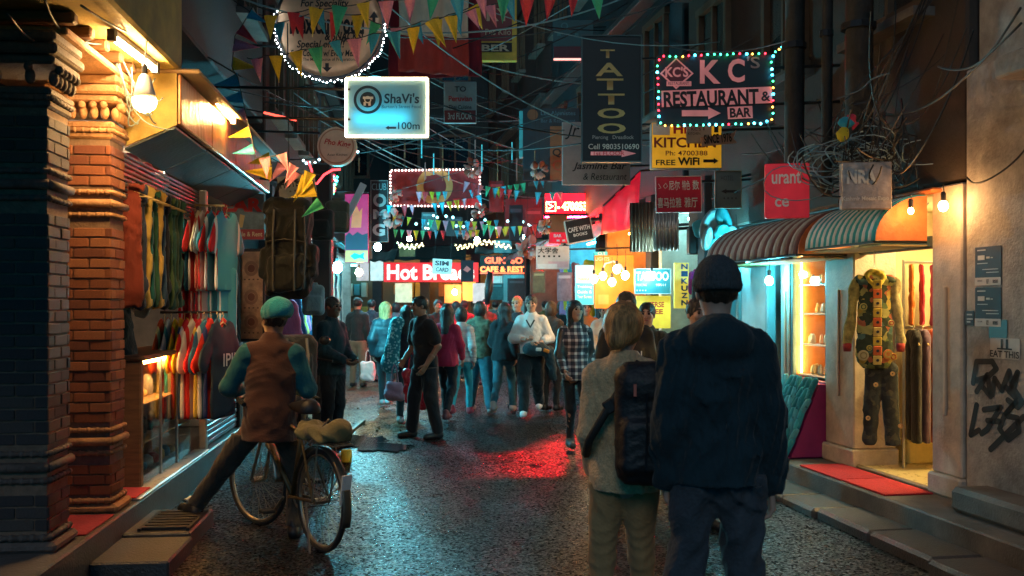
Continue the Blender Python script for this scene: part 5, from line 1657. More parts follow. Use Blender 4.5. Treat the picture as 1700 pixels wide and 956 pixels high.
# --- light box with arrow
sv = sign("light_box", "glowing light box sign with arrow pointing 100m, framed in white neon", (575, 131, 710, 227), 9.5, sheetlight((.42, .56, .58), .80), [
    ("t", "ShaVi's", (638, 155, 696, 172), INKN, B(bold=.025, shear=.05)), ("t", "Burton's Street Food", (634, 174, 699, 180), INKN),
    ("t", "100m", (661, 203, 697, 215), INKN, B(bold=.012)), ("a", (658, 209, 640, 212 + 4), INKN),
    ("o", (611, 166, 19, 23.5), INKN, "emblem_ring"), ("d", (611, 166, 13), INKN, "emblem_disc"), ("o", (611, 166, 4, 6), WHITE, "emblem_mark"), ("r", (603, 161, 620, 165), WHITE, "emblem_mark"), ("r", (604, 170, 608, 176), WHITE, "emblem_mark"), ("r", (612, 170, 616, 176), WHITE, "emblem_mark")],
    depth=.012, bracket="L")
bd = bpy.data.objects[sv.children[0].name]
s_ = 9.5 / FPX
MB().box((0, .17, 0), (135 * s_, .012, 96 * s_)).build("box_back", plain((.25, .28, .28)), sv)
for q in (-1, 1):
    MB().box((q * 66.5 * s_, .09, 0), (.012, .15, 95 * s_)).build("box_side", plain((.6, .62, .62)), sv)
    MB().box((0, .09, q * 47 * s_), (132 * s_, .15, .012)).build("box_side", plain((.6, .62, .62)), sv)
MB().tube([(-54 * s_, .07, -18 * s_), (34 * s_, .07, -18 * s_)], .016, 8).build("inner_tube", emit((.04, .62, .85), 16), sv)
NEON = emit((1.0, .78, .45), 11)
fr_ = [(-67.5, -48), (67.5, -48), (67.5, 48), (-67.5, 48), (-67.5, -48)]
for a, b_ in zip(fr_[:-1], fr_[1:]): MB().tube([(a[0] * s_, -.02, a[1] * s_), (b_[0] * s_, -.02, b_[1] * s_)], .011, 6).build("neon_edge", NEON, sv)
# --- round food board
rf = sign("round_sign", "big round tan food board edged with white fairy lights", (458, -46, 638, 130), 11.0, plain((.74, .46, .28), .6), [
    ("t", "For Speciality", (500, 0, 580, 16), INKB, B(bold=.02, shear=.2)), ("t", "Mexican Food", (482, 22, 605, 58), INKB, B(bold=.03)), ("t", "& SNACKS!", (540, 54, 604, 68), INKB, B(bold=.03, shear=.2)), ("t", "on", (568, 64, 582, 71), INKB, B(bold=.02)),
    ("t", "Special offer!!", (494, 68, 573, 84), INKB, B(bold=.02, shear=.2)), ("t", "Free Cocktail w/ Every Meal", (484, 84, 592, 98), INKB, B(bold=.02, shear=.15)), ("t", "upon The Main Course of Preparations", (489, 97, 592, 104), INKB, B(bold=.01)),
    ("a", (1, 1, 2, 2), INKB) if False else ("p", [(541, 106), (547, 106), (547, 113), (552, 113), (544, 121), (536, 113), (541, 113)], INKB, "arrow"), ("p", [(619, 45), (624, 45), (624, 31), (629, 31), (622, 20), (614, 31), (619, 31)], INKB, "arrow")],
    depth=.05, body=None, poly=[(548 + 88 * math.cos(a), 42 + 88 * math.sin(a)) for a in np.linspace(0, 2 * math.pi, 40, endpoint=False)], bracket="L")
MB().ring(87 * 11 / FPX, 90.5 * 11 / FPX, -.05, .04, 48).build("rim", INKB, rf)
fl = thing("fairy_lights", "ring of small white fairy lights round the food board", "fairy lights", W(548, 42, 10.93))
bm_ = MB().ball((0, 0, 0), .0062, 6, 5).mesh("bulb"); bm_.materials.append(emit((.85, .95, 1.0), 40))
for i in range(58):
    a = R(165) + R(215) * i / 57
    r = (92.5 + random.uniform(-2.2, 2.2)) * 11 / FPX
    put("bulb", bm_, fl, (r * math.cos(a), random.uniform(-.01, .01), r * math.sin(a)))
MB().tube([(92 * 11 / FPX * math.cos(a), .01, 92 * 11 / FPX * math.sin(a)) for a in np.linspace(R(165), R(380), 40)], .004, 4).build("wire", CORDM, fl)
# --- cloth banner
def cloth_banner(name, label, rect, Y, mats, split, wav=.03, seed=1, cat="banner"):
    x0, y0, x1, y1 = rect; s = Y / FPX
    t = thing(name, label, cat, W((x0 + x1) / 2, y0, Y))
    w, h = (x1 - x0) * s, (y1 - y0) * s
    fr0 = 0.0
    for i, (m, f) in enumerate(zip(mats, split)):
        def fn(u, v, fr0=fr0, f=f):
            vv = fr0 + (f - fr0) * v
            x = (u - .5) * w * (1 + .02 * math.sin(9 * vv)); z = -vv * h - .03 * math.sin(u * 3 + seed) * vv
            y = wav * (math.sin(u * 17 + seed + 1.5 * vv) + .6 * math.sin(u * 31 + 2 * seed)) * (.3 + vv)
            return ((x, y, z), (0, -1, 0))
        MB().sheet(fn, 28, 8, .006).build("cloth", m, t, True)
        fr0 = f
    MB().tube([(-w / 2 - .05, 0, .01), (w / 2 + .05, 0, .01)], .012, 6).build("pole", WOOD, t)
    MB().tube([(-w / 2 - .02, 0, .01), (-w / 2 - .1, .1, 1.6)], .004, 4).build("hanging_wire", CORDM, t); MB().tube([(w / 2 + .02, 0, .01), (w / 2 + .1, .1, 1.6)], .004, 4).build("hanging_wire", CORDM, t)
    return t
cloth_banner("cloth_banner", "dark red velvet cloth hanging behind the bunting", (646, -60, 799, 131), 12.6, [fabric((.22, .015, .025), fold=1)], [1], .01, 2)
cloth_banner("cloth_banner", "two tone cloth, cream above and red below, hung on the velvet", (662, -60, 778, 122), 12.35, [fabric((.75, .60, .45), fold=1), fabric((.50, .06, .045), fold=1)], [.66, 1], .022, 5)
# --- top centre yellow and red board
sign("sign_board", "yellow edged red board reading RY and BER beside the velvet cloth", (772, -40, 858, 102), 14, YELP, [
    ("r", (776, -36, 850, 70), MAROON), ("t", "RY", (808, 16, 848, 37), CREAMP, B(bold=.03)), ("t", "Pes Kilo", (806, 50, 848, 60), CREAMP), ("r", (776, 73, 850, 88), INKB), ("t", "BER", (800, 76, 846, 87), CREAMP, B(bold=.03))], depth=.12)
sign("sign_board", "small pale board reading 3rd FLOOR below the velvet cloth", (737, 136, 791, 205), 13.6, plain((.38, .46, .46)), [
    ("t", "TO", (755, 144, 774, 153), INKN, B(bold=.02)), ("t", "Peruvian", (745, 160, 784, 169), REDP, B(bold=.02)), ("t", "Thai Cuisine", (745, 175, 783, 182), INKN, B(bold=.01)), ("r", (738, 184, 790, 204), MAROON), ("t", "3rd FLOOR", (744, 188, 784, 199), plain((.6, .6, .55)), B(bold=.015))], roll=0, bracket=None, up=.8)
sign("sign_board", "dark teal board with glowing lower edge high above the street", (918, 34, 985, 102), 17, plain((.03, .08, .09)), [
    ("o", (937, 44, 4, 6), plain((.05, .14, .15))), ("t", "- - -", (925, 56, 960, 60), plain((.05, .16, .17))), ("r", (919, 78, 984, 97), plain((.10, .02, .03))), ("r", (919, 97.5, 984, 101), emit((1, .35, .3), 1.0), "glow_strip")], bracket="R")
# --- tattoo tower
sign("tall_sign", "tall black TATTOO board with gold letters stacked downwards", (965, 60, 1065, 270), 12, plain((.006, .011, .014), .5), [
    ("t", "T", (996, 84, 1020, 98), GOLD, B(bold=.02)), ("t", "A", (988, 106, 1033, 128), GOLD, B(bold=.02)), ("t", "T", (990, 132, 1034, 151), GOLD, B(bold=.02)), ("t", "T", (992, 157, 1036, 175), GOLD, B(bold=.02)),
    ("t", "O", (991, 181, 1037, 198), GOLD, B(bold=.03)), ("t", "O", (991, 206, 1038, 223), GOLD, B(bold=.03)), ("t", "Piercing   Dreadlock", (983, 226, 1051, 234), plain((.45, .36, .32))), ("t", "Cell 9803510690", (976, 240, 1060, 249), plain((.62, .50, .42)), B(bold=.012)),
    ("a", (980, 262, 1055, 250), PINK), ("t", "1st FLOOR", (985, 252.5, 1036, 259), REDP, B(bold=.015))], depth=.10, frame=plain((.06, .09, .10)), fw=2, bracket="R")
sign("sign_board", "white board reading Bar and Restaurant behind the tattoo board", (933, 203, 1046, 307), 13.4, plain((.50, .42, .40)), [
    ("t", "Jasmine Bar", (950, 270, 1040, 285), INKB, B(bold=.01, shear=.3)), ("t", "& Restaurant", (968, 288, 1040, 299), INKB, B(shear=.2)), ("t", "Jr", (938, 206, 962, 232), INKB, B(shear=.3))], bracket="R")
sign("sign_board", "dark board with small emblem behind the white restaurant board", (868, 180, 962, 300), 15.2, plain((.03, .045, .06)), [
    ("d", (884, 191, 9), plain((.25, .10, .05))), ("t", "Les Alpinistes", (898, 185, 955, 194), plain((.10, .25, .32))), ("t", "Bar & Restaurant", (898, 198, 955, 204), plain((.08, .18, .24))), ("r", (913, 210, 945, 299), plain((.28, .11, .05))), ("t", "QU", (917, 247, 944, 262), INKB, B(bold=.02)), ("t", "C", (917, 266, 932, 284), plain((.4, .08, .04)), B(bold=.02))], bracket="R")
sign("thin_sign", "slim turquoise strip sign seen edge on", (862, 186, 868, 262), 15.6, backlit((.05, .32, .36), .3), [], depth=.2)
# --- KC's
kc = sign("restaurant_sign", "black restaurant and bar board framed in coloured lights", (1091, 92, 1284, 208), 9.0, plain((.012, .02, .028), .45), [
    ("p", [(1121, 98), (1150, 124), (1121, 150), (1094, 124)], PINK), ("p", [(1121, 101), (1146, 124), (1121, 146), (1098, 124)], plain((.14, .03, .05))), ("t", "KC'S", (1103, 113, 1141, 130), PINK, B(bold=.03)), ("r", (1105, 137, 1146, 145), PINK), ("t", "RESTAURANT", (1108, 138, 1142, 143), INKB),
    ("t", "K", (1160, 102, 1194, 141), PINK, B(bold=.03)), ("t", "C", (1206, 100, 1234, 139), PINK, B(bold=.03)), ("t", "'S", (1237, 96, 1259, 116), plain((.32, .20, .20)), B(bold=.015)),
    ("p", [(1096, 153), (1278, 146), (1279, 173), (1097, 180)], PINK, "panel"), ("t", "RESTAURANT", (1100, 152, 1257, 178), INKB, B(bold=.035, rot=R(2))), ("t", "&", (1261, 154, 1276, 170), INKB, B(bold=.02)),
    ("a", (1130, 200, 1194, 180), PINK), ("p", [(1205, 180), (1246, 178), (1247, 198), (1206, 200)], PINK, "panel"), ("t", "BAR", (1209, 181, 1244, 197), INKB, B(bold=.035, rot=R(2)))], roll=0, depth=.09, bracket="R", yaw=0)
def light_string(label, pts, n, cols, r=.0095, cordr=.004, jit=.004, strength=6):
    t = thing("string_lights", label, "string lights", pts[0])
    P = [Vector(p) - Vector(pts[0]) for p in pts]
    L = [0]
    for a, b_ in zip(P[:-1], P[1:]): L.append(L[-1] + (b_ - a).length)
    meshes = []
    for c in cols:
        m_ = MB().ball((0, 0, 0), 1.0, 7, 5).mesh("bulb"); m_.materials.append(emit(c, strength)); meshes.append(m_)
    for i in range(n):
        d = L[-1] * (i + .5) / n
        k = max(j for j in range(len(P) - 1) if L[j] <= d + 1e-9)
        p_ = P[k].lerp(P[k + 1], (d - L[k]) / max(1e-6, L[k + 1] - L[k]))
        ci = random.randrange(len(cols)); sc = r * (1.35 if cols[ci][2] > .9 else 1.0)
        put("bulb", meshes[ci], t, p_ + Vector((random.uniform(-jit, jit), random.uniform(-jit, jit), random.uniform(-jit, jit))), (0, 0, 0), (sc, sc, sc))
    MB().tube(P, cordr, 4).build("wire", CORDM, t)
    return t
LEDC = [(1, .02, .04), (.03, .75, .25), (.05, .65, 1.0), (1, .42, .05), (.10, .80, .95), (.05, .9, .5)]
KY = 8.92
light_string("string of coloured lights framing the black restaurant board", [W(*p, KY) for p in ((1276, 88), (1180, 91), (1097, 94), (1091, 104), (1093, 150), (1094, 200), (1100, 209), (1180, 207), (1262, 205), (1282, 200), (1284, 160), (1281, 100), (1285, 88))], 56, LEDC)
light_string("tail of coloured lights running up to the right pole", [W(1285, 88, 8.92), W(1305, 72, 8.8), W(1330, 58, 8.6)], 9, LEDC)
sign("sign_board", "glowing yellow KITCHEN board with FREE WiFi arrow", (1080, 205, 1196, 281), 10, backlit((.85, .42, .02), .42), [
    ("r", (1082, 207, 1110, 226), plain((.7, .7, .68))), ("t", "HI", (1116, 208, 1138, 224), REDP, B(bold=.04)), ("t", "I", (1183, 208, 1190, 222), INKB, B(bold=.03)), ("t", "KITCHEN", (1084, 230, 1186, 247), MAROON, B(bold=.025)), ("t", "Ph: 4700388", (1103, 252, 1172, 260), MAROON, B(bold=.012)), ("t", "FREE", (1087, 267, 1119, 276), INKB, B(bold=.02)), ("t", "WiFi", (1123, 263, 1159, 276), INKB, B(bold=.04)), ("a", (1165, 274, 1190, 264), INKB)], depth=.14, body=plain((.3, .3, .3)), bracket="R", roll=0)
sign("sign_board", "small grey plate hanging over the yellow board", (1139, 207, 1181, 238), 9.85, plain((.42, .38, .36)), [("t", "- KC'S -", (1142, 212, 1168, 217), INKB), ("t", "KITCHEN", (1142, 220, 1162, 224), INKB)], depth=.02, up=.1)
sign("ribbon_sign", "salmon ribbon sign reading SINCE 1976", (1163, 216, 1222, 243), 9.7, plain((.45, .26, .23)), [("t", "SINCE 1976", (1168, 222, 1214, 238), INKB, B(bold=.03, rot=R(5)))], depth=.03, poly=[(1163, 228), (1214, 222), (1222, 216), (1217, 230), (1223, 237), (1165, 243)], up=.15)
sign("sign_board", "red board with two lines of white Chinese characters", (1088, 293, 1164, 353), 11, plain((.60, .015, .05), .45), [
    ("l", [(1093, 305), (1097, 312), (1093, 313)], 1, WHITE), ("l", [(1101, 309), (1105, 304), (1108, 309), (1104, 313), (1101, 309)], 1, WHITE), ("t", "尼尔", (1110, 300, 1128, 316), WHITE, B(bold=.012)), ("t", "特色", (1132, 300, 1145, 316), WHITE, B(bold=.012)), ("t", "数", (1149, 300, 1160, 316), WHITE, B(bold=.012)),
    ("t", "喜马拉雅", (1091, 328, 1130, 345), WHITE, B(bold=.012)), ("t", "雅厅", (1135, 328, 1157, 345), WHITE, B(bold=.012))], depth=.04, roll=-1, frame=plain((.65, .55, .52)), fw=1, bracket="R")
sign("sign_board", "dull grey board with dark arrow pointing left", (1186, 284, 1230, 346), 11, plain((.10, .14, .15)), [("t", "HOTEL", (1196, 292, 1217, 300), plain((.04, .05, .06))), ("a", (1224, 322, 1196, 314), INKB), ("t", "- - - -", (1200, 328, 1222, 331), plain((.04, .05, .06)))], depth=.05, roll=0, bracket="R", frame=GOLD if False else plain((.2, .16, .08)), fw=1)
# --- signs on the awnings
ur = sign("sign_board", "red lit board with cut off white letters above the maroon awning", (1271, 272, 1341, 362), 8.3, backlit((.62, .02, .035), .30), [
    ("t", "urant", (1282, 286, 1328, 306), WHITE, B(bold=.02)), ("t", "ce", (1287, 330, 1309, 344), WHITE, B(bold=.02))], yaw=-12, depth=.08)
sign("sign_board", "weathered silver sign plate above the teal awning", (1397, 270, 1476, 348), 7.45, pbr((.42, .36, .32), .4, .5, 9, .15, 40, .4, name="worn_plate", dirt=.4), [
    ("t", "NRA", (1405, 283, 1452, 306), plain((.5, .52, .5)), B(bold=.04)), ("t", "Kashmir Mosaic Expo", (1398, 327, 1471, 336), plain((.5, .5, .48)), B(bold=.015))], yaw=-8, depth=.10)
# --- middle right cluster
RN = emit((1.0, .62, .2), 14)
sign("neon_sign", "red glowing telephone sign reading 4700533", (905, 322, 986, 356), 18.6, backlit((.80, .002, .005), 16.0), [
    ("l", [(907, 336), (922, 336), (922, 351), (907, 351), (907, 336)], 1.2, RN), ("l", [(910, 339), (918, 343), (910, 347)], 1.4, RN), ("t", "- 4700533", (925, 336, 980, 350), RN, B(bold=.02))], depth=.14, bracket="R")
sign("sign_board", "narrow red and brown column board reading BAR", (911, 357, 942, 404), 16.3, plain((.28, .09, .035)), [("r", (912, 386, 941, 403), backlit((.65, .01, .03), .8)), ("t", "BAR", (919, 389, 932, 394), WHITE, B(bold=.03)), ("t", "- -", (924, 398, 938, 401), WHITE, B(bold=.03))], depth=.1, bracket="R")
sign("sign_board", "tilted black cafe and books board in a pale frame", (939, 363, 983, 402), 14.2, plain((.02, .02, .022)), [("t", "CAFE WITH", (943, 376, 979, 384), WHITE, B(bold=.02)), ("t", "BOOKS", (950, 387, 973, 392), WHITE, B(bold=.02))], roll=-11, depth=.16, frame=plain((.55, .52, .5)), fw=1.5, bracket="R", body=plain((.5, .26, .14)))
sign("sign_board", "pale watercolour board with black brush characters", (890, 408, 945, 447), 15.4, plain((.62, .55, .53)), [("t", "大学舍", (893, 411, 927, 421), INKB, B(bold=.02)), ("t", "- - - - -", (893, 424, 930, 427), INKB), ("r", (910, 434, 943, 444), plain((.62, .40, .44))), ("r", (892, 438, 925, 446), plain((.66, .66, .68)))], depth=.05, bracket="R")
sign("lit_board", "lit turquoise text panel left of the orange shop", (955, 440, 985, 506), 15.0, backlit((.30, .66, .74), .9), [("r", (956, 470, 984, 505), backlit((.03, .42, .58), .9)), ("t", "THANGKA", (959, 461, 982, 466), plain((.8, .5, .2)), B(bold=.02)), ("t", "Trekking", (958, 474, 982, 479), WHITE), ("t", "Guide &", (958, 482, 982, 487), WHITE), ("t", "Tour Bureau", (958, 490, 982, 495), WHITE)], depth=.1)
sign("lit_board", "glowing orange LIGHTS panel behind the round bulbs", (987, 424, 1052, 512), 15.3, backlit((.95, .28, .03), .55), [("r", (986, 418, 1008, 424), backlit((.05, .45, .5), .8)), ("t", "os", (992, 418.5, 1004, 423.5), WHITE), ("t", "LIGHTS", (988, 427, 1011, 433), WHITE, B(bold=.02)), ("l", [(1000, 450), (1004, 438), (1018, 434), (1030, 440), (1036, 452)], 3, backlit((.8, .7, .65), .8)), ("r", (993, 489, 1010, 505), backlit((.9, .36, .08), .8))], depth=.08)
sign("lit_board", "lit teal TATTOO board beside the orange panel", (1053, 446, 1113, 488), 13.3, backlit((.01, .13, .16), .5), [("t", "TATTOO", (1055, 451, 1109, 466), backlit((.6, .8, .8), 1.0), B(bold=.025)), ("t", "PIERCING", (1056, 471, 1073, 475), WHITE), ("t", "98511", (1088, 471, 1104, 475), WHITE), ("t", "- - - -", (1056, 481, 1072, 483), WHITE)], depth=.08, frame=plain((.5, .6, .6)), fw=1)
sign("lit_board", "yellow shop panel with red letters below the teal tattoo board", (1056, 491, 1113, 545), 13.4, backlit((.78, .62, .06), .7), [("t", "TERSE", (1075, 501, 1102, 510), REDP, B(bold=.03)), ("t", "FREE", (1072, 513, 1100, 521), REDP, B(bold=.03))], depth=.06)
sign("tall_sign", "tall yellow strip sign with blue vertical letters", (1119, 436, 1143, 512), 12.8, backlit((.72, .62, .08), .7), [("t", t__, (1130, 438 + i * 12, 1141, 447 + i * 12), plain((.02, .12, .35)), B(bold=.04)) for i, t__ in enumerate("NIKUZN")], depth=.06)
# --- middle left cluster
sign("sign_board", "blue grey shop board reading EAR, Sale & Rent", (372, 322, 440, 398), 11.0, pbr((.14, .20, .22), .6, .5, 8, .1, name="faded_print"), [("t", "EAR", (372, 329, 437, 352), plain((.55, .03, .03)), B(bold=.05)), ("p", [(375, 356), (392, 356), (396, 378), (384, 380), (374, 378)], MAROON, "print"), ("p", [(400, 356), (408, 358), (404, 378), (398, 378)], GOLD, "print"), ("r", (372, 381, 440, 398), plain((.32, .03, .04))), ("t", "wear, Sale & Rent", (372, 385, 437, 394), CREAMP, B(bold=.01))], yaw=0, depth=.06, bracket="L")
sign("sign_board", "tilted cream HOTEL board above the black rucksack", (462, 290, 524, 326), 10.6, CREAMP, [("t", "HOTEL AR", (466, 297, 522, 310), INKB, B(bold=.02)), ("t", "- - - - -", (480, 315, 515, 318), plain((.3, .2, .1)))], roll=-8, depth=.03, bracket="L")
sign("round_sign", "round cream sign with red script lettering left below the light box", (528, 211, 593, 277), 12, plain((.78, .60, .42)), [("o", (560, 244, 27, 29), plain((.5, .25, .15))), ("t", "Pho King", (540, 234, 584, 246), REDP, B(bold=.02, shear=.2, rot=R(-8))), ("t", "Asian Kitchen", (545, 256, 578, 260), INKB)], depth=.12, bracket="L", poly=[(560 + 32 * math.cos(a), 244 + 32 * math.sin(a)) for a in np.linspace(0, 2 * math.pi, 32, endpoint=False)], body=None)
rf2 = sign("framed_banner", "maroon banner with yellow ring framed in pink lights across the street", (648, 283, 796, 342), 18.5, pbr((.20, .025, .035), .7, .5, 6, .15, name="maroon_cloth"), [("o", (722, 309, 19, 30), GOLD, "ring"), ("r", (708, 292, 738, 324), plain((.20, .03, .04))), ("r", (752, 330, 795, 341), plain((.5, .03, .04)))], depth=.05, up=1.2)
light_string("border of pale pink lights round the maroon banner", [W(*p, 18.4) for p in ((648, 283), (796, 281), (797, 343), (648, 341), (648, 283))], 74, [(1, .62, .58), (1, .75, .7)], .02, .005, .002, 2.2)
sign("tall_sign", "tall black club sign with pale letters stacked downwards", (616, 300, 645, 402), 17.4, plain((.012, .02, .025)), [("t", "CLUB", (618, 305, 642, 316), plain((.2, .42, .45))), ("t", "O", (620, 322, 642, 344), plain((.35, .5, .5)), B(bold=.04)), ("t", "M", (620, 348, 642, 364), plain((.40, .55, .55)), B(bold=.05)), ("t", "G", (619, 372, 640, 392), plain((.5, .6, .6)), B(bold=.05))], depth=.1, bracket="L", frame=plain((.3, .36, .36)), fw=1)
sign("banner_sign", "pink red concert banner above a yellow panel with a turquoise fish", (573, 322, 612, 436), 16.4, backlit((.62, .02, .10), .35), [("p", [(583, 378), (586, 352), (592, 340), (597, 352), (602, 345), (600, 378)], backlit((.8, .16, .06), .35), "flame_print"), ("r", (574, 392, 611, 415), plain((.03, .03, .06))), ("p", [(574, 392), (580, 386), (586, 391), (594, 385), (602, 390), (611, 387), (611, 393), (574, 393)], plain((.03, .03, .06)), "skyline_print"), ("r", (574, 416, 611, 435), backlit((.75, .42, .08), .35)), ("p", [(582, 425), (589, 420), (598, 423), (605, 419), (604, 426), (606, 431), (598, 428), (589, 431)], plain((.02, .40, .45)), "fish_print")], depth=.05, bracket="L")
pl = thing("white_strip_lamp", "slanted white strip board hanging before the concert banner", "strip board", W(586, 340, 13), 0, None, ID, R(27))
MB().box((0, 0, 0), (.09, .03, .62), None, .006).build("board", plain((.62, .62, .66), .5), pl); MB().tube([(0, .0, .31), (-.1, 0, 1.1)], .005, 4).build("wire", CORDM, pl)
# --- far end
HB = sign("bakery_sign", "red bakery sign with big white letters at the street end", (638, 436, 794, 468), 30.9, backlit((.72, .02, .03), 1.0), [("t", "Hot Breads", (643, 439, 788, 465), backlit((.8, .85, .85), 1.2), B(bold=.035))], depth=.2)
sign("sign_board", "pale teal SIM CARD board hanging over the crowd", (718, 430, 750, 455), 22, backlit((.35, .55, .55), .5), [("t", "SIM", (722, 433, 745, 441), INKN, B(bold=.04)), ("t", "CARD", (724, 444, 745, 451), INKN, B(bold=.03))], roll=3, depth=.05, up=.8)
sign("sign_board", "dark board with pale emblem hung over the bakery sign", (765, 432, 786, 468), 26, plain((.03, .03, .05)), [("p", [(769, 448), (775, 441), (782, 447), (776, 452)], PINK)], depth=.05, up=.8)
sign("neon_sign", "red lettered CAFE & REST neon at the far right", (797, 424, 890, 456), 25, plain((.02, .09, .09)), [("t", "GUN  SO", (805, 427, 868, 438), emit((1, .10, .04), 2.2), B(bold=.04)), ("t", "CAFE & REST", (797, 442, 870, 452), emit((1, .16, .04), 2.6), B(bold=.04)), ("r", (797, 452.5, 890, 454.5), emit((1, .12, .05), 1.5))], depth=.08, bracket="R")
for i, (x0, y0, x1, y1, Y, c, g_, lb) in enumerate(((615, 430, 636, 466, 30, (.55, .7, .7), .9, "pale lit board left of the bakery sign"), (592, 436, 612, 466, 26, (.6, .45, .45), .6, "pink white lit board at the far left shops"), (818, 458, 836, 472, 29, (.25, .6, .62), 1.0, "small turquoise lit plate below the neon letters"), (785, 470, 805, 503, 29.5, (.7, .62, .6), .8, "white lit price list right of the bakery"), (768, 468, 790, 500, 31.0, (.75, .4, .08), 1.0, "orange lit window panel below the bakery sign"), (656, 470, 684, 502, 31.0, (.6, .72, .5), .9, "white and yellow lit panel below the bakery letters"), (738, 472, 766, 503, 31.0, (.75, .25, .06), .9, "red orange lit window panel of the bakery"), (838, 330, 900, 390, 20, (.10, .015, .02), .3, "dim red board with faint letters behind the flag line"))):
    sign("lit_board", lb, (x0, y0, x1, y1), Y, backlit(c, g_), [], depth=.06)
# red cloth awning, its neon light put in as emission, and sheet metal sheds
ra = thing("red_awning", "red cloth awning with painted neon glow behind the Chinese board", "awning", W(1032, 335, 13.6))
s_ = 13.6 / FPX
def fnr(u, v):
    xa = -32 + 62 * u; top = 8 - 58 * u; bot = 52 - 12 * u
    return ((xa * s_, .35 * v - .1 + .02 * math.sin(u * 12), -(top + (bot - top) * v) * s_), (0, -1, .2))
MB().sheet(fnr, 12, 8, .006).build("cloth", backlit((.75, .012, .04), .55), ra, True)
MB().tube([(-32 * s_, -.1, -8 * s_), (30 * s_, -.1, 50 * s_), (1.5, 0, .5)], .015, 6).build("pole", DARKMETAL, ra)
CORR = pbr((.40, .30, .22), .35, .5, 6, .2, 25, .7, (1, 1, .4), "corrugated_sheet", dirt=.4)
for k, (x0, y0, x1, y1, Y, lb) in enumerate(((1046, 336, 1086, 418, 13.2, "rusty corrugated sheet beside the red cloth awning"), (1086, 345, 1126, 416, 12.8, "pale corrugated sheet beneath the Chinese board"))):
    t = thing("corrugated_sheet", lb, "metal sheet", W((x0 + x1) / 2, (y0 + y1) / 2, Y), R(-20)); s_ = Y / FPX
    MB().sheet(lambda u, v: (((u - .5) * (x1 - x0) * s_ * 1.05, .02 * math.sin(u * 44), (.5 - v) * (y1 - y0) * s_), (0, -1, 0)), 40, 2, .004).build("sheet", CORR if k == 0 else pbr((.5, .5, .48), .3, .4, 6, .2, 25, .7, name="zinc"), t, True)
    MB().tube([(0, .05, 0), (1.2, .6, .1)], .02, 6).build("bracket", DARKMETAL, t)

rt = thing("neon_tube", "added red tube below the telephone sign that reddens the road", "neon tube", W(945, 359, 18.4))
MB().tube([(-.44, 0, 0), (.44, 0, 0)], .022, 6).build("tube", emit((1.0, .003, .012), 2200), rt); MB().box((0, .0, .045), (.95, .14, .012)).build("trough_top", DARKMETAL, rt); MB().box((0, .066, .005), (.95, .008, .075)).build("trough_back", DARKMETAL, rt); MB().box((0, -.066, .017), (.95, .008, .05)).build("trough_front", DARKMETAL, rt); MB().tube([(.44, 0, 0), (.6, .15, .1)], .012, 5).build("holder", DARKMETAL, rt)  # tube and its shading trough added to throw red down onto the road
# ------------------------------------------------------------------ people
def PX(px, Y): return (px - 850) / FPX * Y
NAVYJ = fabric((.014, .034, .043), .85, .3, 1.2)
JEANS = pbr((.035, .07, .11), .85, .35, 14, .3, 60, name="denim", sheen=.1)
DENIMT = pbr((.03, .13, .17), .85, .35, 14, .3, 60, name="teal_denim", sheen=.1)
DARKT = fabric((.018, .02, .024))
GREYT = fabric((.07, .068, .065))
KHAKI = fabric((.36, .22, .10), .9, .25, .7)
KNIT = pbr((.70, .47, .25), .95, .30, 60, .5, 130, 0, (1, 1, .7), "tan_knit", sheen=.3)
GREENK = fabric((.05, .07, .05))
WALK_L = dict(kl=(.09, -.19, .53), al=(.09, -.24, .11), kr=(-.09, .05, .50), ar=(-.09, .33, .17), el=(.20, .10, 1.13), wl=(.20, .02, .90), er=(-.20, -.05, 1.13), wr=(-.17, -.22, .95))
WALK_R = dict(kr=(-.09, -.19, .53), ar=(-.09, -.24, .11), kl=(.09, .05, .50), al=(.09, .33, .17), er=(-.20, .10, 1.13), wr=(-.20, .02, .90), el=(.20, -.05, 1.13), wl=(.17, -.22, .95))
# couple in front
m1, J1 = person("broad man in a charcoal beanie and dark hooded jacket seen from behind", PX(1190, 4.12), 4.12, 180, 1.795, top=NAVYJ, hem=.865, topinf=.030, hood=True, bottom=pbr((.050, .060, .072), .85, .35, 14, .3, 60, name="dark_denim", sheen=.1), botinf=.016, shoe=BLACK, hat=("beanie", pbr((.06, .072, .078), .95, .3, 90, .6, 160, 0, (1, 1, .5), "wool_knit")), hair=("short", HAIR_BROWN), skin=2, vx=.0075, fat=1.0, foldamp=.036,
    pose=dict(sl=(.165, .01, 1.385), sr=(-.165, .01, 1.385), el=(.198, .03, 1.11), er=(-.202, .03, 1.11), wl=(.195, -.05, .87), wr=(-.222, -.02, .84), kl=(.12, -.03, .50), al=(.13, .05, .085), kr=(-.115, -.02, .50), ar=(-.13, 0, .085)), curl=(.7, .6))
w1, J2 = person("woman in a tan knit sweater carrying a black backpack on one shoulder", PX(1036, 4.5), 4.5, 172, 1.62, fem=True, top=KNIT, hem=.85, topinf=.022, bottom=KHAKI, botinf=.006, shoe=fabric((.1, .06, .04)), hair=("bun", HAIR_BLOND), skin=2, vx=.008, foldamp=.028, hyaw=-12,
    pose=dict(el=(.165, .03, 1.12), wl=(.155, -.12, .92), er=(-.19, -.03, 1.13), wr=(-.13, -.18, 1.0), kl=(.10, -.02, .50), al=(.115, .06, .09), kr=(-.085, -.06, .50), ar=(-.095, -.05, .085)))
bp = thing("backpack", "black backpack slung from one shoulder of the woman in tan", "backpack", (PX(1066, 4.32), 4.30, 0), R(172))
s = SDF().rbox((0, .03, 1.11), (.12, .085, .265), .07).rbox((0, .10, 1.02), (.09, .045, .12), .04).rbox((0, .08, 1.27), (.085, .045, .055), .035).folds(.007, 22, 4, .6)
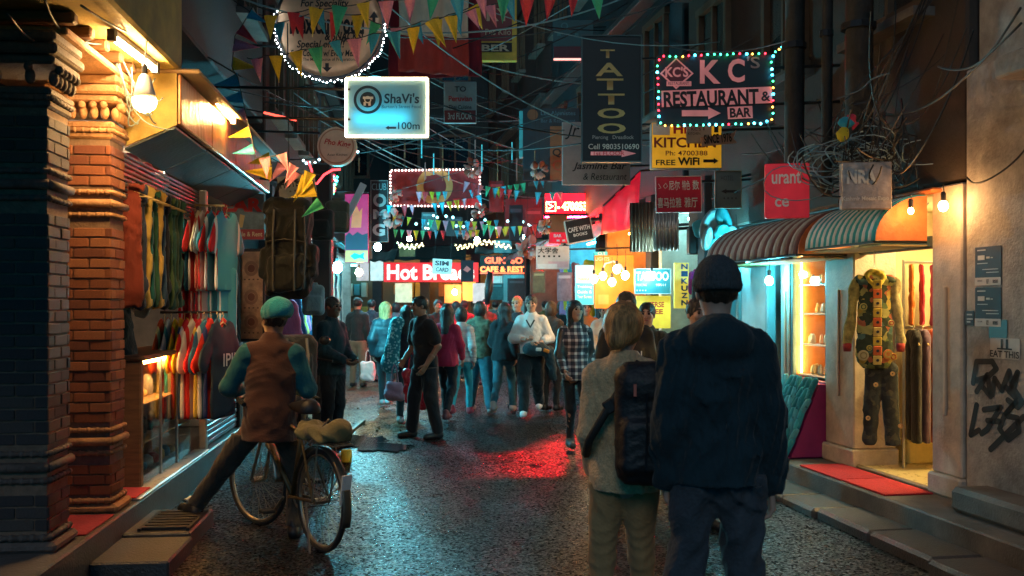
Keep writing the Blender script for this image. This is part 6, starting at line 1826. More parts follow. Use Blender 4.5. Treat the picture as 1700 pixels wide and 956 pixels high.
s.build("pack", pbr((.014, .015, .018), .55, .3, 12, .3, 40, name="nylon"), bp, .008)
MB().tube([(.07, -.05, 1.32), (.06, -.14, 1.36), (.05, -.20, 1.30)], .018, 6).build("strap", BLACK, bp, True)
MB().tube([(-.02, .15, 1.25), (-.02, .16, 1.10), (-.015, .16, .93)], .005, 5).build("zip", DARKMETAL, bp)
MB().box((.03, .152, 1.26), (.012, .012, .05)).build("zip_pull", plain((.6, .15, .1)), bp)
st_ = thing("shoulder_strap", "dark strap crossing the back of the tan sweater", "strap", (PX(1032, 4.5), 4.5, 0), R(172))
k_ = 1.62 / 1.75
MB().tube([Vector(p) * k_ for p in ((-.085, .10, 1.47), (-.02, .165, 1.38), (.07, .185, 1.24), (.15, .15, 1.10), (.17, .05, 1.02))], .020, 6).build("webbing", plain((.025, .024, .022), .7), st_, True)
MB().box((Vector((.05, .19, 1.27)) * k_), (.05, .02, .06), (0, R(35), 0), .006).build("buckle", BLACK, st_)
# cyclist
CYX, CYY = -1.70, 6.98
hipz = .80
cyc, J3 = person("man in a turquoise slouch cap and brown vest astride the bicycle", CYX, CYY, 186, 1.76, z=-.03, pose=dict(pel=(0, 0, .86), che=(-.01, -.02, 1.17), nek=(-.015, -.02, 1.36), hed=(-.02, -.05, 1.53),
        sl=(.17, 0, 1.285), sr=(-.18, 0, 1.285), el=(.285, -.02, 1.06), wl=(.20, -.25, 1.00), er=(-.255, -.06, 1.04), wr=(-.18, -.30, 1.02),
        hl=(.085, -.01, .83), kl=(.33, -.16, .50), al=(.555, -.26, .20), hr=(-.085, -.01, .83), kr=(-.17, -.15, .46), ar=(-.17, .02, .10)), hyaw=32, hpitch=4, tl=(.66, -.33, .165),
    top=fabric((.03, .17, .19), .9, .3, .8), hem=.80, topinf=.020, over=(pbr((.085, .030, .018), .95, .12, 20, .2, 160, name="brown_fleece", sheen=.25), "none", .78, .034), bottom=fabric((.07, .062, .05), .9, .3, .8), botinf=.018, shoe=BLACK, hat=("slouch", pbr((.02, .36, .42), .95, .25, 60, .5, 130, name="turquoise_knit", sheen=.2)), hair=("short", HAIR_BLACK), skin=1, vx=.009, foldamp=.014, fat=1.02)
MB().box((.62, -.33, .235), (.05, .03, .012), (0, R(20), R(40))).build("shoe_mark", WHITE, cyc)
# bicycle
def bicycle(label, rear, front):
    rear, front = Vector(rear), Vector(front)
    d = front - rear; L = d.length; yaw = math.atan2(d.y, d.x)
    t = thing("bicycle", label, "bicycle", (rear.x, rear.y, 0), yaw)
    RUB, CHR = plain((.02, .02, .02), .7), plain((.42, .38, .30), .35, .9)
    FRM = plain((.10, .075, .035), .4, .5)
    r = .325
    def ringt(R_, rr, c, n=36, m=7):
        b = MB(); b.tube([(c[0] + R_ * math.cos(a), c[1], c[2] + R_ * math.sin(a)) for a in np.linspace(0, 2 * math.pi, n + 1)], rr, m, False); return b
    for (x, yw) in ((0, 0), (L, R(14))):
        w = bpy.data.objects.new("wheel", ringt(r - .022, .012, (0, 0, 0)).mesh("rim")); scene.collection.objects.link(w); w.data.materials.append(CHR); w.parent = t
        w.location = (x, 0, r); w.rotation_euler = (0, 0, yw)
        ringt(r - .004, .019, (0, 0, 0)).build("tyre", RUB, w, True)
        sp = MB()
        for i in range(28):
            a = 2 * math.pi * i / 28
            sp.tube([(.018 * math.cos(a + 1.2), .03 * (-1) ** i, .018 * math.sin(a + 1.2)), ((r - .03) * math.cos(a), 0, (r - .03) * math.sin(a))], .0016, 4)
        so = sp.build("spokes", CHR, w)
        MB().tube([(0, -.05, 0), (0, .05, 0)], .022, 8).build("hub", CHR, w)
    bb, seat, head, ax = Vector((.43, 0, .29)), Vector((.27, 0, .80)), Vector((L - .20, 0, .84)), Vector((0, 0, r))
    headb = Vector((L - .15, 0, .66))
    for nm, a, b_, rr in (("seat_tube", bb, seat, .016), ("down_tube", bb, headb, .018), ("top_tube", seat - Vector((-.02, 0, .06)), head, .015), ("head_tube", headb, head + Vector((0, 0, .02)), .019)):
        MB().tube([a, b_], rr, 8).build(nm, FRM, t, True)
    for q in (-1, 1):
        MB().tube([bb + Vector((0, q * .03, 0)), ax + Vector((0, q * .06, 0))], .010, 6).build("chain_stay", FRM, t); MB().tube([seat + Vector((0, q * .02, -.05)), ax + Vector((0, q * .06, 0))], .009, 6).build("seat_stay", FRM, t)
        MB().tube([headb + Vector((0, q * .04, -.02)), Vector((L, q * .055, r))], .012, 6).build("fork_blade", CHR, t)
        MB().tube([bb + Vector((0, q * .07, 0)), bb + Vector((q * .13, q * .075, -.11 * q))], .010, 6).build("crank", CHR, t); MB().box(bb + Vector((q * .13, q * .13, -.11 * q)), (.09, .09, .025), None, .006).build("pedal", RUB, t)
        MB().tube([head + Vector((-.02, 0, .10)), head + Vector((.03, q * .14, .14)), head + Vector((-.06, q * .26, .12)), head + Vector((-.20, q * .28, .09))], .012, 7).build("handlebar", CHR, t, True); MB().tube([head + Vector((-.10, q * .275, .115)), head + Vector((-.22, q * .285, .088))], .017, 7).build("grip", RUB, t)
        MB().tube([Vector((.0, q * .065, r)), Vector((-.08, q * .07, .70))], .006, 5).build("rack_stay", CHR, t)
    MB().tube([head, head + Vector((-.02, 0, .11))], .013, 7).build("stem", CHR, t)
    ringt(.09, .008, bb + Vector((0, -.05, 0)), 24, 5).build("chainring", CHR, t)
    MB().tube([bb + Vector((0, -.05, .09)), Vector((0, -.05, r + .035)), Vector((-.035, -.05, r)), Vector((0, -.05, r - .035)), bb + Vector((0, -.05, -.09))], .005, 5).build("chain", DARKMETAL, t)
    MB().tube([seat, seat + Vector((-.02, 0, .09))], .013, 6).build("seat_post", CHR, t)
    s = SDF().cap((seat.x - .10, 0, .91), (seat.x + .16, 0, .915), .075, .025, .03).cut((0, 0, .885), (0, 0, -1)); s.build("saddle", BLACK, t, .010)
    for (x, a0, a1) in ((0, R(25), R(200)), (L, R(20), R(175))):
        MB().sheet(lambda u, v: ((x + (r + .035) * math.cos(a0 + (a1 - a0) * u), (v - .5) * .06, r + (r + .035) * math.sin(a0 + (a1 - a0) * u)), (math.cos(a0 + (a1 - a0) * u), 0, math.sin(a0 + (a1 - a0) * u))), 22, 3, .004).build("mudguard", CHR if x else plain((.14, .12, .09), .4, .6), t, True)
    MB().box((-.335, 0, .44), (.012, .065, .20), (0, R(-12), 0)).build("mudflap", plain((.75, .73, .68)), t)
    b = MB()
    for q in (-.07, -.025, .025, .07): b.tube([(-.30, q, .72), (.18, q, .72)], .006, 5)
    for x in (-.30, -.06, .18): b.tube([(x, -.075, .72), (x, .075, .72)], .006, 5)
    b.build("rack", CHR, t)
    MB().tube([(.10, .06, .30), (-.12, .14, .02)], .008, 5).build("kickstand", CHR, t)
    return t
bicycle("old bicycle with rusty mudguards and rear rack parked at the plinth", (-1.26, 6.56, 0), (-1.88, 7.36, 0))
ld = thing("sack", "crumpled olive sack tied on the bicycle rack", "sack", (-1.27, 6.60, .725), R(128))
SDF().rbox((-.05, 0, .05), (.21, .11, .052), .04).ell((.08, .04, .09), (.11, .09, .06)).ell((-.14, -.03, .08), (.11, .10, .06)).folds(.045, 34, 21, .8).cut((0, 0, .002), (0, 0, -1)).build("cloth", fabric((.22, .18, .075), .9, .5, 1), ld, .010)
MB().tube([(-.12, -.15, -.01), (-.11, 0, .14), (-.12, .15, -.01)], .008, 5).build("cord", BLACK, ld)
# scooter behind the cyclist
def motorbike(label, loc, yaw):
    t = thing("motorbike", label, "motorbike", loc, R(yaw))
    DK = plain((.02, .024, .028), .3)
    for x in (0, 1.22):
        w = MB().tube([(.24 * math.cos(a), 0, .24 * math.sin(a)) for a in np.linspace(0, 2 * math.pi, 25)], .055, 8, False).build("wheel", plain((.015, .015, .015), .8), t, True); w.location = (x, 0, .295)
        MB().tube([(0, -.06, 0), (0, .06, 0)], .05, 10).build("hub", STEEL, w)
        for i in range(6):
            a = i * math.pi / 3; MB().tube([(0, 0, 0), (.2 * math.cos(a), 0, .2 * math.sin(a))], .014, 5).build("spoke", STEEL, w)
    SDF().rbox((.22, 0, .74), (.42, .12, .07), .06).build("seat", BLACK, t, .016)
    SDF().ell((.78, 0, .78), (.27, .15, .15)).build("tank", plain((.03, .06, .07), .2), t, .016)
    SDF().rbox((.55, 0, .42), (.22, .14, .17), .05).build("engine", DARKMETAL, t, .016)
    for q in (-1, 1):
        MB().tube([(1.22, q * .09, .295), (1.02, q * .07, .95)], .022, 6).build("fork_leg", STEEL, t); MB().tube([(0, q * .10, .295), (.15, q * .12, .68)], .025, 6).build("shock", STEEL, t)
        MB().tube([(1.0, 0, .98), (.98, q * .2, 1.06), (.88, q * .38, 1.04)], .014, 6).build("handlebar", DARKMETAL, t)
        MB().tube([(.98, q * .2, 1.06), (.98, q * .28, 1.22)], .006, 4).build("mirror_arm", DARKMETAL, t); MB().ball((.97, q * .30, 1.25), .06, 8, 6, (.4, 1, .8)).build("mirror", DK, t, True)
    MB().ball((1.12, 0, .90), .09, 10, 8, (.7, 1, 1)).build("headlamp", STEEL, t, True)
    MB().tube([(.55, .14, .3), (.2, .16, .28), (-.25, .17, .36)], [.03, .035, .045], 8).build("exhaust", STEEL, t, True)
    MB().sheet(lambda u, v: (((.31) * math.cos(R(40 + 130 * u)), (v - .5) * .13, .295 + .31 * math.sin(R(40 + 130 * u))), (math.cos(R(40 + 130 * u)), 0, math.sin(R(40 + 130 * u)))), 12, 3, .006).build("mudguard", DK, t, True)
    MB().box((-.25, 0, .62), (.03, .10, .06), (0, 0, 0), .01).build("tail_lamp", plain((.4, .02, .02)), t)
    return t
motorbike("dark motorbike parked behind the man in the turquoise cap", (-2.05, 9.2, 0), 100)
sk = thing("duffel_bag", "black rucksack standing on the motorbike seat", "rucksack", (-2.06, 9.42, .80), R(20))
SDF().rbox((0, 0, .27), (.20, .15, .26), .09).rbox((0, -.14, .22), (.15, .06, .15), .05).folds(.012, 18, 9, .6).build("pack", fabric((.022, .026, .03), .8, .3, 1), sk, .014)
for q in (-1, 1): MB().tube([(q * .09, -.15, .50), (q * .10, -.21, .3), (q * .11, -.15, .06)], .014, 6).build("strap", plain((.12, .12, .12)), sk)
# shopkeeper
person("shopkeeper in dark jacket reaching over the display counter", -2.98, 7.62, -95, 1.66, z=.24, pose=dict(el=(.20, -.20, 1.12), wl=(.16, -.42, 1.10), er=(-.20, -.22, 1.08), wr=(-.10, -.46, 1.10)), lean=14, hpitch=14, hyaw=20, top=NAVYJ, topinf=.03, bottom=DENIMT, shoe=BLACK, hair=("short", HAIR_BLACK), skin=0, face=True, vx=.011, curl=(.5, .6), hat=("cap", fabric((.25, .22, .1))))
# the crowd
person("man in dark teal jacket standing in profile by the muddy edge", PX(551, 11.3), 11.3, 62, 1.70, top=fabric((.012, .035, .045)), topinf=.034, hem=.84, bottom=DARKT, botinf=.02, shoe=fabric((.1, .07, .05)), hair=("short", HAIR_BROWN), skin=3, face=True, pose=dict(el=(.20, -.02, 1.13), wl=(.10, -.22, 1.02), er=(-.20, -.02, 1.13), wr=(-.08, -.22, 1.02)), vx=.013)
person("man in black t-shirt leaning with hand on his thigh", PX(706, 12.1), 12.1, -52, 1.72, top=fabric((.014, .018, .022)), sleeve="short", topinf=.024, hem=.84, bottom=fabric((.014, .022, .03)), botinf=.028, shoe=BLACK, hair=("short", HAIR_BLACK), skin=1, face=True, lean=6, hyaw=-15, pose=dict(el=(.24, .05, 1.13), wl=(.20, -.12, .92), er=(-.22, -.03, 1.12), wr=(-.14, -.22, .98), kl=(.16, -.02, .50), al=(.20, .05, .085), kr=(-.12, -.08, .50), ar=(-.15, -.10, .085)), vx=.012, curl=(.4, .5))
person("woman in red sweater with long dark hair walking away", PX(742, 13.6), 13.6, 166, 1.62, fem=True, top=fabric((.42, .02, .06)), topinf=.022, hem=.84, bottom=fabric((.012, .018, .025)), shoe=plain((.2, .05, .06)), hair=("long", HAIR_BLACK), skin=0, pose={**WALK_L, "el": (.185, .05, 1.12), "wl": (.20, -.05, .90)}, vx=.013)
person("woman in pale striped sweater and turquoise leggings walking away", PX(766, 14.3), 14.3, 172, 1.58, fem=True, top=bands_mat((.50, .50, .48), (.25, .27, .28), 2, .0, .012) if False else pbr((.48, .48, .46), .9, .4, 40, .3, 40, 0, (.05, .05, 2), "striped_knit"), topinf=.022, hem=.88, bottom=fabric((.04, .36, .42)), botinf=.002, shoe=fabric((.45, .05, .07)), hair=("bob", HAIR_BLACK), skin=0, pose=WALK_R, vx=.013)
person("person in camouflage jacket striding with a shoulder bag", PX(797, 14.9), 14.9, 160, 1.66, top=pbr((.13, .12, .07), .9, .85, 13, .3, 40, name="camouflage"), topinf=.034, hem=.86, bottom=DENIMT, botinf=.035, shoe=plain((.4, .4, .4)), hair=("bob", HAIR_BLACK), skin=1, pose=dict(el=(.24, .02, 1.14), wl=(.22, -.16, .98), er=(-.32, -.06, 1.16), wr=(-.44, -.14, 1.02), kl=(.16, -.12, .52), al=(.24, -.16, .10), kr=(-.14, .02, .50), ar=(-.24, .16, .10)), vx=.013)
person("woman with long black hair in dark jacket and jeans walking away", PX(836, 14.7), 14.7, 168, 1.64, fem=True, top=fabric((.014, .02, .024)), topinf=.034, hem=.84, bottom=DENIMT, shoe=plain((.4, .36, .34)), hair=("long", HAIR_BLACK), skin=0, hyaw=60, pose=WALK_R, vx=.013)
wm_, _ = person("man in white v-neck sweater walking towards the camera holding his phone", PX(882, 14.4), 14.4, -6, 1.74, top=pbr((.62, .60, .57), .9, .12, 20, .3, 60, name="white_knit"), sleeve="push", topinf=.032, hem=.88, bottom=fabric((.012, .02, .025)), botinf=.03, shoe=plain((.6, .62, .62)), hair=("tuft", HAIR_BLACK), skin=0, face=True, pose={**WALK_R, "el": (.27, .04, 1.14), "wl": (.12, -.22, 1.06), "er": (-.27, .04, 1.13), "wr": (-.05, -.22, 1.12)}, vx=.012, curl=(.8, .8))
MB().prism([(-.07, 1.40), (0, 1.28), (.07, 1.40), (.05, 1.41), (0, 1.32), (-.05, 1.41)], -.168, -.150).build("neckline", plain((.05, .05, .05)), wm_)
wb = thing("waist_bag", "bulky dark jacket and pouch tied round the waist of the white sweater man", "pouch", (PX(888, 14.22), 14.16, 0), 0)
SDF().ell((0, 0, .98), (.19, .09, .11)).ell((.13, .0, .95), (.10, .08, .08)).cap((.2, .06, .95), (.27, .12, .56), .09, .05, .04).folds(.02, 24, 2, .6).build("bundle", fabric((.02, .04, .05), fold=1), wb, .016)
MB().box((.16, -.08, .96), (.09, .03, .05), (0, R(20), 0), .01).build("orange_pocket", fabric((.6, .2, .03)), wb); MB().box((.05, -.09, .98), (.08, .03, .05), None, .01).build("pale_pocket", fabric((.45, .5, .5)), wb)
person("fair haired man with reddish face behind the white sweater man", PX(862, 15.6), 15.6, -20, 1.74, top=fabric((.03, .035, .04)), bottom=DARKT, shoe=BLACK, hair=("short", HAIR_BLOND), skin=2, face=True, side=-3, vx=.014)
pw, Jp = person("woman in plaid shirt and black leather jacket walking towards the camera", PX(955, 11.0), 11.0, 8, 1.66, fem=True, top=pbr((.30, .27, .27), .9, .1, 5, .1, name="shirt_base"), topinf=.016, hem=.82, bottom=fabric((.014, .022, .03)), botinf=.0, shoe=plain((.04, .035, .03)), hair=("long", HAIR_BLACK), skin=0, face=True, hyaw=14, hpitch=-4, pose={**WALK_L, "kr": (-.05, .03, .50), "ar": (-.03, .16, .11)}, vx=.011)
def plaid_mat():
    m, t, p = nodes_of("plaid_cloth")
    tc = t.nodes.new("ShaderNodeTexCoord"); sp = t.nodes.new("ShaderNodeSeparateXYZ"); t.links.new(tc.outputs["Object"], sp.inputs[0])
    outs = []
    for ax, fr in ((0, 13.0), (2, 13.0)):
        mu = t.nodes.new("ShaderNodeMath"); mu.operation = 'MULTIPLY'; mu.inputs[1].default_value = fr
        fr_ = t.nodes.new("ShaderNodeMath"); fr_.operation = 'FRACT'
        gt = t.nodes.new("ShaderNodeMath"); gt.operation = 'GREATER_THAN'; gt.inputs[1].default_value = .62
        t.links.new(sp.outputs[ax], mu.inputs[0]); t.links.new(mu.outputs[0], fr_.inputs[0]); t.links.new(fr_.outputs[0], gt.inputs[0]); outs.append(gt)
    ad = t.nodes.new("ShaderNodeMath"); ad.operation = 'ADD'
    t.links.new(outs[0].outputs[0], ad.inputs[0]); t.links.new(outs[1].outputs[0], ad.inputs[1])
    cr = t.nodes.new("ShaderNodeValToRGB"); cr.color_ramp.interpolation = 'CONSTANT'
    cr.color_ramp.elements[0].color = (.02, .022, .035, 1); cr.color_ramp.elements[1].position = .34; cr.color_ramp.elements[1].color = (.16, .13, .14, 1)
    e = cr.color_ramp.elements.new(.75); e.color = (.55, .50, .47, 1)
    dv = t.nodes.new("ShaderNodeMath"); dv.operation = 'MULTIPLY'; dv.inputs[1].default_value = .5
    t.links.new(ad.outputs[0], dv.inputs[0]); t.links.new(dv.outputs[0], cr.inputs[0]); t.links.new(cr.outputs[0], p.inputs["Base Color"]); p.inputs["Roughness"].default_value = .9
    return m
for c in pw.children:
    if c.name.startswith("shirt"): c.data.materials[0] = plaid_mat()
jk2 = SDF()
for q in (-1, 1):
    a_, e_, w_ = (Jp["sl"], Jp["el"], Jp["wl"]) if q > 0 else (Jp["sr"], Jp["er"], Jp["wr"])
    jk2.cap(a_, e_, .068, .058, .04).cap(e_, e_.lerp(w_, .97), .058, .046, .03)
jk2.cap((0, .02, 1.40), (0, .03, 1.22), .125, .150, .05, 1.2).cap((0, .03, 1.22), (0, .03, .94), .150, .165, .05, 1.15)
jk2.folds(.008, 24, 4, .7).cut((0, 0, .90), (0, 0, -1)).rbox((0, -.26, 1.15), (.075, .22, .5), .02, None, .03, True)
jk2.build("jacket", plain((.016, .017, .02), .45), pw, .012)
person("woman in turquoise patterned shawl with red bag", PX(676, 13.6), 13.6, 176, 1.60, fem=True, top=pbr((.03, .02, .03), .9, .3, 8, .2, name="dark_violet"), topinf=.03, hem=.80, over=None, bottom=fabric((.03, .05, .06)), shoe=plain((.5, .5, .48)), hair=("long", HAIR_BLACK), skin=1, vx=.013)
sh_ = thing("shawl", "turquoise spotted shawl draped over a shoulder in the crowd", "shawl", (PX(664, 13.75), 13.55, 0), 0)
def spots():
    m, t, p = nodes_of("spotted_cloth")
    tc = t.nodes.new("ShaderNodeTexCoord"); v = t.nodes.new("ShaderNodeTexVoronoi"); v.inputs["Scale"].default_value = 26
    t.links.new(tc.outputs["Object"], v.inputs["Vector"])
    cr = t.nodes.new("ShaderNodeValToRGB"); cr.color_ramp.elements[0].position = .35; cr.color_ramp.elements[0].color = (.35, .62, .62, 1); cr.color_ramp.elements[1].position = .42; cr.color_ramp.elements[1].color = (.02, .20, .24, 1)
    t.links.new(v.outputs[0], cr.inputs[0]); t.links.new(cr.outputs[0], p.inputs["Base Color"]); p.inputs["Roughness"].default_value = .85
    return m
SDF().cap((-.02, 0, 1.36), (-.10, 0, .80), .085, .14, .05, 1.2).cap((-.02, 0, 1.36), (.05, .0, 1.38), .07, .06, .05).folds(.020, 20, 3, .25).cut((0, 0, .68), (0, 0, -1)).build("cloth", spots(), sh_, .013)
def handbag(label, px, py, Y, w, h, mat, cat="bag"):
    t = thing("carrier_bag", label, cat, W(px, py, Y))
    SDF().rbox((0, 0, -h / 2), (w / 2, w / 4, h / 2), .05).folds(.028, 22, len(label), .5).build("bag", mat, t, .014)
    for q in (-1, 1): MB().tube([(q * w * .2, 0, -.02), (q * w * .12, 0, .16), (0, 0, .22)], .008, 5).build("handle", mat, t)
    return t
handbag("shiny red carrier bag beside the man in black t-shirt", 684, 612, 12.7, .24, .46, pbr((.62, .02, .04), .25, .3, 10, .3, 20, name="red_plastic"))
handbag("second red carrier bag behind the man in black t-shirt", 702, 625, 12.9, .22, .42, pbr((.60, .02, .03), .3, .3, 10, .3, 20, name="red_plastic_dark"))
handbag("pale pink cloth bag low beside the turquoise shawl", 655, 632, 13.4, .26, .26, fabric((.42, .25, .33), fold=1))
handbag("translucent white carrier bag beside the puffer jacket woman", 611, 600, 18.5, .28, .36, plain((.6, .64, .64), .4))
person("blonde woman in dark puffer jacket walking away", PX(640, 15.6), 15.6, 178, 1.66, fem=True, top=pbr((.015, .035, .045), .5, .3, 10, .4, 16, 0, (.2, .2, 1.5), "puffer"), topinf=.045, hem=.84, bottom=DARKT, shoe=plain((.35, .35, .35)), hair=("long", HAIR_BLOND), skin=2, pose=WALK_L, vx=.013)
person("man in black cap and khaki trousers further down the muddy side", PX(594, 19.6), 19.6, 170, 1.74, top=fabric((.012, .025, .03)), topinf=.03, hem=.88, bottom=fabric((.16, .13, .09)), botinf=.02, shoe=BLACK, hat=("cap", fabric((.02, .02, .02))), hair=("short", HAIR_BLACK), skin=1, vx=.016)
person("man in dark jacket next to the far shawls", PX(617, 21), 21, 190, 1.72, top=fabric((.014, .02, .028)), topinf=.03, bottom=DARKT, shoe=BLACK, hair=("short", HAIR_BLACK), skin=1, vx=.017)
person("man with black glasses and printed black t-shirt facing the camera", PX(1040, 8.3), 8.3, 4, 1.72, top=plain((.012, .013, .015), .8), sleeve="short", topinf=.022, hem=.85, bottom=DARKT, shoe=BLACK, hair=("short", HAIR_BLACK), skin=0, face=True, glasses=True, beard=False, vx=.011)
for i, (a, b_, c, d, s__) in enumerate(((1028, 549, 1060, 556, "MOUNT"), (1032, 560, 1062, 567, "EVER"))): pass
p_ = [o for o in scene.objects if o.get("label", "").startswith("man with black glasses")][0]
fit_text("MOON", -.10, 1.20, .10, 1.26, -.168, WHITE, p_, .03); fit_text("XXX", -.09, 1.12, .09, 1.18, -.165, WHITE, p_, .03)
person("young man in a dark cap and striped sleeve t-shirt behind the glasses man", PX(1074, 9.4), 9.4, -14, 1.63, top=fabric((.014, .016, .018)), sleeve="elbow", topinf=.03, bottom=DARKT, shoe=BLACK, hair=("short", HAIR_BLACK), hat=None, skin=0, face=True, pose=dict(el=(.24, .0, 1.13), wl=(.20, -.15, .95)), vx=.012)
p_ = [o for o in scene.objects if o.get("label", "").startswith("young man in a dark cap")][0]
tag(p_, "young man with striped black sleeve behind the glasses man", "person")
for k in range(2): MB().tube([(.237 + .070 * math.cos(a), .003 + .070 * math.sin(a), 1.17 - k * .04 - .0) for a in np.linspace(0, 6.2832, 15)], .008, 5, False).build("sleeve_stripe", WHITE, p_)
person("black haired man looking out from behind the beanie man", PX(1158, 7.2), 7.2, 22, 1.66, top=fabric((.02, .06, .07)), topinf=.03, bottom=DARKT, shoe=BLACK, hair=("short", HAIR_BLACK), skin=0, face=True, hyaw=-10, vx=.011)
person("dark clad person with a hat standing between the sweater man and the plaid woman", PX(915, 15.2), 15.2, 150, 1.66, fem=True, top=fabric((.03, .028, .026)), topinf=.04, hem=.75, bottom=DARKT, shoe=BLACK, hair=("bob", HAIR_BROWN), skin=1, vx=.015)
BG = [(658, 22, 1.66, "grey hood", (.08, .09, .1), 175, "bob", 0), (694, 24, 1.76, "dark green coat", (.03, .06, .05), 180, "short", 1), (727, 19, 1.70, "black coat", (.015, .018, .02), 10, "short", 0), (757, 22, 1.68, "violet jacket", (.08, .04, .1), 185, "long", 0), (771, 21, 1.70, "scarlet t-shirt", (.50, .02, .03), 170, "short", 0), (806, 20, 1.72, "brown jacket", (.08, .05, .03), 0, "short", 1), (822, 24, 1.70, "teal jacket", (.03, .12, .14), 180, "short", 0), (849, 25, 1.72, "grey jacket", (.1, .1, .1), 180, "short", 0), (905, 23, 1.70, "olive jacket", (.08, .08, .03), 178, "short", 0), (932, 20, 1.68, "black hooded jacket", (.015, .016, .018), 175, "bob", 0), (974, 17, 1.66, "orange scarf", (.4, .15, .05), 0, "short", 1), (1003, 16, 1.62, "cream shirt", (.4, .36, .3), 5, "short", 1)]
for px, Y, H, nm, c, yw, hs, fc in BG:
    person(f"person in {nm} far back in the crowd", PX(px, Y), Y, yw, H, top=fabric(c), topinf=.03, bottom=DARKT, shoe=BLACK, hair=(hs, HAIR_BLACK), skin=(px % 3), face=bool(fc), vx=.02, group="crowd far back", pose=WALK_L if px % 2 else WALK_R)
# ------------------------------------------------------------------ bunting, cables, poles and small things
FLAGC = [((.48, .03, .04), "red"), ((.03, .34, .18), "green"), ((.58, .40, .02), "yellow"), ((.03, .30, .42), "blue"), ((.55, .20, .27), "pink")]
FLAGM = [pbr([min(.8, q * 1.45) for q in c], .45, .2, 8, .25, 30, name="flag_plastic") for c, _ in FLAGC]
def flag_me(seed):
    g = random.Random(seed)
    b = MB()
    bend, tw = g.uniform(-.25, .25), g.uniform(-.4, .4)
    def fn(u, v):
        w = (1 - v) * .5
        x = (u - .5) * 2 * w + bend * v * v * .4
        y = .10 * math.sin(u * 5 + seed) * (1 - v * .5) + tw * v * (u - .5) + .12 * math.sin(v * 3 + seed)
        return ((x, y, -v * 1.95), (0, -1, 0))
    return b.sheet(fn, 4, 6, .012).mesh("flag")
FLAGME = []
for i in range(6):
    for m in FLAGM:
        me_ = flag_me(i * 3 + 1); me_.materials.append(m); FLAGME.append(me_)
def bunting(label, pts, n, size, sag=.0, seed=0, skip=0.0):
    """pts: world points of the cord"""
    g = random.Random(seed)
    t = thing("bunting", label, "bunting", pts[0])
    P = [Vector(p) - Vector(pts[0]) for p in pts]
    Q = []
    for a, b in zip(P[:-1], P[1:]):
        for k in range(8):
            f = k / 8; q = a.lerp(b, f); q.z -= sag * 4 * f * (1 - f); Q.append(q)
    Q.append(P[-1])
    MB().tube(Q, .005, 4).build("cord", CORDM, t)
    L = [0]
    for a, b in zip(Q[:-1], Q[1:]): L.append(L[-1] + (b - a).length)
    order = g.randrange(5)
    for i in range(n):
        if g.random() < skip: continue
        d = L[-1] * (i + .5) / n; k = max(j for j in range(len(Q) - 1) if L[j] <= d + 1e-9)
        p_ = Q[k].lerp(Q[k + 1], (d - L[k]) / max(1e-6, L[k + 1] - L[k])); dr = Q[k + 1] - Q[k]
        s = size * g.uniform(.85, 1.15)
        ci = g.choice((0, 1, 2, 2, 3, 3, 4, 4))
        put("flag", FLAGME[g.randrange(6) * 5 + ci], t, p_, (g.uniform(-.2, .2), math.atan2(-dr.z, math.hypot(dr.x, dr.y)) * (1 if dr.x > 0 else -1) + g.uniform(-.12, .12), math.atan2(dr.y, dr.x) if dr.x > 0 else math.atan2(-dr.y, -dr.x)), (s, s, s))
    return t
PW = lambda L, Y: [W(a, b, Y + (c[0] if c else 0)) for a, b, *c in L]
bunting("lower bunting line crossing in front of the round food board", PW([(410, 96), (440, 92), (500, 82), (560, 66), (620, 55), (680, 45), (720, 30), (790, 12), (860, -8)], 8.6), 14, .118, .02, 3)
bunting("upper bunting line over the round food board and cloth", PW([(430, 24), (470, 20), (520, 12), (560, 10), (620, -2), (700, -6), (800, -14), (905, -10), (935, -12), (1010, -20)], 8.3), 15, .118, .02, 9)
bunting("third bunting line sagging across the two tone cloth", PW([(446, 40), (530, 16), (600, 24), (650, 45), (700, 35), (745, 24), (800, 0)], 8.9), 11, .115, .02, 17)
bunting("bunting line trailing down beside the copper fascia", PW([(420, 10), (390, 60), (385, 110), (395, 128), (425, 262), (470, 255), (490, 275), (530, 290)], 8.8), 13, .11, .01, 23)
bunting("bunting tail hanging over the black rucksack", PW([(452, 300), (450, 262), (520, 300), (528, 330), (540, 346)], 9.3), 7, .12, .0, 31)
for i, (a, b, Y, n, lb) in enumerate((((650, 355), (830, 365), 17, 15, "bunting line below the maroon banner"), ((690, 318), (905, 296), 16, 20, "bunting line crossing the maroon banner"), ((640, 380), (910, 372), 18, 24, "far low bunting line over the crowd lamps"), ((770, 300), (935, 318), 15, 14, "bunting line left of the red telephone sign"), ((800, 372), (915, 366), 15.5, 10, "short bunting line under the dim red board"), ((640, 340), (800, 322), 15, 13, "bunting line in front of the yellow ring"))):
    bunting(lb, [W(*a, Y), W((a[0] + b[0]) / 2, (a[1] + b[1]) / 2 + 6, Y), W(*b, Y)], n, .09, .02, 40 + i, .15)
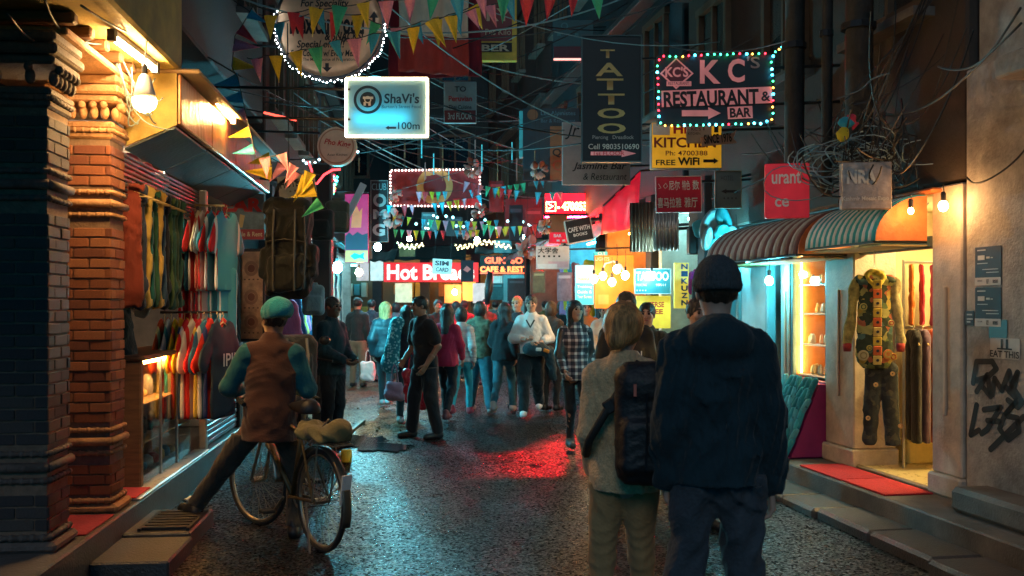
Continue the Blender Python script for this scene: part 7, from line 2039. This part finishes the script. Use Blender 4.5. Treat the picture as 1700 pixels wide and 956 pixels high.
# paper rosettes
def rosette(label, px, py, Y, r, col):
    t = thing("paper_rosette", label, "rosette", W(px, py, Y))
    g = random.Random(px)
    for i in range(16):
        v = Vector((g.gauss(0, 1), g.gauss(0, 1) * .7, g.gauss(0, 1))).normalized()
        MB().sheet(lambda u, w: ((v * r * (.3 + .8 * w) + v.orthogonal().normalized() * (u - .5) * r * .9 * math.sin(w * 2.6) + Vector((0, 0, .1 * r * math.sin(u * 4)))), v.cross(v.orthogonal())), 3, 4, .004).build("petal", col if i % 3 else plain((.35, .12, .08)), t, True)
    MB().tube([(0, 0, r * .8), (0, 0, r + .9)], .004, 4).build("cord", CORDM, t)
    return t
PAP = sheetlight((.80, .64, .60), .3)
for i, (px, py, Y, r, lb) in enumerate(((785, 278, 17.5, .17, "white paper rosette at the upper corner of the maroon banner"), (652, 362, 16.8, .16, "white paper rosette below the maroon banner"), (796, 350, 17.2, .14, "small rosette at the lower banner corner"), (895, 282, 15, .13, "white rosette above the red telephone sign"), (776, 382, 20, .18, "pinkish rosette hanging over the crowd"), (656, 322, 17.5, .13, "rosette at the lower left banner corner"), (876, 410, 16.5, .20, "grey paper star left of the brush character board"), (905, 376, 15.2, .12, "white rosette left of the BAR board"))): rosette(lb, px, py, Y, r, PAP)
# meteor light tubes hanging over the street
for i, (px, y0, y1, Y, c) in enumerate(((700, 228, 262, 15, 0), (706, 270, 298, 16, 1), (720, 255, 290, 15, 0), (735, 240, 300, 17, 2), (789, 232, 262, 15, 1), (800, 240, 285, 16, 0), (826, 245, 300, 17, 2), (858, 262, 300, 16, 1), (888, 250, 300, 15, 2), (745, 280, 300, 18, 0), (850, 236, 270, 18, 0), (672, 238, 262, 14, 2), (596, 262, 286, 13, 2))):
    t = thing("light_rod", f"thin hanging rod number {i + 1}" if False else "thin pale rod lamp hanging over the street", "light rod", W(px, y1, Y), 0, "rod lamps over the street")
    h_ = (y1 - y0) * Y / FPX
    MB().tube([(0, 0, 0), (0, 0, h_)], .010, 6).build("tube", [emit((.06, .5, .6), .35), plain((.45, .22, .20)), plain((.2, .34, .36))][c if c else 0] if c != 2 else plain((.35, .2, .1)), t)
    MB().tube([(0, 0, h_), (.03, .05, h_ + 1.6)], .003, 4).build("cord", CORDM, t)
# zigzag fairy lights
zz = [W(660 + i * 4, 402 + (8 if i % 2 else 0) + 4 * math.sin(i * .3), 20) for i in range(48)]
light_string("zigzag string of pale yellow lights across the street", zz[:12], 26, [(1, .9, .5)], .018, .004, .01, 2.0); light_string("long zigzag string of yellow lights near the far awnings", zz[24:], 52, [(1, .85, .4)], .018, .004, .01, 2.0)
light_string("clump of multicolour lights hanging beside the concert banner", [W(552 + 7 * math.sin(i * 2.1), 290 + i * 2.2, 13.4) for i in range(16)], 30, LEDC, .016, .004, .02, 4)
light_string("string of white blue lights along the left balcony wires", [W(500 + i * 9, 262 + 10 * math.sin(i), 12.6) for i in range(12)], 16, [(.6, .9, 1)], .012, .004, .02, 4)
light_string("specks of cyan lights over the lower crowd", [W(690 + i * 18, 366 + 14 * math.sin(i * 1.9), 19) for i in range(12)], 26, [(.3, .9, 1), (.7, 1, .9)], .02, .004, .05, 3)
red_ne = thing("neon_tube", "bent red neon tube above the hotel board", "neon tube", W(545, 300, 11.4))
MB().tube([W(*p, 11.4) - W(545, 300, 11.4) for p in ((512, 268), (518, 284), (514, 300), (526, 305), (538, 290), (552, 282), (565, 281))], .013, 6).build("tube", emit((1, .05, .06), 2.2), red_ne, True)
red2 = thing("neon_tube", "straight red neon tube under the round food board", "neon tube", W(465, 190, 10.5))
MB().tube([(-.17, 0, .02), (.17, 0, -.06)], .012, 6).build("tube", emit((1, .08, .05), 1.6), red2); MB().tube([(-.17, 0, .02), (-.9, .2, .2)], .008, 5).build("arm", DARKMETAL, red2)
cy_r = thing("neon_ring", "cyan neon arc peeping above the light box", "neon arc", W(622, 140, 9.9))
MB().tube([(.115 * math.cos(a), 0, .07 * math.sin(a)) for a in np.linspace(0, math.pi, 12)], .014, 6).build("tube", emit((.05, .75, .95), 1.8), cy_r, True); MB().tube([(.115, 0, 0), (.115, .02, -.2)], .008, 5).build("stem", DARKMETAL, cy_r)
# poles on the right
for px, Y, r, lb in ((1318, 8.5, .085, "dark electricity pole behind the coloured lights"), (1372, 8.1, .045, "thin drain pipe beside the electricity pole"), (1425, 7.9, .11, "thick dark pole carrying the tangled cables")):
    x = PX(px, Y)
    t = thing("electricity_pole" if r > .08 else "drain_pipe", lb, "pole", (x, Y, 2.5))
    MB().tube([(0, 0, 0), (.02, 0, 4), (.0, 0, 8.5)], [r, r * .95, r * .85], 10).build("shaft", pbr((.035, .038, .04), .7, .4, 8, .3, 30, name="pole_iron"), t, True)
    for z in (1.3, 2.3): MB().tube([(0, 0, z), (0, 0, z + .05)], r * 1.25, 10).build("collar", DARKMETAL, t)
# cables
def cable(p0, p1, sag, r, n=16, g=random, wob=.03):
    p0, p1 = Vector(p0), Vector(p1)
    a, b = g.uniform(0, 6.28), g.uniform(0, 6.28)
    return [p0.lerp(p1, i / n) + Vector((wob * math.sin(a + 5 * i / n), wob * math.sin(b + 4 * i / n), -sag * 4 * (i / n) * (1 - i / n))) for i in range(n + 1)]
CABM = [plain((.010, .012, .014), .5, name="black_cable"), plain((.045, .055, .06), .5, name="grey_cable"), plain((.26, .36, .37), .4, name="pale_cable")]
g = random.Random(5)
tang = MB(); tangp = MB()
for i in range(80):
    a = W(g.gauss(1440, 34), g.gauss(225, 28), g.uniform(7.5, 8.0)); b = W(g.gauss(1440, 60), g.gauss(250, 40), g.uniform(7.2, 8.4))
    if i % 9 == 0: b = W(g.uniform(1240, 1330), g.uniform(180, 270), 9)
    tang.tube(cable(a, b, g.uniform(.05, .45), 0, 14, g, .06), g.uniform(.004, .007), 4)
for i in range(36):
    cx, cz = g.gauss(1420, 36), g.gauss(262, 16); Y = g.uniform(7.55, 7.9); rr = g.uniform(.08, .22)
    c = W(cx, cz, Y); a0 = g.uniform(0, 6.28); sw = g.uniform(2.5, 6)
    tangp.tube([c + Vector((rr * 1.3 * math.cos(a0 + sw * k / 14), .05 * math.sin(k), rr * .7 * math.sin(a0 + sw * k / 14))) for k in range(15)], g.uniform(.0035, .006), 4)
for i in range(16):
    x = g.gauss(1530, 70)
    tang.tube(cable(W(g.gauss(1430, 30), g.uniform(150, 270), 7.7), W(x, g.uniform(-60, 120), g.uniform(6.2, 7.4)), g.uniform(-.1, .5), 0, 14, g, .06), g.uniform(.004, .007), 4)
o = tang.build("cable_tangle", CABM[0]); tag(o, "thick tangle of black cables on the right poles", "cables", kind="stuff")
o = tangp.build("cable_coils", CABM[2]); tag(o, "loops of pale cable coiled over the teal awning", "cables", kind="stuff")
CL = "single overhead cable strung between the houses"
def ocable(pts, r, m, sag=.3, lb=CL, grp="overhead cables"):
    P = cable(pts[0], pts[1], sag, r)
    o = MB().tube([p - P[0] for p in P], r, 5).build("overhead_cable", m, None, True); o.location = P[0]
    tag(o, lb, "cable", grp)
for i in range(34):
    Y0, Y1 = g.uniform(9, 22), g.uniform(9, 24)
    ocable([Vector((XL(Y0), Y0, g.uniform(3.6, 6.5))), Vector((XR(Y1), Y1, g.uniform(3.6, 6.5)))], g.choice((.006, .008, .010)), CABM[i % 3], g.uniform(.2, .7))
for a, b, Ya, Yb in (((1330, 60), (1090, 70), 8.6, 12), ((1700, 40), (1470, 190), 5.2, 7.6), ((1700, 15), (1560, 110), 5.2, 6.4), ((1420, 190), (1180, 330), 7.8, 12), ((1700, 240), (1600, 295), 6.4, 7.05), ((1230, 255), (1420, 170), 10, 7.8), ((0, 20), (160, 60), 5, 6.3), ((70, -10), (180, 65), 5.2, 6.4), ((130, 10), (300, 40), 5.2, 7.5)):
    ocable([W(*a, Ya), W(*b, Yb)], .007, CABM[1], .12, "cable hanging near the shop lamps", "near cables")
# loose cords at the LED bulb
for i in range(9):
    ocable([W(g.uniform(165, 215), g.uniform(60, 110), 6.5), W(g.uniform(225, 290), g.uniform(120, 220), 6.85)], .005, CABM[2], g.uniform(.05, .25), "thin wire looping round the carved capital", "wires at the capital")
# turquoise sculptures and balloons left of the maroon awning
TQ = pbr((.03, .22, .25), .35, .35, 6, .2, 20, name="turquoise_foil")
sc_ = thing("foil_ornament", "big turquoise foil ornament with swirls hanging by the cyan bulb", "ornament", W(1192, 388, 11.4))
for i, (x, z, rx, rz, rr) in enumerate(((-.10, .10, .10, .20, .4), (.06, .16, .09, .16, -.3), (.12, -.02, .10, .12, .5), (-.02, -.12, .15, .08, -.4), (-.14, -.06, .06, .14, .2), (.02, .02, .08, .10, .9))):
    M_ = np.array(Matrix.Rotation(rr, 3, 'Y'))
    SDF().ell((x, -.02 * i, z), (rx, .06, rz), M_).ell((x + .03, -.02 * i - .05, z + .02), (rx * .6, .04, rz * .7), M_, .02, True).folds(.01, 20, i, .8).build("swirl", TQ if i % 2 else pbr((.18, .28, .30), .4, .3, 6, .2, 20, name="pale_foil"), sc_, .014)
MB().tube([(0, 0, .25), (.05, .05, 1.2)], .005, 4).build("cord", CORDM, sc_)
# cable coil on the awning, small box
for px, py, lb in ((1300, 355, "small brown hook lamp on the maroon awning"), (1155, 400, "dark loudspeaker box under the dull arrow board")):
    t = thing("wall_box", lb, "box", W(px, py, 10.6 if px > 1200 else 12.6)); MB().box((0, 0, 0), (.2, .2, .34) if px < 1200 else (.07, .07, .08), None, .012).build("case", BLACK, t); MB().tube([(0, 0, .04), (.3, .5, .06)], .01, 5).build("arm", DARKMETAL, t)
for i, (px, py, Y, r, c, lb) in enumerate(((1162, 380, 12.2, .10, (.05, .3, .36), "teal foil balloon under the Chinese board"), (1405, 205, 7.6, .06, (.03, .3, .4), "scrap of blue flag caught in the cables"), (1398, 222, 7.55, .05, (.6, .45, .03), "scrap of yellow flag caught in the cables"), (1412, 200, 7.6, .05, (.5, .04, .08), "scrap of red flag caught in the cables"), (1330, 300, 8.8, .08, (.03, .35, .45), "scrap of turquoise flag beside the red cut off board"))):
    o = SDF().ell((0, 0, 0), (r, r * .3, r * 1.2)).folds(.03, 30, i, 1).build("cloth_scrap" if i else "balloon", fabric(c, fold=1), None, .012); o.location = W(px, py, Y); tag(o, lb, "flag" if i else "balloon")
# litter and a yellow tin on the kerb
o = MB().lathe([(.05, 0), (.055, .01), (.055, .12), (.045, .13)], 12).build("paint_tin", plain((.65, .45, .04)), None, True); o.location = (PX(575, 10.2), 10.2, .0); tag(o, "yellow tin standing by the puddle", "tin")
o = MB().box((0, 0, .03), (.22, .16, .05), (0, 0, .4), .01).build("cardboard_piece", pbr((.3, .18, .08), .8)); o.location = (PX(566, 10.4), 10.35, 0.01); tag(o, "brown cardboard scrap at the edge of the puddle", "cardboard")
o = MB().box((0, 0, 0), (.04, 1.1, .04)).build("plank", WOOD); o.matrix_world = Matrix.Translation((-1.9, 12.2, .12)); tag(o, "short plank lying on the muddy edge", "plank")
bn = thing("dark_bundle", "long dark umbrella held upright over the crowd", "umbrella", W(808, 480, 16)); MB().tube([(0, 0, -.25), (.03, 0, .0), (.06, 0, .28)], [.03, .07, .045], 8).build("canopy", BLACK, bn, True); MB().tube([(0, 0, -.25), (-.02, 0, -.5)], .012, 5).build("handle", WOOD, bn)
